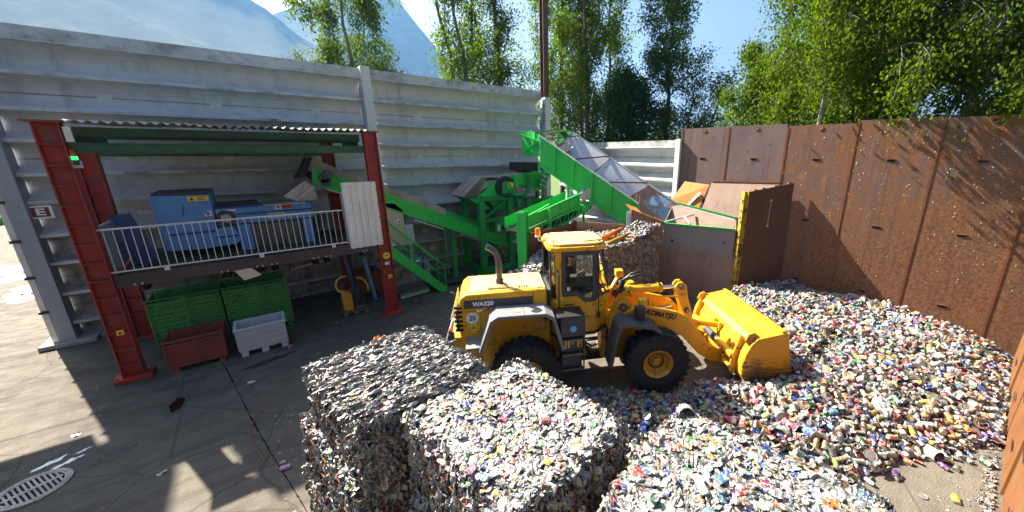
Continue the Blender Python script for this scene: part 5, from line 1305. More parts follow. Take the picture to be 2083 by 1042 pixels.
for s in (-1, 1):
    LM().xz([(-1.52, 1.30), (-1.42, 1.62), (-1.32, 1.86), (-1.27, 1.86), (-1.34, 1.6), (-1.38, 1.34)], s*.62-.05, s*.62+.05).build('rear_guard', M['white_sheet'], bevel=.01)
    LM().box(-1.42, -1.30, s*.74-.07, s*.74+.07, 1.40, 1.62).build('rear_lamp', M['charcoal'], bevel=.015)
    LM().tube((-1.36, s*.74, 1.66), (-1.40, s*.74, 1.66), .05, 12).build('lamp_lens', M['print_red'])
    LM().box(-1.08, -.74, s*.86-.24, s*.86+.24, 1.39, 1.44).build('rear_step', M['fender'], bevel=.008)
    # lower frame, rear fender
    LM().box(-.82, .62, s*.555-.035, s*.555+.035, .72, 1.90).build('frame_side', M['yellow'], bevel=.01)
    pth = [(-.86, 1.30), (-.60, 1.98), (-.46, 2.065), (.46, 2.055), (.64, 1.95), (.84, 1.22)]
    inn = [(.76, 1.22), (.59, 1.88), (.44, 1.985), (-.43, 1.995), (-.54, 1.93), (-.79, 1.30)]
    LM().xz(pth + inn, s*.62, s*1.16).build('rear_fender', M['fender'], bevel=.02, seg=2)
    LM().xz([(.05, 2.068), (.055, 2.068), (.055, 2.056), (.05, 2.056)], s*.63, s*1.165).build('fender_seam', M['charcoal'])
LM().box(-.14, .05, -1.0, -.93, 2.064, 2.07).build('fender_label', M['yellow_top'])
LM().pipe([(-.37, -.22, 2.30), (-.37, -.22, 2.86), (-.39, -.22, 2.98), (-.44, -.22, 3.09), (-.54, -.22, 3.17), (-.60, -.22, 3.19)], .064, 16).build('exhaust', M['exhaust'], smooth=True)
LM().tube((-.37, -.22, 2.345), (-.37, -.22, 2.50), .080, 16).build('exhaust_collar', M['charcoal'], smooth=True)
LM().tube((-.37, -.22, 2.60), (-.37, -.22, 2.625), .072, 16).build('exhaust_clamp', M['steel'])
LM().box(.565, .72, -.42, .42, 1.40, 2.25).build('rear_cab_gap', M['charcoal'])

# ---- cab
plan = [(.66, -.46), (.76, -.58), (1.62, -.58), (1.98, -.30), (1.98, .30), (1.62, .58), (.76, .58), (.66, .46)]
LM().xy(plan, 1.28, 2.06).build('cab_body', M['yellow'], bevel=.02, seg=2)
LM().xy([(x*.98+.02, y*.9) for x, y in plan], 1.18, 1.279).build('cab_floor', M['charcoal'])
cg = MB
for s in (-1, 1):
    y0, y1 = (s*.585, s*.545)
    LM().xz([(.77, 2.061), (.875, 2.061), (.875, 3.09), (.74, 3.09)], y0, y1).build('corner_post', M['yellow'], bevel=.01)
    # door: yellow lower panel, dark frame round the stepped window
    if s < 0:
        dr_ = LM().xz([(.885, 1.60), (1.60, 1.60), (1.60, 1.98), (1.36, 1.98), (1.20, 2.13), (.885, 2.13)], -.594, -.5815).build('door', M['yellow'], bevel=.004)
        outer = [(.885, 2.135), (1.203, 2.135), (1.363, 1.985), (1.60, 1.985), (1.60, 3.09), (.885, 3.09)]
        innr = [(.945, 2.225), (1.235, 2.225), (1.395, 2.065), (1.535, 2.065), (1.535, 3.01), (.945, 3.01)]
        f = LM()
        for i in range(6):
            j = (i+1) % 6
            f.xz([outer[i], outer[j], innr[j], innr[i]], -.598, -.56)
        f.build('window_frame', M['charcoal'], dr_)
        LM().xz([(.93, 2.23), (1.235, 2.23), (1.395, 2.07), (1.545, 2.07), (1.545, 3.02), (.93, 3.02)], -.578, -.574).build('door_glass', M['glass_cab'], dr_)
        LM().xz([(.946, 2.226), (1.235, 2.226), (1.395, 2.066), (1.534, 2.066), (1.534, 2.55), (.946, 2.55)], -.5735, -.5705).build('lower_glass', M['glass_dark'], dr_)
        for zz in (2.553, 2.37): LM().box(.946, 1.534, -.5815, -.5785, zz-.004, zz+.004).build('glass_bar', M['charcoal'], dr_)
        for xx in (1.05, 1.38): LM().box(xx, xx+.14, -.5835, -.5805, 2.555, 2.615).build('window_label', M['sticker_blue' if 0 else 'galv'], dr_)
        LM().box(.985, 1.05, -.5835, -.5805, 2.25, 2.34).build('window_label', M['galv'], dr_)
        LM().pipe([(.935, -.60, 1.955), (.945, -.625, 1.955), (1.10, -.625, 1.962), (1.11, -.60, 1.962)], .014, 6).build('door_handle', M['black'], dr_)
    else:
        LM().xz([(.885, 1.60), (1.60, 1.60), (1.60, 2.055), (.885, 2.055)], .5815, .594).build('door', M['yellow'])
        LM().xz([(.89, 2.07), (1.60, 2.07), (1.60, 3.08), (.89, 3.08)], .570, .574).build('door_glass', M['glass_cab'])
        LM().box(1.16, 1.24, .548, .569, 2.07, 3.08).build('window_bar', M['charcoal'])
        for zz in (2.35, 2.62, 2.85): LM().box(.89, 1.16, .553, .567, zz, zz+.012).build('guard_bar', M['charcoal'])
        LM().box(1.36, 1.44, .55, .568, 2.07, 3.08).build('window_bar', M['charcoal'])
    LM().xz([(1.605, 1.985), (1.66, 2.061), (1.66, 3.09), (1.605, 3.09)], s*.585, s*.55).build('door_post', M['charcoal'])
    # curved front corner glass and rear corner glass
    LM().prism([(1.665, s*.555, 2.10), (1.965, s*.315, 2.10), (1.80, s*.34, 3.06), (1.665, s*.55, 3.06)], (-.004, 0, 0)).build('corner_glass', M['glass_cab'])
    LM().bar((1.975, s*.305, 2.06), (1.80, s*.325, 3.10), .035, .035).build('front_pillar', M['charcoal'])
    LM().bar((1.66, s*.56, 2.08), (1.97, s*.31, 2.08), .03, .045).build('glass_sill', M['charcoal'])
    LM().prism([(.70, s*.50, 2.10), (.765, s*.575, 2.10), (.74, s*.575, 3.05), (.68, s*.50, 3.05)], (-.01, 0, 0)).build('rear_corner_glass', M['glass_dark'])
    LM().bar((.67, s*.475, 2.06), (.65, s*.475, 3.10), .035, .035).build('rear_pillar', M['charcoal'])
LM().prism([(1.975, -.29, 2.10), (1.975, .29, 2.10), (1.80, .31, 3.06), (1.80, -.31, 3.06)], (-.004, 0, 0)).build('windscreen', M['glass_cab'])
LM().prism([(.668, -.46, 2.10), (.668, .46, 2.10), (.652, .46, 3.05), (.652, -.46, 3.05)], (-.004, 0, 0)).build('rear_window', M['glass_cab'])
rp = [(.60, -.44), (.66, -.56), (.80, -.64), (1.62, -.64), (1.80, -.54), (1.87, -.38), (1.87, .38), (1.80, .54), (1.62, .64), (.80, .64), (.66, .56), (.60, .44)]
rf_ = LM().xy(rp, 3.10, 3.20).build('cab_roof', M['yellow'], bevel=.03, seg=2)
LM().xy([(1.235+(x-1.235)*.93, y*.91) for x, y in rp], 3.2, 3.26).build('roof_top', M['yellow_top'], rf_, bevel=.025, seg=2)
for y in (-.24, .24): LM().box(.72, 1.74, y-.006, y+.006, 3.2605, 3.265).build('roof_rib', M['yellow_worn'], rf_)
for x, y in ((.74, -.42), (1.7, -.44), (.78, .44), (1.66, .45)): LM().tube((x, y, 3.262), (x, y, 3.285), .022, 8).build('roof_bolt', M['charcoal'], rf_)
LM().bar((1.35, -.50, 3.28), (1.78, -.44, 3.285), .02, .02).build('aerial', M['black'], rf_)
LM().pipe([(.60, .2, 3.16), (.52, .2, 3.18), (.50, .2, 3.26)], .018, 6).build('beacon_arm', M['galv'], rf_)
bcn = LM().lathe([(.055, 0), (.062, .02), (.058, .13), (.05, .15), (.0, .155)], (.50, .2, 3.30), (0, 0, 1), 18).build('beacon', M['amber'], smooth=True)
LM().tube((.50, .2, 3.255), (.50, .2, 3.299), .06, 16).build('beacon_base', M['white_sheet'], bcn)
LM().pipe([(.81, -.60, 1.62), (.80, -.66, 1.66), (.80, -.66, 2.66), (.80, -.60, 2.72)], .016, 8).build('grab_rail', M['black'])
LM().pipe([(1.66, -.60, 1.72), (1.66, -.64, 1.75), (1.64, -.64, 2.85), (1.64, -.6, 2.9)], .012, 8).build('grab_rail', M['black'])
LM().box(1.64, 1.70, -.65, -.59, 1.62, 1.75).build('rail_foot', M['black'], bevel=.01)
warn(1.80, 1.80, .10, .18, y=-.475) if False else None
LM().prism([(1.70, -.535, 1.72), (1.80, -.46, 1.72), (1.80, -.46, 1.90), (1.70, -.535, 1.90)], (-.004, -.005, 0)).build('warning_label', M['sticker_yellow'])
LM().prism([(1.715, -.529, 1.82), (1.785, -.477, 1.82), (1.75, -.503, 1.885)], (-.006, -.008, 0)).build('warning_triangle', M['print_black'])
LM().pipe([(1.66, -.60, 2.62), (1.72, -.70, 2.70), (1.80, -.72, 2.70)], .012, 6).build('mirror_arm', M['black'])
LM().box(1.76, 1.80, -.80, -.66, 2.56, 2.92).build('mirror', M['charcoal'], bevel=.03, seg=2)
q = LM().box(.735, .775, -.575, -.5, 1.48, 1.78).build('cab_vent', M['charcoal'])
for k in range(5): LM().box(.79, .86, -.592, -.582, 1.68+.045*k, 1.70+.045*k).build('vent_slit', M['charcoal'])
# inside the cab
LM().box(.92, 1.34, -.24, .24, 1.80, 2.00).box(.86, .98, -.23, .23, 2.001, 2.52).build('seat', M['black'], bevel=.03)
LM().box(.72, 1.9, -.5, .5, 1.30, 1.34).build('cab_deck', M['black'])
LM().prism([(1.72, -.2, 2.061), (1.92, -.2, 2.061), (1.78, -.2, 2.30), (1.66, -.2, 2.32)], (0, .4, 0)).build('console', M['charcoal'])
LM().tube((1.80, .0, 2.20), (1.64, .0, 2.40), .03, 8).build('steering_column', M['charcoal'])
LM().lathe([(.185, -.012), (.20, .0), (.185, .012), (.172, .0)], (1.63, 0, 2.42), (-.55, 0, .83), 28, closed=True).build('steering_wheel', M['black'], smooth=True)
LM().bar((1.63, -.18, 2.42), (1.63, .18, 2.42), .03, .015).build('wheel_spoke', M['black'])

# ---- steps by the cab door
LM().box(.76, 1.25, -1.05, -.60, 1.44, 1.86).build('tool_box', M['charcoal'], bevel=.02, seg=2)
LM().box(.70, 1.26, -1.07, -.585, 1.862, 1.90).build('step_platform', M['black'], bevel=.01)
LM().prism([(1.02+.075*math.cos(k*math.pi/3), -1.0515, 1.62+.075*math.sin(k*math.pi/3)) for k in range(6)], (0, -.003, 0)).build('hexagon_label', M['sticker_blue'])
LM().box(.80, 1.22, -.98, -.66, .70, 1.438).build('step_housing', M['charcoal'])
for z in (1.40, 1.08, .74):
    t_ = LM().box(.80, 1.23, -1.07, -.985, z-.05, z).build('step_tread', M['black'], bevel=.005)
    for k in range(9): LM().box(.815+.045*k, .84+.045*k, -1.078, -1.0705, z-.045, z-.005).build('tread_tooth', M['steel'], t_)
for x in (.86, 1.12):
    q = LM().box(x, x+.10, -.984, -.981, 1.17, 1.31).build('warning_label', M['sticker_yellow'])
    LM().xz([(x+.02, 1.25), (x+.08, 1.25), (x+.05, 1.30)], -.9865, -.9842).build('triangle', M['print_black'], q); LM().box(x+.03, x+.07, -.9865, -.9842, 1.185, 1.235).build('symbol', M['print_black'], q)
LM().tube((1.02, -.985, 1.27), (1.02, -.99, 1.27), .028, 12).build('lock', M['steel'])
for y in (-1.04, -.64): LM().box(1.235, 1.26, y-.02, y+.02, .69, 1.85).build('step_side', M['charcoal'])

# ---- articulation
LM().box(.60, 1.30, -.38, .38, .62, 1.16).build('rear_frame', M['yellow'], bevel=.02)
LM().tube((1.40, 0, .45), (1.40, 0, 1.35), .13, 14).build('hinge_pin', M['yellow_worn'])
LM().box(1.20, 1.52, -.28, .28, 1.14, 1.24).build('hinge_plate', M['yellow'], bevel=.01)
LM().box(1.20, 1.52, -.28, .28, .52, .61).build('hinge_plate', M['yellow'], bevel=.01)
LM().tube((1.0, -.34, .95), (1.75, -.30, .95), .045, 10).build('steering_ram', M['chrome'])
for k, (a, b) in enumerate(((1.06, .8), (.98, .6), (1.12, .55))):
    LM().pipe([(1.15, -.36, a), (1.35, -.42-.05*k, a-.05), (1.6, -.36, b), (1.75, -.3, b)], .022, 6).build('hose', M['black'], smooth=True)
LM().box(.65, 1.9, -.30, .30, .42, .50).build('belly_plate', M['dark'])

# ---- front frame and boom
LM(True).xz([(-1.08, .48), (-1.08, 1.30), (-.85, 1.42), (-.50, 1.42), (.1, 1.25), (.35, 1.0), (.35, .60), (.1, .45)], -.36, .36).build('front_frame', M['yellow'], bevel=.02)
for s in (-1, 1):
    LM(True).xz([(-.98, 1.05), (-.92, 1.62), (-.80, 1.92), (-.66, 1.98), (-.52, 1.92), (-.46, 1.72), (-.40, 1.30), (-.30, 1.05)], s*.32, s*.42).build('tower', M['yellow'], bevel=.012)
    # boom arm
    top = [(-.80, 1.80), (-.72, 1.93), (-.60, 1.93), (-.48, 1.82), (-.2, 1.78), (.2, 1.72), (.55, 1.64), (.80, 1.52), (.98, 1.32), (1.15, 1.08), (1.36, .84), (1.62, .66), (1.86, .58)]
    bot = [(1.93, .48), (1.90, .34), (1.76, .30), (1.45, .38), (1.16, .56), (.92, .82), (.72, 1.04), (.48, 1.20), (.15, 1.32), (-.2, 1.44), (-.5, 1.58), (-.72, 1.66)]
    bm_ = LM(True).xz(top + bot, s*.43, s*.51).build('boom_arm', M['yellow'], bevel=.015, seg=2)
    LM(True).tube((-.66, s*.30, 1.80), (-.66, s*.56, 1.80), .085, 14).build('boom_pin', M['charcoal'], bm_)
    LM(True).tube((-.66, s*.561, 1.80), (-.66, s*.575, 1.80), .05, 10).build('pin_cap', M['steel'], bm_)
    LM(True).tube((1.82, s*.40, .44), (1.82, s*.55, .44), .085, 14).build('lower_pin', M['yellow_worn'], bm_)
    LM(True).tube((1.82, s*.551, .44), (1.82, s*.565, .44), .04, 8).build('pin_cap', M['charcoal'], bm_)
    # lift ram
    LM(True).tube((-.55, s*.34, .95), (.25, s*.38, 1.28), .07, 12).build('lift_ram', M['yellow_worn'])
    LM(True).tube((.25, s*.38, 1.28), (.78, s*.40, 1.38), .035, 10).build('lift_rod', M['chrome'])
    # front fender and mud flap
    pf = [(-1.06, .70), (-.96, 1.30), (-.88, 1.62), (-.78, 1.70), (-.18, 1.62), (.02, 1.50)]
    pi_ = [(.00, 1.44), (-.19, 1.55), (-.74, 1.63), (-.81, 1.58), (-.89, 1.28), (-.98, .70)]
    LM(True).xz(pf + pi_, s*.60, s*1.17).build('front_fender', M['charcoal'], bevel=.015, seg=2)
    LM(True).box(-.46, -.26, s*.80-.10, s*.80+.10, 1.65, 1.92).build('lamp_base', M['black'], bevel=.02)
    LM(True).bar((-.66, s*.58, 1.62), (-.26, s*.52, 1.86), .07, .07).build('lamp_arm', M['yellow'])
    lb_ = LM(True).box(-.34, -.16, s*.56-.10, s*.56+.10, 1.84, 2.0).build('work_lamp', M['yellow'], bevel=.015)
    LM(True).box(-.159, -.13, s*.56-.08, s*.56+.08, 1.86, 1.98).build('lamp_glass', M['charcoal'], lb_)
    LM(True).bar((-.72, s*.36, 1.95), (-.56, s*.46, 2.18), .06, .06).build('lamp_post', M['yellow'])
LM(True).box(-.64, -.46, .36, .56, 2.18, 2.34).build('work_lamp', M['yellow'], bevel=.015)
llet('lettering', 'KOMATSU', .16, M['print_black'], LD, (.20, -.5125, 1.585), (1, 0, -.235), (.235, 0, 1), front=True, bold=.009, shear=.12, width=.70)
LM(True).tube((.98, -.43, 1.10), (.98, .43, 1.10), .10, 14).build('boom_cross_tube', M['yellow'], smooth=True)
LM(True).box(.60, .85, -.42, .42, 1.2, 1.32).build('boom_cross_plate', M['yellow'])
# dump ram on top, bell crank and link
LM(True).tube((-.42, .0, 2.0), (.34, .0, 2.03), .095, 16).build('dump_ram', M['yellow'], smooth=True)
LM(True).lathe([(.11, 0), (.115, .02), (.115, .08), (.11, .10)], (.26, 0, 2.027), (1, 0, .04), 16).build('ram_collar', M['yellow'])
LM(True).tube((.36, .0, 2.03), (.74, .0, 2.05), .045, 12).build('dump_rod', M['chrome'], smooth=True)
LM(True).box(-.55, -.36, -.14, .14, 1.88, 2.08).build('ram_foot', M['yellow'], bevel=.02)
for s in (-.09, .09):
    LM(True).xz([(.64, 2.08), (.70, 2.17), (.80, 2.18), (.90, 2.10), (.96, 1.80), (1.06, 1.50), (1.10, 1.20), (1.02, 1.06), (.92, 1.10), (.86, 1.40), (.76, 1.70), (.68, 1.95)], s-.03, s+.03).build('bell_crank', M['yellow'], bevel=.01)
for x, z in ((.78, 2.07), (.95, 1.50), (1.02, 1.16)):
    LM(True).tube((x, -.17, z), (x, .17, z), .06, 12).build('crank_pin', M['charcoal'])
    LM(True).tube((x, -.185, z), (x, -.171, z), .035, 8).build('pin_cap', M['steel'])
LM(True).box(.2, .9, -.16, -.12, 1.84, 1.88).build('guide_strip', M['yellow'])
LM(True).tube((1.02, .0, 1.16), (1.86, .0, 1.02), .07, 12).build('bucket_link', M['yellow'], smooth=True)
# hoses over the ram
for k, (y, h) in enumerate(((-.12, 2.42), (-.05, 2.46), (.04, 2.40), (.12, 2.36))):
    LM(True).pipe([(-.62, y, 1.95), (-.56, y, 2.18), (-.40, y, h-.06), (-.18, y, h), (.06, y, h-.08), (.24, y*.6, 2.22), (.30, y*.5, 2.11)], .017, 8).build('hose', M['black'], smooth=True)
for k in range(3):
    LM(True).pipe([(-.80, -.1-.12*k, 1.95), (-.72, -.22-.1*k, 2.12), (-.52, -.30-.06*k, 2.12), (-.42, -.30, 1.95)], .017, 8).build('hose', M['black'], smooth=True)
LM(True).pipe([(-.95, -.38, 1.25), (-1.0, -.52, 1.18), (-1.0, -.56, .98), (-.90, -.5, .86), (-.7, -.42, .86)], .03, 8).build('hose', M['black'], smooth=True)
LM(True).box(-1.09, -1.0, -.36, -.26, 1.22, 1.32).build('junction', M['grey_box'])

# ---- bucket
bpf = [(2.62, 1.42), (2.30, 1.36), (2.02, 1.30), (1.90, 1.18), (1.80, .95), (1.76, .70), (1.78, .46), (1.88, .26), (2.05, .14), (2.95, .08)]
bin_ = [(2.95, .11), (2.06, .175), (1.91, .285), (1.815, .47), (1.795, .70), (1.835, .94), (1.93, 1.15), (2.04, 1.265), (2.31, 1.325), (2.62, 1.385)]
bk_ = LM(True)
for i in range(len(bpf)-1):
    bk_.xz([bpf[i], bpf[i+1], bin_[-i-2], bin_[-i-1]], -1.24, 1.24)
bk_ = bk_.build('bucket', M['yellow_bucket'])
for s in (-1, 1):
    LM(True).xz([(2.66, 1.43), (2.02, 1.305), (1.90, 1.18), (1.80, .95), (1.76, .70), (1.78, .46), (1.88, .26), (2.05, .13), (2.97, .07), (2.86, .55)], s*1.245, s*1.285).build('bucket_side', M['bucket_side'], bk_, bevel=.006)
    LM(True).xz([(2.10, 1.33), (1.98, 1.42), (1.86, 1.38), (1.80, 1.24), (1.86, 1.14), (1.95, 1.22)], s*1.16, s*1.20).build('corner_lug', M['yellow_worn'], bk_, bevel=.006)
    LM(True).xz([(1.90, 1.20), (1.80, 1.30), (1.66, .80), (1.62, .45), (1.72, .34), (1.80, .5)], s*.98, s*1.03).build('ear_plate', M['yellow_worn'], bk_, bevel=.006)
    LM(True).xz([(1.80, .62), (1.68, .56), (1.70, .36), (1.84, .30), (1.90, .42)], s*.57, s*.62).build('hinge_lug', M['yellow'], bk_)
    LM(True).xz([(1.80, .62), (1.68, .56), (1.70, .36), (1.84, .30), (1.90, .42)], s*.36, s*.41).build('hinge_lug', M['yellow'], bk_)
for s in (-.13, .13): LM(True).xz([(1.84, 1.16), (1.76, 1.14), (1.76, .94), (1.84, .86)], s-.025, s+.025).build('link_lug', M['yellow'], bk_)
LM(True).bar((2.02, -1.24, 1.318), (2.02, 1.24, 1.318), .05, .03).build('back_rib', M['yellow_bucket'], bk_)
LM(True).bar((2.58, -1.26, 1.44), (2.58, 1.26, 1.44), .08, .035).build('lip', M['yellow_worn'], bk_)
LM(True).tube((1.70, -1.0, .78), (1.70, -.30, .78), .085, 14).build('torque_tube', M['yellow'], bk_, smooth=True)
LM(True).tube((1.70, .30, .78), (1.70, 1.0, .78), .085, 14).build('torque_tube', M['yellow'], bk_, smooth=True)
LM(True).tube((1.70, -.299, .78), (1.70, .299, .78), .088, 14).build('black_sleeve', M['charcoal'], bk_, smooth=True)
LM(True).tube((1.72, -1.0, .45), (1.72, -.62, .45), .06, 12).build('lower_tube', M['yellow'], bk_, smooth=True)
LD.location = (4.0, 6.5, 0); LD.rotation_euler = (0, 0, hr_)

# ================================================================== DRIVER (seated, turned towards the bucket)
def person():
    J = {}; E = []; rad = {}
    def j(n, p, r): J[n] = p; rad[n] = r
    # frame: x forward, y left, z up, origin below the seat
    j('pel', (.97, 0, 2.05), (.150, .11)); j('waist', (.955, 0, 2.20), (.135, .10)); j('chest', (.965, 0, 2.40), (.165, .115)); j('neck0', (.985, 0, 2.56), (.085, .075))
    j('neck', (1.015, 0, 2.635), (.056, .056)); j('h1', (1.04, 0, 2.70), (.070, .080)); j('h2', (1.045, 0, 2.78), (.078, .095)); j('h3', (1.03, 0, 2.855), (.062, .075))
    E += [('pel', 'waist'), ('waist', 'chest'), ('chest', 'neck0'), ('neck0', 'neck'), ('neck', 'h1'), ('h1', 'h2'), ('h2', 'h3')]
    for s, n in ((-1, 'r'), (1, 'l')):
        j('sh'+n, (.98, s*.19, 2.50), (.068, .068)); j('ua'+n, (1.02, s*.24, 2.36), (.052, .052)); j('el'+n, (1.08, s*.25, 2.22), (.043, .043))
        j('fa'+n, (1.22, s*.22, 2.30), (.038, .038)); j('wr'+n, (1.345, s*.18, 2.395), (.028, .026)); j('pa'+n, (1.405, s*.168, 2.42), (.036, .022))
        E += [('chest', 'sh'+n), ('sh'+n, 'ua'+n), ('ua'+n, 'el'+n), ('el'+n, 'fa'+n), ('fa'+n, 'wr'+n), ('wr'+n, 'pa'+n)]
        for k in range(4):
            a = s*(.168 + (-.027+.018*k))
            ln = (.030, .036, .034, .026)[k]
            j('f%d0%s' % (k, n), (1.435, a, 2.437), (.0095, .0095)); j('f%d1%s' % (k, n), (1.435+ln, a, 2.432), (.009, .009)); j('f%d2%s' % (k, n), (1.445+ln, a, 2.405), (.008, .008))
            E += [('pa'+n, 'f%d0%s' % (k, n)), ('f%d0%s' % (k, n), 'f%d1%s' % (k, n)), ('f%d1%s' % (k, n), 'f%d2%s' % (k, n))]
        j('t0'+n, (1.405, s*.128, 2.425), (.011, .011)); j('t1'+n, (1.435, s*.112, 2.43), (.0095, .0095)); E += [('pa'+n, 't0'+n), ('t0'+n, 't1'+n)]
        j('hip'+n, (1.02, s*.10, 2.04), (.098, .098)); j('kn'+n, (1.40, s*.13, 2.07), (.068, .068)); j('sk'+n, (1.44, s*.13, 1.82), (.060, .060)); j('an'+n, (1.43, s*.13, 1.46), (.042, .042)); j('toe'+n, (1.58, s*.14, 1.385), (.042, .036))
        E += [('pel', 'hip'+n), ('hip'+n, 'kn'+n), ('kn'+n, 'sk'+n), ('sk'+n, 'an'+n), ('an'+n, 'toe'+n)]
    names = list(J); idx = {n: i for i, n in enumerate(names)}
    me = bpy.data.meshes.new('body'); me.from_pydata([J[n] for n in names], [(idx[a], idx[b]) for a, b in E], [])
    o = bpy.data.objects.new('skeleton', me); C.objects.link(o)
    m = o.modifiers.new('skin', 'SKIN'); m.use_smooth_shade = True
    for i, n in enumerate(names):
        me.skin_vertices[0].data[i].radius = rad[n]
    me.skin_vertices[0].data[idx['pel']].use_root = True
    ss = o.modifiers.new('sub', 'SUBSURF'); ss.levels = 1; ss.render_levels = 1
    dg = bpy.context.evaluated_depsgraph_get()
    bm_ = bpy.data.meshes.new_from_object(o.evaluated_get(dg))
    C.objects.unlink(o); bpy.data.objects.remove(o)
    bm_.materials.clear()
    for k in ('shirt', 'skin', 'trousers'): bm_.materials.append(M[k])
    for p in bm_.polygons:
        c = p.center
        if c.z > 2.60 or (c.x > 1.06 and c.z > 2.17 and abs(c.y) > .11 and c.z < 2.32 + .3*(c.x-1.0)) and c.x > 1.05: p.material_index = 1
        elif c.z < 2.12 and not (c.x < 1.06 and c.z > 2.08): p.material_index = 2
        else: p.material_index = 0
        if c.x > 1.18 and abs(c.y) > .09 and c.z > 2.2: p.material_index = 1
    pr = thing('person', 'driver in a dark t-shirt seated in the loader cab looking at the bucket', 'person', (4.0, 6.5, 0), local=True)
    b = bpy.data.objects.new('body', bm_); C.objects.link(b); b.parent = pr; bm_.shade_smooth()
    # hair, ears, eyes, nose, mouth
    h = MB()
    N = 14
    for i in range(6):
        for k in range(N):
            pass
    vs, fs = [], []
    rows = 7
    for i in range(rows):
        ph = (i/(rows-1))*1.62
        for k in range(N):
            th = 2*math.pi*k/N
            drop = 1.0 if math.cos(th) < .25 else .62
            p_ = ph*drop
            vs.append((1.030 + .104*math.sin(p_)*math.cos(th), .088*math.sin(p_)*math.sin(th), 2.80 + .112*math.cos(p_)))
    for i in range(rows-1):
        for k in range(N): fs.append((i*N+k, i*N+(k+1) % N, (i+1)*N+(k+1) % N, (i+1)*N+k))
    MB().add(vs, fs).build('hair', M['hair'], pr, smooth=True)
    for s in (-1, 1):
        MB().lathe([(.0, 0), (.022, .004), (.026, .012), (.016, .02), (.0, .021)], (1.02, s*.078, 2.755), (-.1, s, .1), 10).build('ear', M['skin'], pr, smooth=True)
        MB().disc((1.118, s*.032, 2.785), (1, 0, 0), .011, .006, 10).build('eye', M['print_black'], pr)
        MB().box(1.116, 1.127, s*.034-.017, s*.034+.017, 2.806, 2.813).build('eyebrow', M['hair'], pr)
    MB().prism([(1.112, 0, 2.79), (1.146, 0, 2.745), (1.116, 0, 2.738)], (0, .012, 0)).prism([(1.112, -.012, 2.785), (1.140, -.006, 2.747), (1.114, -.014, 2.74)], (0, .012, 0)).build('nose', M['skin'], pr, smooth=True)
    MB().box(1.108, 1.118, -.022, .022, 2.708, 2.714).build('mouth', M['print_red'], pr)
    pr.location = (4.0+.19*math.cos(hr_), 6.5+.19*math.sin(hr_), .03); pr.rotation_euler = (0, 0, hr_)
person()

# ================================================================== CANS: shapes
def fan_can(segs, n, caps):
    """segs: (r0,z0,r1,z1,bare); caps: (r,z,bare,up) -> verts, tris, bare per vertex"""
    V, F, Bv = [], [], []
    an = [2*math.pi*k/n for k in range(n)]
    for r0, z0, r1, z1, b in segs:
        o = len(V)
        V += [(r0*math.cos(a), r0*math.sin(a), z0) for a in an] + [(r1*math.cos(a), r1*math.sin(a), z1) for a in an]
        Bv += [b]*(2*n)
        for k in range(n):
            q = (k+1) % n
            F += [(o+k, o+q, o+n+q), (o+k, o+n+q, o+n+k)]
    for r, z, b, up in caps:
        o = len(V); V += [(0, 0, z)] + [(r*math.cos(a), r*math.sin(a), z) for a in an]; Bv += [b]*(n+1)
        for k in range(n):
            t = (o, o+1+k, o+1+(k+1) % n); F.append(t if up else t[::-1])
    return np.array(V), np.array(F), np.array(Bv, float)
def drink_can(n=9):
    r, h = .040, .150
    return fan_can([(r*.78, 0, r, .012, 1), (r, .012, r, h*.84, 0), (r, h*.84, r*.82, h*.95, 0), (r*.82, h*.95, r*.84, h, 1), (r*.84, h, r*.74, h-.008, 1)], n, [(r*.78, 0, 1, False), (r*.74, h-.008, 1, True)])
def food_tin(n=10, r=.052, h=.125, open_=True):
    s = [(r*1.03, 0, r*1.03, .006, 1), (r, .006, r, h-.006, 0), (r*1.03, h-.006, r*1.03, h, 1)]
    if open_: return fan_can(s + [(r*1.03, h, r*.93, h, 1), (r*.93, h, r*.93, .01, 1)], n, [(r*1.03, 0, 1, False), (r*.93, .012, 1, True)])
    return fan_can(s + [(r*1.03, h, r*.92, h-.006, 1)], n, [(r*1.03, 0, 1, False), (r*.92, h-.006, 1, True)])
def lid(n=12, r=.05):
    return fan_can([(r, 0, r, .007, 1), (r, .007, r*.86, .004, 1), (r*.86, .004, r*.55, .006, 1)], n, [(r*.55, .006, 1, True), (r, 0, 1, False)])
def crumple(nx, ny, lx, ly, amp, r, fold=0.0):
    V = []; F = []
    for j in range(ny):
        for i in range(nx):
            x = (i/(nx-1)-.5)*2; y = (j/(ny-1)-.5)*2
            x, y = x*math.sqrt(1-y*y/2.3)*lx/2*1.12, y*math.sqrt(1-x*x/2.3)*ly/2*1.12      # rounded, torn outline
            z = amp*(r.random()-.5)*2 + fold*math.sin(i/(nx-1)*math.pi)*(1 if j % 2 else -.4)
            V.append((x + .55*lx/nx*(r.random()-.5), y*(1-.3*abs(x)/lx) + .55*ly/ny*(r.random()-.5), z))
    for j in range(ny-1):
        for i in range(nx-1):
            a = j*nx+i; F += [(a, a+1, a+nx+1), (a, a+nx+1, a+nx)]
    return np.array(V), np.array(F), (np.array([r.random() for _ in V]) < .45).astype(float)
def squash(p, r, flat=.35, bend=.02, dent=.35):
    V, F, Bv = p; V = V.copy(); h = V[:, 2].max()
    t = V[:, 2]/h
    V[:, 1] *= flat + (1-flat)*np.abs(2*t-1)**1.5*.6
    V[:, 0] *= 1 + .22*(1-flat)
    V[:, 0] += bend*np.sin(t*math.pi) ; V[:, 1] += dent*.02*np.sin(t*9+r.random()*6)
    V[:, 2] *= 1 - .18*(1-flat)
    V += (np.array([[r.random(), r.random(), r.random()] for _ in V])-.5)*.004
    V[:, 2] -= V[:, 2].mean()
    return V, F, Bv
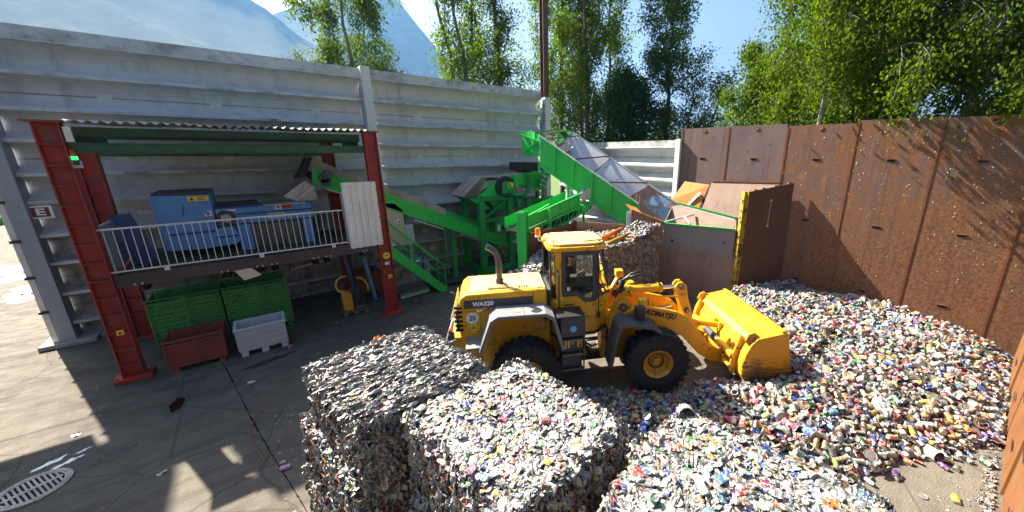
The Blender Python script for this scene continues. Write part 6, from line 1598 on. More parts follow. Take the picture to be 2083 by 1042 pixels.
def dent(p, r, k=.3):
    V, F, Bv = p; V = V.copy(); h = V[:, 2].max(); rr = np.abs(V[:, 0]).max()
    for _ in range(2):
        a = r.random()*6.28; zc = h*(.25+.5*r.random()); d = np.array([math.cos(a), math.sin(a)])
        side = (V[:, :2]@d)/rr
        w = np.exp(-((V[:, 2]-zc)/(h*.22))**2)*np.clip(side, 0, 1)
        V[:, :2] -= (w*rr*k)[:, None]*d
    V[:, 0] += .008*np.sin(V[:, 2]/h*3)*(r.random()-.5)*2
    V[:, 2] -= h/2
    return V, F, Bv
pr_ = random.Random(5)
def centre(p):
    V, F, Bv = p; V = V.copy(); V[:, 2] -= V[:, 2].mean(); return V, F, Bv
LOOSE = [centre(drink_can()), dent(drink_can(), pr_), dent(drink_can(), pr_, .5), squash(drink_can(), pr_, .45), squash(drink_can(), pr_, .3, .03), squash(drink_can(), pr_, .25, -.03),
         centre(food_tin()), dent(food_tin(), pr_), centre(food_tin(open_=False)), dent(food_tin(r=.06, h=.10), pr_), centre(food_tin(r=.043, h=.07)), centre(lid()),
         crumple(5, 4, .17, .12, .028, pr_, .02), crumple(5, 4, .13, .13, .03, pr_), centre(food_tin(12, .082, .20)), dent(drink_can(8), pr_, .6)]
LW = np.array([.11, .12, .12, .09, .08, .06, .08, .07, .06, .04, .05, .02, .05, .045, .012, .07]); LW /= LW.sum()
LKIND = ['drink_can']*6 + ['food_tin']*5 + ['tin_lid', 'foil_wrapper', 'foil_wrapper', 'large_tin', 'drink_can']
CHIP = [squash(drink_can(8), pr_, .16, .02), squash(drink_can(8), pr_, .2, -.02), squash(drink_can(8), pr_, .13, .0), centre(lid(11, .042)), centre(lid(11, .034)),
        crumple(6, 5, .13, .09, .018, pr_, .014), crumple(6, 5, .15, .07, .018, pr_, .018), crumple(5, 5, .10, .09, .02, pr_), crumple(6, 3, .19, .05, .014, pr_, .016), crumple(5, 3, .12, .06, .02, pr_, .01)]
CW = np.array([.13, .13, .12, .13, .08, .14, .13, .09, .06, .05]); CW /= CW.sum()
CWS = np.array([.06, .06, .08, .01, .01, .16, .22, .10, .22, .08]); CWS /= CWS.sum()
PAL = {'silver': (.45, .44, .42), 'white': (.66, .64, .60), 'red': (.52, .025, .02), 'blue': (.025, .10, .48), 'green': (.03, .26, .05), 'yellow': (.75, .46, .02), 'orange': (.72, .20, .02),
       'black': (.018, .018, .02), 'gold': (.46, .30, .10), 'light blue': (.10, .42, .66), 'purple': (.18, .03, .30), 'pink': (.66, .08, .22), 'brown': (.15, .08, .05), 'lime': (.35, .55, .05)}
PN = list(PAL)
PL_W = np.array([.19, .09, .13, .11, .07, .06, .055, .08, .075, .045, .025, .025, .04, .025]); PL_W /= PL_W.sum()
PB_W = np.array([.46, .22, .055, .05, .03, .035, .022, .02, .04, .03, .012, .02, .015, .011]); PB_W /= PB_W.sum()

def rot_from(axis_z, spin):
    z = np.array(axis_z, float); z /= np.linalg.norm(z)
    u = np.array([0, 0, 1.0]) if abs(z[2]) < .9 else np.array([1.0, 0, 0])
    x = np.cross(u, z); x /= np.linalg.norm(x); y = np.cross(z, x)
    c, s = math.cos(spin), math.sin(spin)
    return np.stack([x*c+y*s, -x*s+y*c, z], 1)
def shape_mesh(name, p, mat, smooth):
    V, F, Bv = p
    me = bpy.data.meshes.new(name); me.from_pydata(V.tolist(), [], F.tolist())
    a = me.attributes.new('bare', 'FLOAT', 'POINT'); a.data.foreach_set('value', Bv.astype(np.float32))
    a = me.attributes.new('spot', 'FLOAT_VECTOR', 'POINT'); a.data.foreach_set('vector', (V + pr_.random()*9).astype(np.float32).ravel())
    me.materials.append(mat)
    if smooth: me.shade_smooth()
    return me
def merged(name, shapes, items, parent=None, origin=(0, 0, 0), smooth=True):
    """items: (shape index, 3x3, location, tint rgb) -> one mesh"""
    Vs, Fs, Bs, Ts, Ss = [], [], [], [], []; n = 0; o = np.array(origin)
    for k, Rm, loc, tint in items:
        V, F, Bv = shapes[k]
        Vs.append(V@Rm.T + loc - o); Fs.append(F+n); Bs.append(Bv); n += len(V)
        Ts.append(np.tile((*tint, 1.0), (len(V), 1))); Ss.append(V + rng.random(3)*20)
    V = np.concatenate(Vs).astype(np.float32); F = np.concatenate(Fs).astype(np.int32)
    me = bpy.data.meshes.new(name)
    me.vertices.add(len(V)); me.vertices.foreach_set('co', V.ravel())
    me.loops.add(F.size); me.loops.foreach_set('vertex_index', F.ravel())
    me.polygons.add(len(F)); me.polygons.foreach_set('loop_start', np.arange(0, F.size, 3, dtype=np.int32))
    me.polygons.foreach_set('use_smooth', np.full(len(F), smooth))
    me.update(calc_edges=True)
    a = me.attributes.new('bare', 'FLOAT', 'POINT'); a.data.foreach_set('value', np.concatenate(Bs).astype(np.float32))
    a = me.attributes.new('tint', 'FLOAT_COLOR', 'POINT'); a.data.foreach_set('color', np.concatenate(Ts).astype(np.float32).ravel())
    a = me.attributes.new('spot', 'FLOAT_VECTOR', 'POINT'); a.data.foreach_set('vector', np.concatenate(Ss).astype(np.float32).ravel())
    me.materials.append(M['cans'])
    ob = bpy.data.objects.new(name, me); C.objects.link(ob)
    if parent is not None: ob.parent = parent
    return ob
def tint_of(weights):
    n = PN[rng.choice(len(PN), p=weights)]; c = np.array(PAL[n])*(.24+.62*rng.random())
    return n, tuple(np.clip(c, 0, .82))
LOOSE_ME = [shape_mesh(LKIND[i], p, M['can_one'], LKIND[i] != 'foil_wrapper') for i, p in enumerate(LOOSE)]
CHIP_ME = [shape_mesh('crushed_can', p, M['can_one'], False) for p in CHIP]
def set_matrix(o, Rm, loc):
    m = Matrix([list(map(float, r)) for r in Rm]).to_4x4(); m.translation = Vector(map(float, loc)); o.matrix_basis = m

# ================================================================== BALES
def bale(label, cx, cy, z0, sx_, sy_, h, ang, faces, top=False, n_parts=300, group=None, dens=1.0, strips=False, small=False):
    t = thing('can_bale', label, 'bale', (cx, cy, z0), ang, group, local=True)
    r = .07
    # core: a block with softened edges
    core = MB(); hx, hy = sx_/2-.032, sy_/2-.032
    pl = [(-hx+r, -hy), (hx-r, -hy), (hx, -hy+r), (hx, hy-r), (hx-r, hy), (-hx+r, hy), (-hx, hy-r), (-hx, -hy+r)]
    core.xy(pl, .0, h-.026)
    core.build('core', M['bale_core'], t)
    ca, sa = math.cos(ang), math.sin(ang)
    items = []
    specs = {'top': ((0, 0, 1), (1, 0, 0), (0, 1, 0), sx_, sy_), '-x': ((-1, 0, 0), (0, 1, 0), (0, 0, 1), sy_, h), '+x': ((1, 0, 0), (0, 1, 0), (0, 0, 1), sy_, h),
             '-y': ((0, -1, 0), (1, 0, 0), (0, 0, 1), sx_, h), '+y': ((0, 1, 0), (1, 0, 0), (0, 0, 1), sx_, h)}
    for fc in faces:
        nrm, ua, va, lu, lv = [np.array(q, float) if isinstance(q, tuple) else q for q in specs[fc]]
        step = (.034 if not small else .062)/math.sqrt(dens)
        nu, nv = max(2, int(lu/step)), max(2, int(lv/step))
        ph = rng.random(6)*6.28
        for layer in range(2 if not small else 1):
            for a in range(nu):
                for b in range(nv):
                    if layer and rng.random() < .55: continue
                    u = ((a+rng.random())/nu-.5)*lu; v = ((b+rng.random())/nv-.5)*lv
                    eu, ev = max(0, abs(u)-lu/2+.12)/.12, max(0, abs(v)-lv/2+.12)/.12
                    if fc != 'top' and v < 0: ev *= .5
                    drop = .048*(eu**2.6+ev**2.6) + .007*math.sin(u*7+ph[0])*math.sin(v*6+ph[1]) + .008*math.sin(u*15+v*9+ph[2])
                    d = -drop + (.006 if layer else -.012) + .012*(rng.random()-.5)
                    if rng.random() < .03: d += .03
                    if fc == 'top': p = np.array([u, v, h+d])
                    else:
                        half = (sx_/2 if 'x' in fc else sy_/2)
                        p = nrm*(half+d) + ua*u + np.array([0, 0, h/2+v])
                    til = rng.normal(size=3)*(.24 if fc == 'top' else .45)
                    if strips and fc == 'top':
                        zz = nrm*.75 + va*(.8 if rng.random() < .75 else -.5) + til*.5
                        R0 = rot_from(zz, 0); xdir = ua + .25*rng.normal()*va
                        R0[:, 0] = xdir - R0[:, 2]*(xdir@R0[:, 2]); R0[:, 0] /= np.linalg.norm(R0[:, 0]); R0[:, 1] = np.cross(R0[:, 2], R0[:, 0])
                        k = rng.choice(len(CHIP), p=CWS)
                    elif fc != 'top':
                        k = rng.choice(len(CHIP), p=CWS)
                        if rng.random() < .62:                 # sheets pressed on edge, their folds running upwards
                            zz = ua*(.8 if rng.random() < .5 else -.8) + nrm*.62 + til*.5
                            R0 = rot_from(zz, 0); xd = np.array([0, 0, 1.0]) + .3*rng.normal()*ua
                            R0[:, 0] = xd - R0[:, 2]*(xd@R0[:, 2]); R0[:, 0] /= np.linalg.norm(R0[:, 0]); R0[:, 1] = np.cross(R0[:, 2], R0[:, 0])
                        else: R0 = rot_from(nrm+til, rng.random()*6.28)
                    else:
                        R0 = rot_from(nrm+til, rng.random()*6.28); k = rng.choice(len(CHIP), p=CW)
                    stretch = np.array([1.45, .75, 1.0]) if (strips and fc == 'top') else np.array([1.0, .62, 1.0]) if k < 3 else np.array([1.0, 1.0, .7])
                    if k < 3:                                  # squashed cans lie with their flat side out
                        R0 = np.stack([R0[:, 0], -R0[:, 2], R0[:, 1]], 1)
                    s_ = (.34+.70*rng.random()**2.2)*(1.0 if not small else 1.15)
                    cn, c_ = tint_of(PB_W)
                    if small: c_ = tuple(np.array(c_)*.50 + np.array([.075, .052, .036])*(.5+rng.random()))
                    items.append((k, R0*s_*stretch, p, c_, cn))
    if n_parts:
        Rz = np.array([[ca, -sa, 0], [sa, ca, 0], [0, 0, 1]])
        cp = np.array([0, 0, 5.0]); loc0 = np.array([cx, cy, z0])
        def key(it):
            w = Rz@it[2]+loc0; d = np.linalg.norm(w-cp)
            return d / (np.linalg.norm(it[1][:, 0])) + (2.5 if it[0] in (3, 4) else 0)*.0
        items.sort(key=key)
        for k, Rm, p, c_, cn in items[:n_parts]:
            o = bpy.data.objects.new('crushed_can', CHIP_ME[k]); C.objects.link(o); o.parent = t; set_matrix(o, Rm, p); o.color = (*c_, 1)
        items = items[n_parts:]
    if items:
        m = merged('crushed_cans', CHIP, [q[:4] for q in items], t, smooth=False); m['kind'] = 'stuff'
    if not small:
        for z in (.22, .42, .62):
            pts = []
            for k in range(25):
                q = k/24*4; e = int(min(q, 3.999)); f = q-e
                cs = [(-1, -1), (1, -1), (1, 1), (-1, 1), (-1, -1)]
                x = (cs[e][0]+(cs[e+1][0]-cs[e][0])*f)*(sx_/2+.022 - .03*(abs(f-.5) > .42)); y = (cs[e][1]+(cs[e+1][1]-cs[e][1])*f)*(sy_/2+.022 - .03*(abs(f-.5) > .42))
                pts.append((x, y, z*h/.8 + .012*math.sin(k*1.7+z*30)))
            MB().pipe(pts, .0075, 5).build('baling_wire', M['wire'], t)
    return t
AL = ['-x', '-y', 'top']
bale('topmost bale of pressed cans nearest the grey bins, its top of fine layered edges', 0.99, 4.60, 1.60, 1.54, 1.74, .80, R(9), ['top', '-x', '-y', '+x', '+y'], strips=True)
bale('second bale down under the finely layered bale, jutting out towards the wire loop', .86, 4.80, .80, 1.52, 1.85, .80, R(10), ['-x', '-y', 'top', '+y'], n_parts=200, dens=.9)
bale('lowest bale of the stack by the wire loop, standing on the concrete', .78, 4.85, .0, 1.55, 1.95, .80, R(9), ['-x', '-y', '+y'], n_parts=150, dens=.85)
bale('middle of the three topmost bales of pressed cans, with many flattened can lids', 1.62, 2.80, 1.60, 1.52, 1.74, .80, R(6), ['top', '-x', '-y', '+x', '+y'])
bale('second bale down under the bale with many flattened lids', 1.58, 2.82, .80, 1.54, 1.76, .80, R(5), ['-x', '-y'], n_parts=100, dens=.85)
bale('lowest bale under the bale with many flattened lids', 1.60, 2.84, .0, 1.54, 1.76, .80, R(7), ['-x', '-y', '+x'], n_parts=0, dens=.6)
bale('topmost bale of pressed cans beside the loose heap, nearest the bare concrete', 2.50, .83, 1.60, 1.50, 1.74, .80, R(10), ['top', '-x', '-y', '+x', '+y'])
bale('second bale down under the bale beside the loose heap', 2.50, .82, .80, 1.52, 1.76, .80, R(8), ['-x', '+x', '+y'], n_parts=0, dens=.6)
bale('lowest bale under the bale beside the loose heap', 2.52, .84, .0, 1.54, 1.76, .80, R(9), ['-x', '+x', '+y'], n_parts=0, dens=.6)
# far stack behind the loader
nm = {(0, 2): 'upper bale of the far stack, under the yellow steel trough', (1, 2): 'upper middle bale of the far stack behind the loader cab', (2, 2): 'upper bale of the far stack with loose cans piled on it',
      (0, 1): 'half hidden middle bale of the far stack beside the loader cab', (1, 1): 'central brownish bale of the far stack behind the loader', (2, 1): 'middle bale of the far stack beside the black gap at the hopper',
      (0, 0): 'lowest bale of the far stack nearest the loader cab', (1, 0): 'lowest bale in the centre of the far stack', (2, 0): 'lowest bale of the far stack beside the hopper'}
for i in range(3):
    for k in range(3):
        bale(nm[(i, k)], 8.25+.80*i, 8.02-.07*i, .76*k, .80, 1.05, .76, R(-4+1.5*math.sin(3*i+k)), ['-y', 'top', '-x', '+x'] if k == 2 else ['-y', '-x', '+x'], n_parts=0, small=True, dens=1.5, group='bales in the far stack behind the loader')

# ================================================================== LOOSE HEAP
HEAP = np.array([(9.5,-.78),(13.95,-.78),(13.3,4.4),(12.0,5.2),(11.0,5.2),(9.9,5.0),(9.25,4.3),(8.75,3.4),(8.3,3.05),(7.6,3.2),(6.8,3.70),(5.9,3.85),(5.2,4.75),(4.6,5.2),(3.9,5.1),(3.1,4.2),(3.1,2.0),(4.0,1.35),(5.0,1.12),(6.3,.76),(7.65,.28),(8.7,-.35)])
FREE = list(range(6, 21)) + [21, 0]               # edges where the heap runs out on the floor
def inside(px, py, poly):
    c = np.zeros(len(px), bool); n = len(poly); j = n-1
    for i in range(n):
        xi, yi = poly[i]; xj, yj = poly[j]
        k = ((yi > py) != (yj > py)) & (px < (xj-xi)*(py-yi)/(yj-yi+1e-12)+xi); c ^= k; j = i
    return c
def edge_dist(px, py, poly, edges_):
    d = np.full(len(px), 9.0)
    for i in edges_:
        a = poly[i]; b = poly[(i+1) % len(poly)]; ab = b-a
        t = np.clip(((px-a[0])*ab[0]+(py-a[1])*ab[1])/(ab@ab), 0, 1)
        d = np.minimum(d, np.hypot(px-a[0]-t*ab[0], py-a[1]-t*ab[1]))
    return d
def heap_h(px, py):
    d = edge_dist(px, py, HEAP, [i for i in FREE if i < 22])
    sm = lambda a, b, v: np.clip((v-a)/(b-a), 0, 1)**2*(3-2*np.clip((v-a)/(b-a), 0, 1))
    A = .10 + .62*sm(5.0, 9.0, px) + .25*sm(10.5, 13.5, px)*sm(2.5, -.5, py) + .16*np.exp(-((px-9.3)**2+(py-2.4)**2)/1.4)
    A = A + .30*np.exp(-((px-3.4)**2+(py-1.9)**2)/.5) + .07*np.sin(px*2.1+1)*np.sin(py*2.6) + .05*np.sin(px*4.3+py*3.1)
    slope = np.where((px > 8.2) & (py > 2.2), 1.1, .62)
    return np.maximum(.01, A*(1-np.exp(-d*slope/np.maximum(A, .05))))
gx, gy = np.meshgrid(np.arange(3.0, 14.0, .16), np.arange(-.8, 5.4, .16))
hz = heap_h(gx.ravel(), gy.ravel()); ins = inside(gx.ravel(), gy.ravel(), HEAP)
hv = [(x, y, max(.0, z-.05)) for x, y, z in zip(gx.ravel(), gy.ravel(), hz)]
nx_ = gx.shape[1]; hf_faces = []
for j_ in range(gx.shape[0]-1):
    for i_ in range(nx_-1):
        q = (j_*nx_+i_, j_*nx_+i_+1, (j_+1)*nx_+i_+1, (j_+1)*nx_+i_)
        if all(ins[k] for k in q): hf_faces.append(q)
hc = MB().add(hv, hf_faces).build('heap_base', M['heap_core'], fixn=False)
tag(hc, 'dark dense underlayer of the loose heap of cans', None, None, 'stuff')
def covered(p):
    """hidden from the photograph's side by the near bales?"""
    t = (5-2.42)/(5-p[2]); x, y = p[0]*t, p[1]*t
    for cx, cy, ax_, ay_, an in ((1.03, 4.62, .72, .84, R(9)), (1.62, 2.8, .74, .85, R(6)), (2.5, .83, .73, .85, R(10))):
        u = (x-cx)*math.cos(an)+(y-cy)*math.sin(an); v = -(x-cx)*math.sin(an)+(y-cy)*math.cos(an)
        if abs(u) < ax_ and abs(v) < ay_: return True
    d = p - np.array([0, 0, 5.0]); fx = d[0]*math.sin(R(39.9))+d[1]*math.cos(R(39.9)); sx2 = d[0]*math.cos(R(39.9))-d[1]*math.sin(R(39.9))
    zc = fx*.9637 - d[2]*.2671; vv = (-d[2]*.9637 - fx*-.2671*0 - fx*.2671)/zc if False else ((-d[2])*.9637 - fx*.2671)/zc
    px_, py_ = 1155+752*sx2/zc, 521+752*vv
    return not (-20 < px_ < 2100 and -20 < py_ < 1060)
def scatter(poly, hfun, step, layers, sc=1.0, zoff=0.0):
    x0, y0 = poly.min(0); x1, y1 = poly.max(0); out = []
    for L_, (st, dz) in enumerate(layers):
        xs_ = np.arange(x0, x1, step*st); ys_ = np.arange(y0, y1, step*st)
        X, Y = np.meshgrid(xs_, ys_); X = (X + step*st*(rng.random(X.shape)-.5)).ravel(); Y = (Y + step*st*(rng.random(Y.shape)-.5)).ravel()
        k = inside(X, Y, poly); X, Y = X[k], Y[k]; H = hfun(X, Y)
        for x, y, h_ in zip(X, Y, H):
            s = rng.choice(len(LOOSE), p=LW)
            el = rng.normal()*.38
            axd = (math.cos(rng.random()*6.283), math.sin(rng.random()*6.283), math.tan(np.clip(el, -1.2, 1.2)))
            if LKIND[s] in ('tin_lid', 'foil_wrapper'): axd = (.5*rng.normal(), .5*rng.normal(), 1)
            if rng.random() < .12: axd = (.4*rng.normal(), .4*rng.normal(), 1)
            s_ = sc*(.78+.50*rng.random()) * (1.35 if LKIND[s] == 'foil_wrapper' else 1.0); rr = .034*s_ if 'drink' in LKIND[s] else .045*s_
            cn, c_ = tint_of(PL_W)
            out.append((s, rot_from(axd, rng.random()*6.28)*s_, np.array([x, y, max(h_+dz, rr*.9) + .03*(rng.random()-.35)+zoff]), c_, cn))
    return out
items = scatter(HEAP, heap_h, .094, [(1.0, -.045), (1.15, .02), (1.6, .07)])
# strays on the bare concrete at the foot of the heap
for _ in range(60):
    k = rng.integers(15, 21); a, b = HEAP[k], HEAP[(k+1) % len(HEAP)]; f = rng.random()
    p = a + (b-a)*f + np.array([-.35, -.9])*(.05+.30*abs(rng.normal())*.5)
    s = rng.choice(len(LOOSE), p=LW); cn, c_ = tint_of(PL_W); s_ = .8+.35*rng.random()
    items.append((s, rot_from((math.cos(f*40), math.sin(f*40), .05), f*77)*s_, np.array([p[0], p[1], .036*s_]), c_, cn))
order = sorted(range(len(items)), key=lambda i: np.linalg.norm(items[i][2]-np.array([0, 0, 5.0]))/(np.linalg.norm(items[i][1][:, 0])*(1.25 if 'tin' in LKIND[items[i][0]] else 1)))
single = []
seen_cell = {}
for i in order:
    if len(single) >= 290: break
    p = items[i][2]
    if covered(p): continue
    if p[2] < heap_h(np.array([p[0]]), np.array([p[1]]))[0]-.022 and p[2] > .08: continue
    single.append(i)
LANDMARKS = [('loader front wheel', 5.9, 4.1), ('pale plastic bag', 4.15, 2.65), ('torn black bag', 4.75, 2.75), ('blue and red wrapper', 3.75, 2.55), ('large grey tin', 3.05, 1.72),
    ('bright red foil bag', 5.35, 1.25), ('upright green can', 5.35, 1.75), ('red dotted white pack', 5.35, .72), ('large ribbed round lid', 6.9, .62), ('large white tin', 8.05, .0), ('orange and yellow wrapper', 9.1, -.2), ('thin white bag', 8.3, .75)]
WORDS = {'drink_can': 'drink can', 'food_tin': 'food tin', 'tin_lid': 'round tin lid', 'foil_wrapper': 'crumpled wrapper', 'large_tin': 'large tin'}
for i in single:
    s, Rm, p, c_, cn = items[i]; kd = LKIND[s]
    state = {0: 'whole', 1: 'dented', 2: 'badly dented', 3: 'squashed', 4: 'flattened', 5: 'bent flattened', 6: 'open', 7: 'dented open', 8: 'closed', 9: 'squat open', 10: 'small open', 15: 'crumpled'}.get(s, '')
    ln, lx, ly = min(LANDMARKS, key=lambda q: (q[1]-p[0])**2+(q[2]-p[1])**2); ld = math.hypot(lx-p[0], ly-p[1])
    where = ('close beside' if ld < .30 else 'near' if ld < .6 else 'a step from') + ' the ' + ln
    if p[2] < .06: where = 'on concrete ' + where
    o = bpy.data.objects.new(kd, LOOSE_ME[s]); C.objects.link(o); set_matrix(o, Rm, p); o.color = (*c_, 1)
    tag(o, ' '.join(f'{state} {cn} {WORDS[kd]} {where}'.split()), WORDS[kd].split()[-1], 'loose cans and tins of the big heap')
ss_ = set(single)
hm_ = merged('loose_cans', LOOSE, [items[i][:4] for i in range(len(items)) if i not in ss_])
tag(hm_, 'great loose heap of coloured cans and tins filling the corner of the yard', None, None, 'stuff')

# cans behind the loader, in the bunker and on top of the far bales
BUN = np.array([(4.9, 9.3), (5.4, 8.6), (6.5, 8.5), (7.4, 8.1), (8.0, 8.5), (9.7, 8.4), (10.1, 8.85), (8.7, 9.9), (6.6, 9.65), (5.6, 9.75)])
def bun_h(px, py): return np.clip((.95 + .48*(px-5.0))*np.clip((py-7.6)/1.3, .2, 1)*np.clip((px-4.7)/.6, .1, 1), .05, 2.22) + .06*np.sin(px*5)*np.sin(py*6)
it2 = scatter(BUN, bun_h, .11, [(1.0, -.03), (1.0, .03)])
it2 = [(a, b, c_, tuple(np.array(d)*.4+np.array([.42, .42, .41])*.6), e) for a, b, c_, d, e in it2]
TOPB = np.array([(8.9, 7.5), (10.25, 7.35), (10.3, 8.3), (9.0, 8.4)])
def top_h(px, py): return 2.26 + np.clip(.33*(px-8.8), 0, .42)*np.clip((10.45-px)/.3, 0, 1)
it2 += scatter(TOPB, top_h, .09, [(1.0, -.02), (1.0, .03)], .8)
bx, by = np.meshgrid(np.arange(4.8, 10.3, .2), np.arange(8.0, 10.0, .2)); bh = bun_h(bx.ravel(), by.ravel()); bi = inside(bx.ravel(), by.ravel(), BUN)
bf = []
for j_ in range(bx.shape[0]-1):
    for i_ in range(bx.shape[1]-1):
        q = (j_*bx.shape[1]+i_, j_*bx.shape[1]+i_+1, (j_+1)*bx.shape[1]+i_+1, (j_+1)*bx.shape[1]+i_)
        if all(bi[k] for k in q): bf.append(q)
hb = MB().add([(x, y, z-.05) for x, y, z in zip(bx.ravel(), by.ravel(), bh)], bf).build('bunker_heap_base', M['heap_core'], fixn=False); tag(hb, 'dark underlayer of the cans in the bunker', None, None, 'stuff')
hm2 = merged('bunker_cans', LOOSE, [q[:4] for q in it2])
tag(hm2, 'pale loose cans heaped in the bunker and over the far bales', None, None, 'stuff')

tr_ = thing('steel_trough', 'yellow steel trough lying on the far bales behind the loader cab', 'trough', (9.2, 8.1, 2.3))
ta, tb_ = Vector((8.05, 7.75, 2.20)), Vector((9.55, 7.95, 2.36))
MB().bar(ta+Vector((0, 0, .06)), tb_+Vector((0, 0, .08)), .03, .17).build('near_side', M['yellow_worn'], tr_)
MB().bar(ta+Vector((-.1, .42, .10)), tb_+Vector((-.15, .42, .14)), .03, .16).build('far_side', M['amber'], tr_)
MB().prism([ta+Vector((0, .02, -.02)), tb_+Vector((0, .02, .0)), tb_+Vector((-.15, .40, .03)), ta+Vector((-.1, .40, .0))], (0, 0, .015)).build('base', M['yellow_worn'], tr_)

# ---- stand-out things in the heap and on the concrete
def on_heap(x, y, dz=0.0): return float(heap_h(np.array([x]), np.array([y]))[0]) + dz
def single_can(shape, name, label, cat, loc, axis, tint, sc=1.0, spin=0.0, group=None):
    o = bpy.data.objects.new(name, LOOSE_ME[shape]); C.objects.link(o); set_matrix(o, rot_from(axis, spin)*sc, np.array(loc)); o.color = (*tint, 1)
    return tag(o, label, cat, group)
single_can(14, 'large_tin', 'large open grey tin with its dark mouth facing the camera, between bale and heap', 'tin', (3.05, 1.72, 2.38), (-.75, -.6, .45), (.30, .31, .31), 1.05)
single_can(14, 'paint_tin', 'large white tin with red marks lying on the bare concrete', 'tin', (8.05, -.02, .10), (-.6, -.75, .15), (.75, .72, .70), 1.15)
single_can(11, 'tin_lid', 'large ribbed round lid lying near the bare concrete', 'lid', (6.9, .62, .30), (-.4, -.5, 1), (.6, .6, .6), 2.0)
single_can(11, 'tin_lid', 'flat oval lid lying alone on the bare concrete', 'lid', (6.95, -.05, .01), (.02, .05, 1), (.5, .5, .48), 1.3)
single_can(3, 'drink_can', 'squashed yellow can lying alone on the bare concrete', 'can', (7.25, -.38, .03), (1, .3, .05), (.75, .5, .03), 1.1)
single_can(10, 'food_tin', 'small red tin standing alone on the bare concrete by the orange wall', 'tin', (8.4, -.02, .035), (.3, .2, 1), (.5, .03, .03), 1.0)
single_can(11, 'tin_lid', 'small white lid on the bare concrete beside the red tin', 'lid', (8.55, -.10, .006), (.02, .03, 1), (.7, .7, .7), 1.0)
single_can(0, 'drink_can', 'upright green can with red marks in the heap slope', 'can', (5.35, 1.75, on_heap(5.35, 1.75, .10)), (.1, -.3, 1), (.06, .40, .22), 1.25)
def soft_sheet(name, label, cat, c, lx, ly, tint, amp, seed, axis=(0, 0, 1), spin=0.0, nx=9, ny=6):
    r = random.Random(seed); p = crumple(nx, ny, lx, ly, amp, r, amp*.8)
    p = (p[0], p[1], np.zeros(len(p[0])))
    me = shape_mesh(name, p, M['can_one'], False); o = bpy.data.objects.new(name, me); C.objects.link(o)
    set_matrix(o, rot_from(axis, spin), np.array(c)); o.color = (*tint, 1); sm_ = o.modifiers.new('thickness', 'SOLIDIFY'); sm_.thickness = .004
    return tag(o, label, cat)
soft_sheet('plastic_bag', 'pale crumpled plastic bag lying on the heap near the loader wheel', 'bag', (4.15, 2.65, on_heap(4.15, 2.65, .14)), .42, .18, (.72, .76, .80), .035, 1, (.1, -.2, 1), -.75)
soft_sheet('red_foil', 'crumpled bright red foil bag in the heap slope', 'bag', (5.35, 1.25, on_heap(5.35, 1.25, .10)), .26, .20, (.65, .02, .02), .05, 2, (0, -.3, 1), .6)
soft_sheet('blue_wrapper', 'blue and red crumpled wrapper on the heap front near the loader wheel', 'wrapper', (3.75, 2.55, on_heap(3.75, 2.55, .12)), .24, .22, (.04, .16, .55), .05, 3, (0, -.3, 1), .2)
soft_sheet('yellow_wrapper', 'flat orange and yellow wrapper by the orange steel wall', 'wrapper', (9.1, -.20, on_heap(9.1, -.20, .08)), .34, .30, (.80, .42, .02), .02, 4, (-.2, -.2, 1), .3)
soft_sheet('black_bag', 'torn black plastic bag in the middle of the heap front', 'bag', (4.75, 2.75, on_heap(4.75, 2.75, .10)), .36, .22, (.015, .015, .02), .06, 5, (0, -.2, 1), .4)
soft_sheet('white_carton', 'long white carton flap lying beside the large white tin', 'carton', (8.32, .0, .06), .42, .10, (.78, .76, .74), .015, 6, (0, 0, 1), -.55)
soft_sheet('white_bag', 'thin white plastic bag in the heap near the orange wall', 'bag', (8.3, .75, on_heap(8.3, .75, .12)), .32, .34, (.80, .80, .78), .05, 7, (-.2, -.3, 1), .9)
soft_sheet('snack_tube', 'long white printed pack with red dots at the heap foot', 'pack', (5.35, .72, .17), .52, .15, (.78, .75, .72), .03, 8, (-.2, -.5, 1), -1.0)
soft_sheet('orange_bag', 'crumpled orange wrapper stuck on the rear bale top edge', 'wrapper', (1.0, 5.45, 2.42), .14, .12, (.85, .22, .02), .03, 9)
single_can(0, 'green_bottle_cap', 'bright green plastic cap on the bale beside the heap', 'cap', (1.95, 1.30, 2.43), (-.3, -.4, 1), (.01, .36, .06), .9)
for k, (x, y, tn, s, lab) in enumerate(((-.30, 12.0, (.6, .6, .6), 3, 'flattened silver can on the shaded concrete by the grey bin'), (.02, 11.55, (.75, .05, .2), 3, 'pink crushed can beside the grey plastic bin'), (-.43, 6.95, (.7, .7, .7), 11, 'pale round lid on the concrete beside the bale stack'),
    (-.42, 6.75, (.5, .3, .5), 0, 'small pinkish can on the concrete beside the bale stack'), (-3.3, 10.16, (.8, .8, .78), 13, 'scrap of white film on the sunlit concrete by the shadow edge'), (-3.27, 8.44, (.78, .78, .76), 11, 'white lid lying just below the drain cover'),
    (-.8, 10.13, (.7, .45, .4), 1, 'red and white can alone on the shaded concrete'), (-3.5, 14.2, (.8, .8, .8), 13, 'white scrap on the shaded concrete by the red column'), (-1.95, 7.95, (.7, .65, .6), 13, 'pale scrap at the edge of the sunlit patch'), (.9, 9.4, (.7, .7, .7), 3, 'flattened can on the shaded concrete beyond the bales'), (5.2, 13.9, (.75, .75, .75), 11, 'white lid on the dark ground behind the stairs'), (3.7, 12.75, (.1, .2, .7), 3, 'blue crushed can in front of the platform plate'))):
    if s in (11, 13): single_can(s, 'litter', lab, 'litter', (x, y, .012), (.03, .05, 1), tn, .9, k)
    else: single_can(s, 'drink_can', lab, 'can', (x, y, .036), (math.cos(k), math.sin(k), .03), tn, 1.0, k)
lt = []
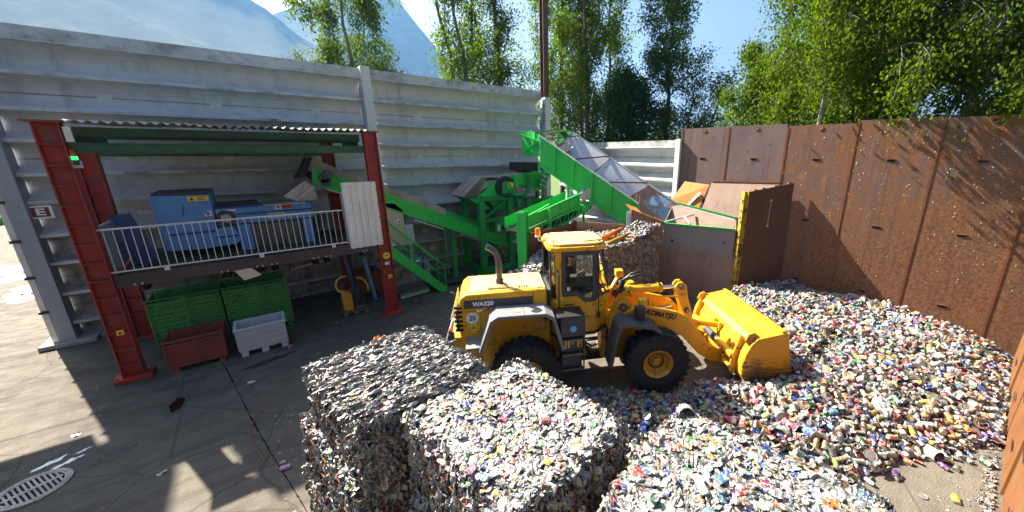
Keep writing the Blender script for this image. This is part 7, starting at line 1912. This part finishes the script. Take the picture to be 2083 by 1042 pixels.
for k in range(260):
    u = rng.random()
    x, y = (-3.5+8.5*rng.random(), 10.5+4.6*rng.random()) if u < .55 else (5.5+3.5*rng.random(), -.2-.5*rng.random()) if u < .75 else (-.5+1.0*rng.random(), 5.5+3*rng.random())
    cn, c_ = tint_of(PB_W); lt.append((12 + (k % 2), rot_from((.1*rng.normal(), .1*rng.normal(), 1), k)*(.10+.25*rng.random()), np.array([x, y, .006]), c_))
sc_ = merged('scraps', LOOSE, lt, smooth=False); tag(sc_, 'tiny scraps of metal and film strewn over the concrete', None, None, 'stuff')
dirt = []
for k in range(420):
    x = 5.5+5*rng.random()**1.3; cn, c_ = tint_of(PL_W); dirt.append((12 + (k % 2), rot_from((.3*rng.normal(), .3*rng.normal(), 1), k)*(.12+.35*rng.random()), np.array([x, -.74+.16*rng.random()**2, .01+.02*rng.random()]), tuple(np.array(c_)*.5)))
sc_ = merged('wall_foot_scraps', LOOSE, dirt, smooth=False); tag(sc_, 'dark scraps gathered along the foot of the orange steel wall', None, None, 'stuff')

# ================================================================== TREES
M['bark_grey'] = mat_bark('grey_bark', (.055, .050, .040), (.15, .135, .11))
M['bark_birch'] = mat_bark('birch_bark', (.12, .10, .08), (.50, .46, .40))
M['bark_dark'] = mat_bark('dark_bark', (.03, .027, .022), (.08, .07, .055))
M['leaf_birch'] = mat_leaf('birch_leaves', (.060, .11, .010), (.135, .20, .018), .55, (1.1, 1.2, .38))
M['leaf_poplar'] = mat_leaf('poplar_leaves', (.075, .13, .014), (.14, .20, .026), .64, (1.2, 1.3, .35))
M['leaf_dull'] = mat_leaf('dull_leaves', (.075, .11, .03), (.13, .175, .05), .55)
M['leaf_dark'] = mat_leaf('dark_leaves', (.024, .062, .022), (.055, .11, .038), .36, (.8, 1.1, .6))

def tree(name, label, base, H, r0, style, nleaf, leaf, bark, lmat, seed, lean=(0, 0), spread=2.4, low=.25, group=None, stems=1):
    g = np.random.default_rng(seed); rd = random.Random(seed); nleaf = int(nleaf*(1.15 if style == 'poplar' else 1.5)); leaf *= .76
    t = thing(name, label, 'tree', (base[0], base[1], 0), group=group)
    x0, y0 = base
    wood = MB(); twig = MB(); cen = []; tone = []; down = []
    def limb(p, d, L, r, depth):
        n = 5; pts = [Vector(p)]; d = Vector(d).normalized(); rr = [r]
        for i in range(n):
            bend = Vector((rd.gauss(0, .16), rd.gauss(0, .16), rd.gauss(0, .10)))
            if style == 'birch': bend += Vector((0, 0, -.10*(depth > 0) - .05*i))
            if style == 'poplar': bend += Vector((0, 0, .10))
            d = (d + bend).normalized(); pts.append(pts[-1] + d*L/n); rr.append(max(.008, r*(1-.8*(i+1)/n)))
        twig.pipe(pts, r, 4 if depth else 6, rr)
        if depth < 2:
            m = (4, 4)[depth]
            for k in range(m):
                f = .25 + .75*(k+rd.random())/m; q = pts[min(n, int(f*n))]
                dd = (d + Vector((rd.gauss(0, .75), rd.gauss(0, .75), rd.gauss(.15 if style != 'birch' else -.1, .45)))).normalized()
                if style == 'poplar': dd = (dd*.6 + Vector((0, 0, .75))).normalized()
                limb(q, dd, L*(.38+.25*rd.random()), r*.42, depth+1)
        tips.append((pts, depth))
    tips = []
    for sN in range(stems):
        a0 = rd.random()*6.28; off = (0, 0) if stems == 1 else (.5*math.cos(a0+sN*6.28/stems), .5*math.sin(a0+sN*6.28/stems))
        n = 9; pts = []; rr = []
        for i in range(n+1):
            f = i/n
            pts.append(Vector((x0 + off[0]*(1+1.2*f) + lean[0]*f**1.3 + rd.gauss(0, .10)*min(1, i), y0 + off[1]*(1+1.2*f) + lean[1]*f**1.3 + rd.gauss(0, .10)*min(1, i), H*f)))
            rr.append(max(.02, r0*(1-.85*f)))
        wood.pipe(pts, r0, 9, rr)
        nl = int((20 if style != 'bush' else 26)/max(1, stems*.6))
        for k in range(nl):
            f = low + (1-low)*(k+rd.random())/nl; q = pts[0].lerp(pts[-1], f)
            i = min(n-1, int(f*n)); q = pts[i].lerp(pts[i+1], f*n-i)
            a = k*2.4 + rd.random()
            w = spread*(.45+.55*rd.random())
            if style == 'poplar': L = w*(1.5-.9*f); up = 1.25
            elif style == 'birch': L = w*(1.2-.75*abs(f-.55)*1.5); up = .55
            elif style == 'bush': L = w*(1.15-.9*f**2); up = .25
            else: L = w*(1.25-.9*f); up = .6
            limb(q, (math.cos(a), math.sin(a), up), max(.5, L), r0*.28*(1.1-f), 0)
    # leaves gather round the branch ends
    pool = [(p, d) for pts, d in tips for p in pts[(1 if d else 3):] for _ in range(1 + d)]
    idx = g.integers(0, len(pool), nleaf)
    P = np.array([pool[i][0] for i in idx], float)
    clump = g.normal(size=(len(pool), 3))*.10
    if style == 'birch':
        strand = g.random(nleaf)**1.2
        P += clump[idx]*1.5 + g.normal(size=(nleaf, 3))*np.array([.12, .12, .10])
        P[:, 2] -= strand*(.35 + .95*g.random(len(pool))[idx])
    else:
        P += clump[idx]*2 + g.normal(size=(nleaf, 3))*(.20 if style == 'poplar' else .24)
    P = P[P[:, 2] > 1.0]; n = len(P)
    ax = g.normal(size=(n, 3)); 
    if style == 'birch': ax[:, 2] = -abs(ax[:, 2])-.6
    ax /= np.linalg.norm(ax, axis=1)[:, None]
    b = np.cross(ax, g.normal(size=(n, 3))); b /= np.linalg.norm(b, axis=1)[:, None]
    s = leaf*(.6+.8*g.random(n))[:, None]
    o0 = np.array([x0, y0, 0])
    V = np.stack([P - ax*s*.62, P + b*s*.40, P + ax*s*.62, P - b*s*.40], 1) - o0
    me = bpy.data.meshes.new('crown'); V = V.reshape(-1, 3).astype(np.float32)
    me.vertices.add(len(V)); me.vertices.foreach_set('co', V.ravel())
    me.loops.add(4*n); me.loops.foreach_set('vertex_index', np.arange(4*n, dtype=np.int32))
    me.polygons.add(n); me.polygons.foreach_set('loop_start', np.arange(0, 4*n, 4, dtype=np.int32)); me.update(calc_edges=True)
    a = me.attributes.new('tone', 'FLOAT', 'POINT'); a.data.foreach_set('value', np.repeat(np.clip(g.normal(.5, .28, n), 0, 1), 4).astype(np.float32))
    me.materials.append(M[lmat])
    c = bpy.data.objects.new('crown', me); C.objects.link(c); c.parent = t
    wood.build('trunk', M[bark], t, smooth=True, fixn=False)
    twig.build('branches', M['bark_grey' if bark == 'bark_birch' else bark], t, smooth=True, fixn=False)
    return t
G1, G2, G3 = 'poplars behind the tall wall', 'dark trunked trees behind the low wall', 'birches behind the rusty wall'
tree('birch_tree', 'dull olive leafy tree standing alone above the white wall before the mountain', (5.9, 26.6), 15.6, .22, 'birch', 15000, .15, 'bark_grey', 'leaf_dull', 1, (-.6, 0), 3.1, .40)
tree('poplar_tree', 'tall slanting poplar at the open edge beside the mountain gap', (12.0, 24.4), 20, .22, 'poplar', 13000, .15, 'bark_grey', 'leaf_poplar', 2, (-2.4, .6), 2.8, .24, G1, 2)
tree('poplar_tree', 'bright green poplar with a forked trunk left of the steel mast' .replace('left of', 'just beside'), (14.3, 22.9), 19, .24, 'poplar', 15000, .15, 'bark_grey', 'leaf_poplar', 3, (-.6, .2), 3.0, .22, G1, 2)
tree('poplar_tree', 'sunlit poplar filling the gap between the slanting one and the forked one', (13.2, 26.2), 20, .22, 'poplar', 13000, .15, 'bark_grey', 'leaf_poplar', 4, (.2, .2), 2.7, .2, G1)
for i, (x, y, rr, lab) in enumerate(((17.9, 24.2, .15, 'slim dark trunk right behind the steel mast'.replace(' right', ' close')), (17.7, 21.6, .19, 'thick dark trunk, first beyond the mast, above the conveyor head'), (18.0, 20.2, .17, 'dark trunk second beyond the mast'), (18.2, 18.7, .20, 'twin dark trunk just before the dark bush'), (20.9, 20.4, .17, 'thin trunk set back behind the twin trunk'))):
    tree('poplar_tree', 'tall dark green tree, ' + lab, (x, y), 18.5+i*.4, rr, 'poplar', 12000, .16, 'bark_dark', 'leaf_poplar', 10+i, (.3*(-1)**i, .2), 3.6, .20, G2, 2 if i == 3 else 1)
tree('ash_tree', 'tall loose grey green tree beyond the low end wall, against the sky', (21.4, 15.6), 15.5, .22, 'round', 17000, .15, 'bark_dark', 'leaf_dull', 20, (.3, 0), 3.4, .25)
tree('ash_tree', 'smaller forked grey green tree beside the rusty wall corner', (21.4, 13.4), 9.2, .18, 'round', 7000, .14, 'bark_dark', 'leaf_dull', 21, (.2, 0), 2.5, .22, None, 2)
tree('dark_bush', 'dense dark green bush above the low end wall', (18.3, 16.3), 9.3, .16, 'bush', 16000, .16, 'bark_dark', 'leaf_dark', 22, (0, 0), 2.5, .30)
tree('birch_tree', 'bright yellow green birch at the open sky beside the rusty wall', (18.9, 8.5), 9.8, .15, 'birch', 17000, .13, 'bark_birch', 'leaf_birch', 30, (0, 0), 2.9, .28, G3)
tree('birch_tree', 'tall weeping birch with a slanting pale trunk above the rusty wall', (18.6, 4.6), 15, .18, 'birch', 22000, .13, 'bark_birch', 'leaf_birch', 31, (-.9, .8), 3.0, .26, G3)
tree('birch_tree', 'tall weeping birch set back between two others', (20.9, 5.2), 17, .20, 'birch', 18000, .14, 'bark_birch', 'leaf_birch', 32, (0, .5), 3.2, .26, G3)
tree('birch_tree', 'darker broad tree with dark trunks above the rusty wall', (16.7, 3.4), 13.5, .20, 'round', 20000, .14, 'bark_dark', 'leaf_birch', 33, (-.4, .4), 3.5, .42, G3, 2)
tree('birch_tree', 'large near birch with pale trunk overhanging the rusty wall', (16.1, 1.2), 13.5, .16, 'birch', 24000, .115, 'bark_birch', 'leaf_birch', 34, (-.2, .2), 2.9, .36, G3)
tree('birch_tree', 'nearest birch at the frame edge trailing over the rusty wall', (16.6, -.8), 13, .17, 'birch', 16000, .12, 'bark_birch', 'leaf_birch', 35, (-.1, .4), 2.6, .38, G3)
tree('birch_tree', 'yellow green birch filling the back row above the rusty wall', (21.5, 8.6), 9.5, .17, 'birch', 13000, .14, 'bark_birch', 'leaf_birch', 36, (0, 0), 2.8, .25, G3)
tree('birch_tree', 'slim birch close behind the rusty wall, its twigs reaching over the plates and shading them', (14.5, 4.4), 12.5, .12, 'birch', 13000, .10, 'bark_birch', 'leaf_birch', 37, (-.3, .2), 2.3, .56, G3)
tree('birch_tree', 'slim birch close behind the rusty wall nearer the frame edge', (14.7, 2.2), 12, .12, 'birch', 12000, .10, 'bark_birch', 'leaf_birch', 38, (-.3, .2), 2.2, .58, G3)

# ================================================================== AIR
hz_ = bpy.data.materials.new('haze_air'); hz_.use_nodes = True
nt = hz_.node_tree; nt.nodes.remove(nt.nodes['Principled BSDF'])
vol = nt.nodes.new('ShaderNodeVolumePrincipled')
vol.inputs['Color'].default_value = (.24, .53, 1.0, 1)
vol.inputs['Density'].default_value = .00022
vol.inputs['Anisotropy'].default_value = .25
nt.links.new(vol.outputs[0], nt.nodes['Material Output'].inputs['Volume'])
hb_ = MB().box(-1950, 1950, -1560, 2000, -1.5, 640).build('haze', hz_)
tag(hb_, 'thin blue haze between the yard and the mountains', None, None, 'stuff')
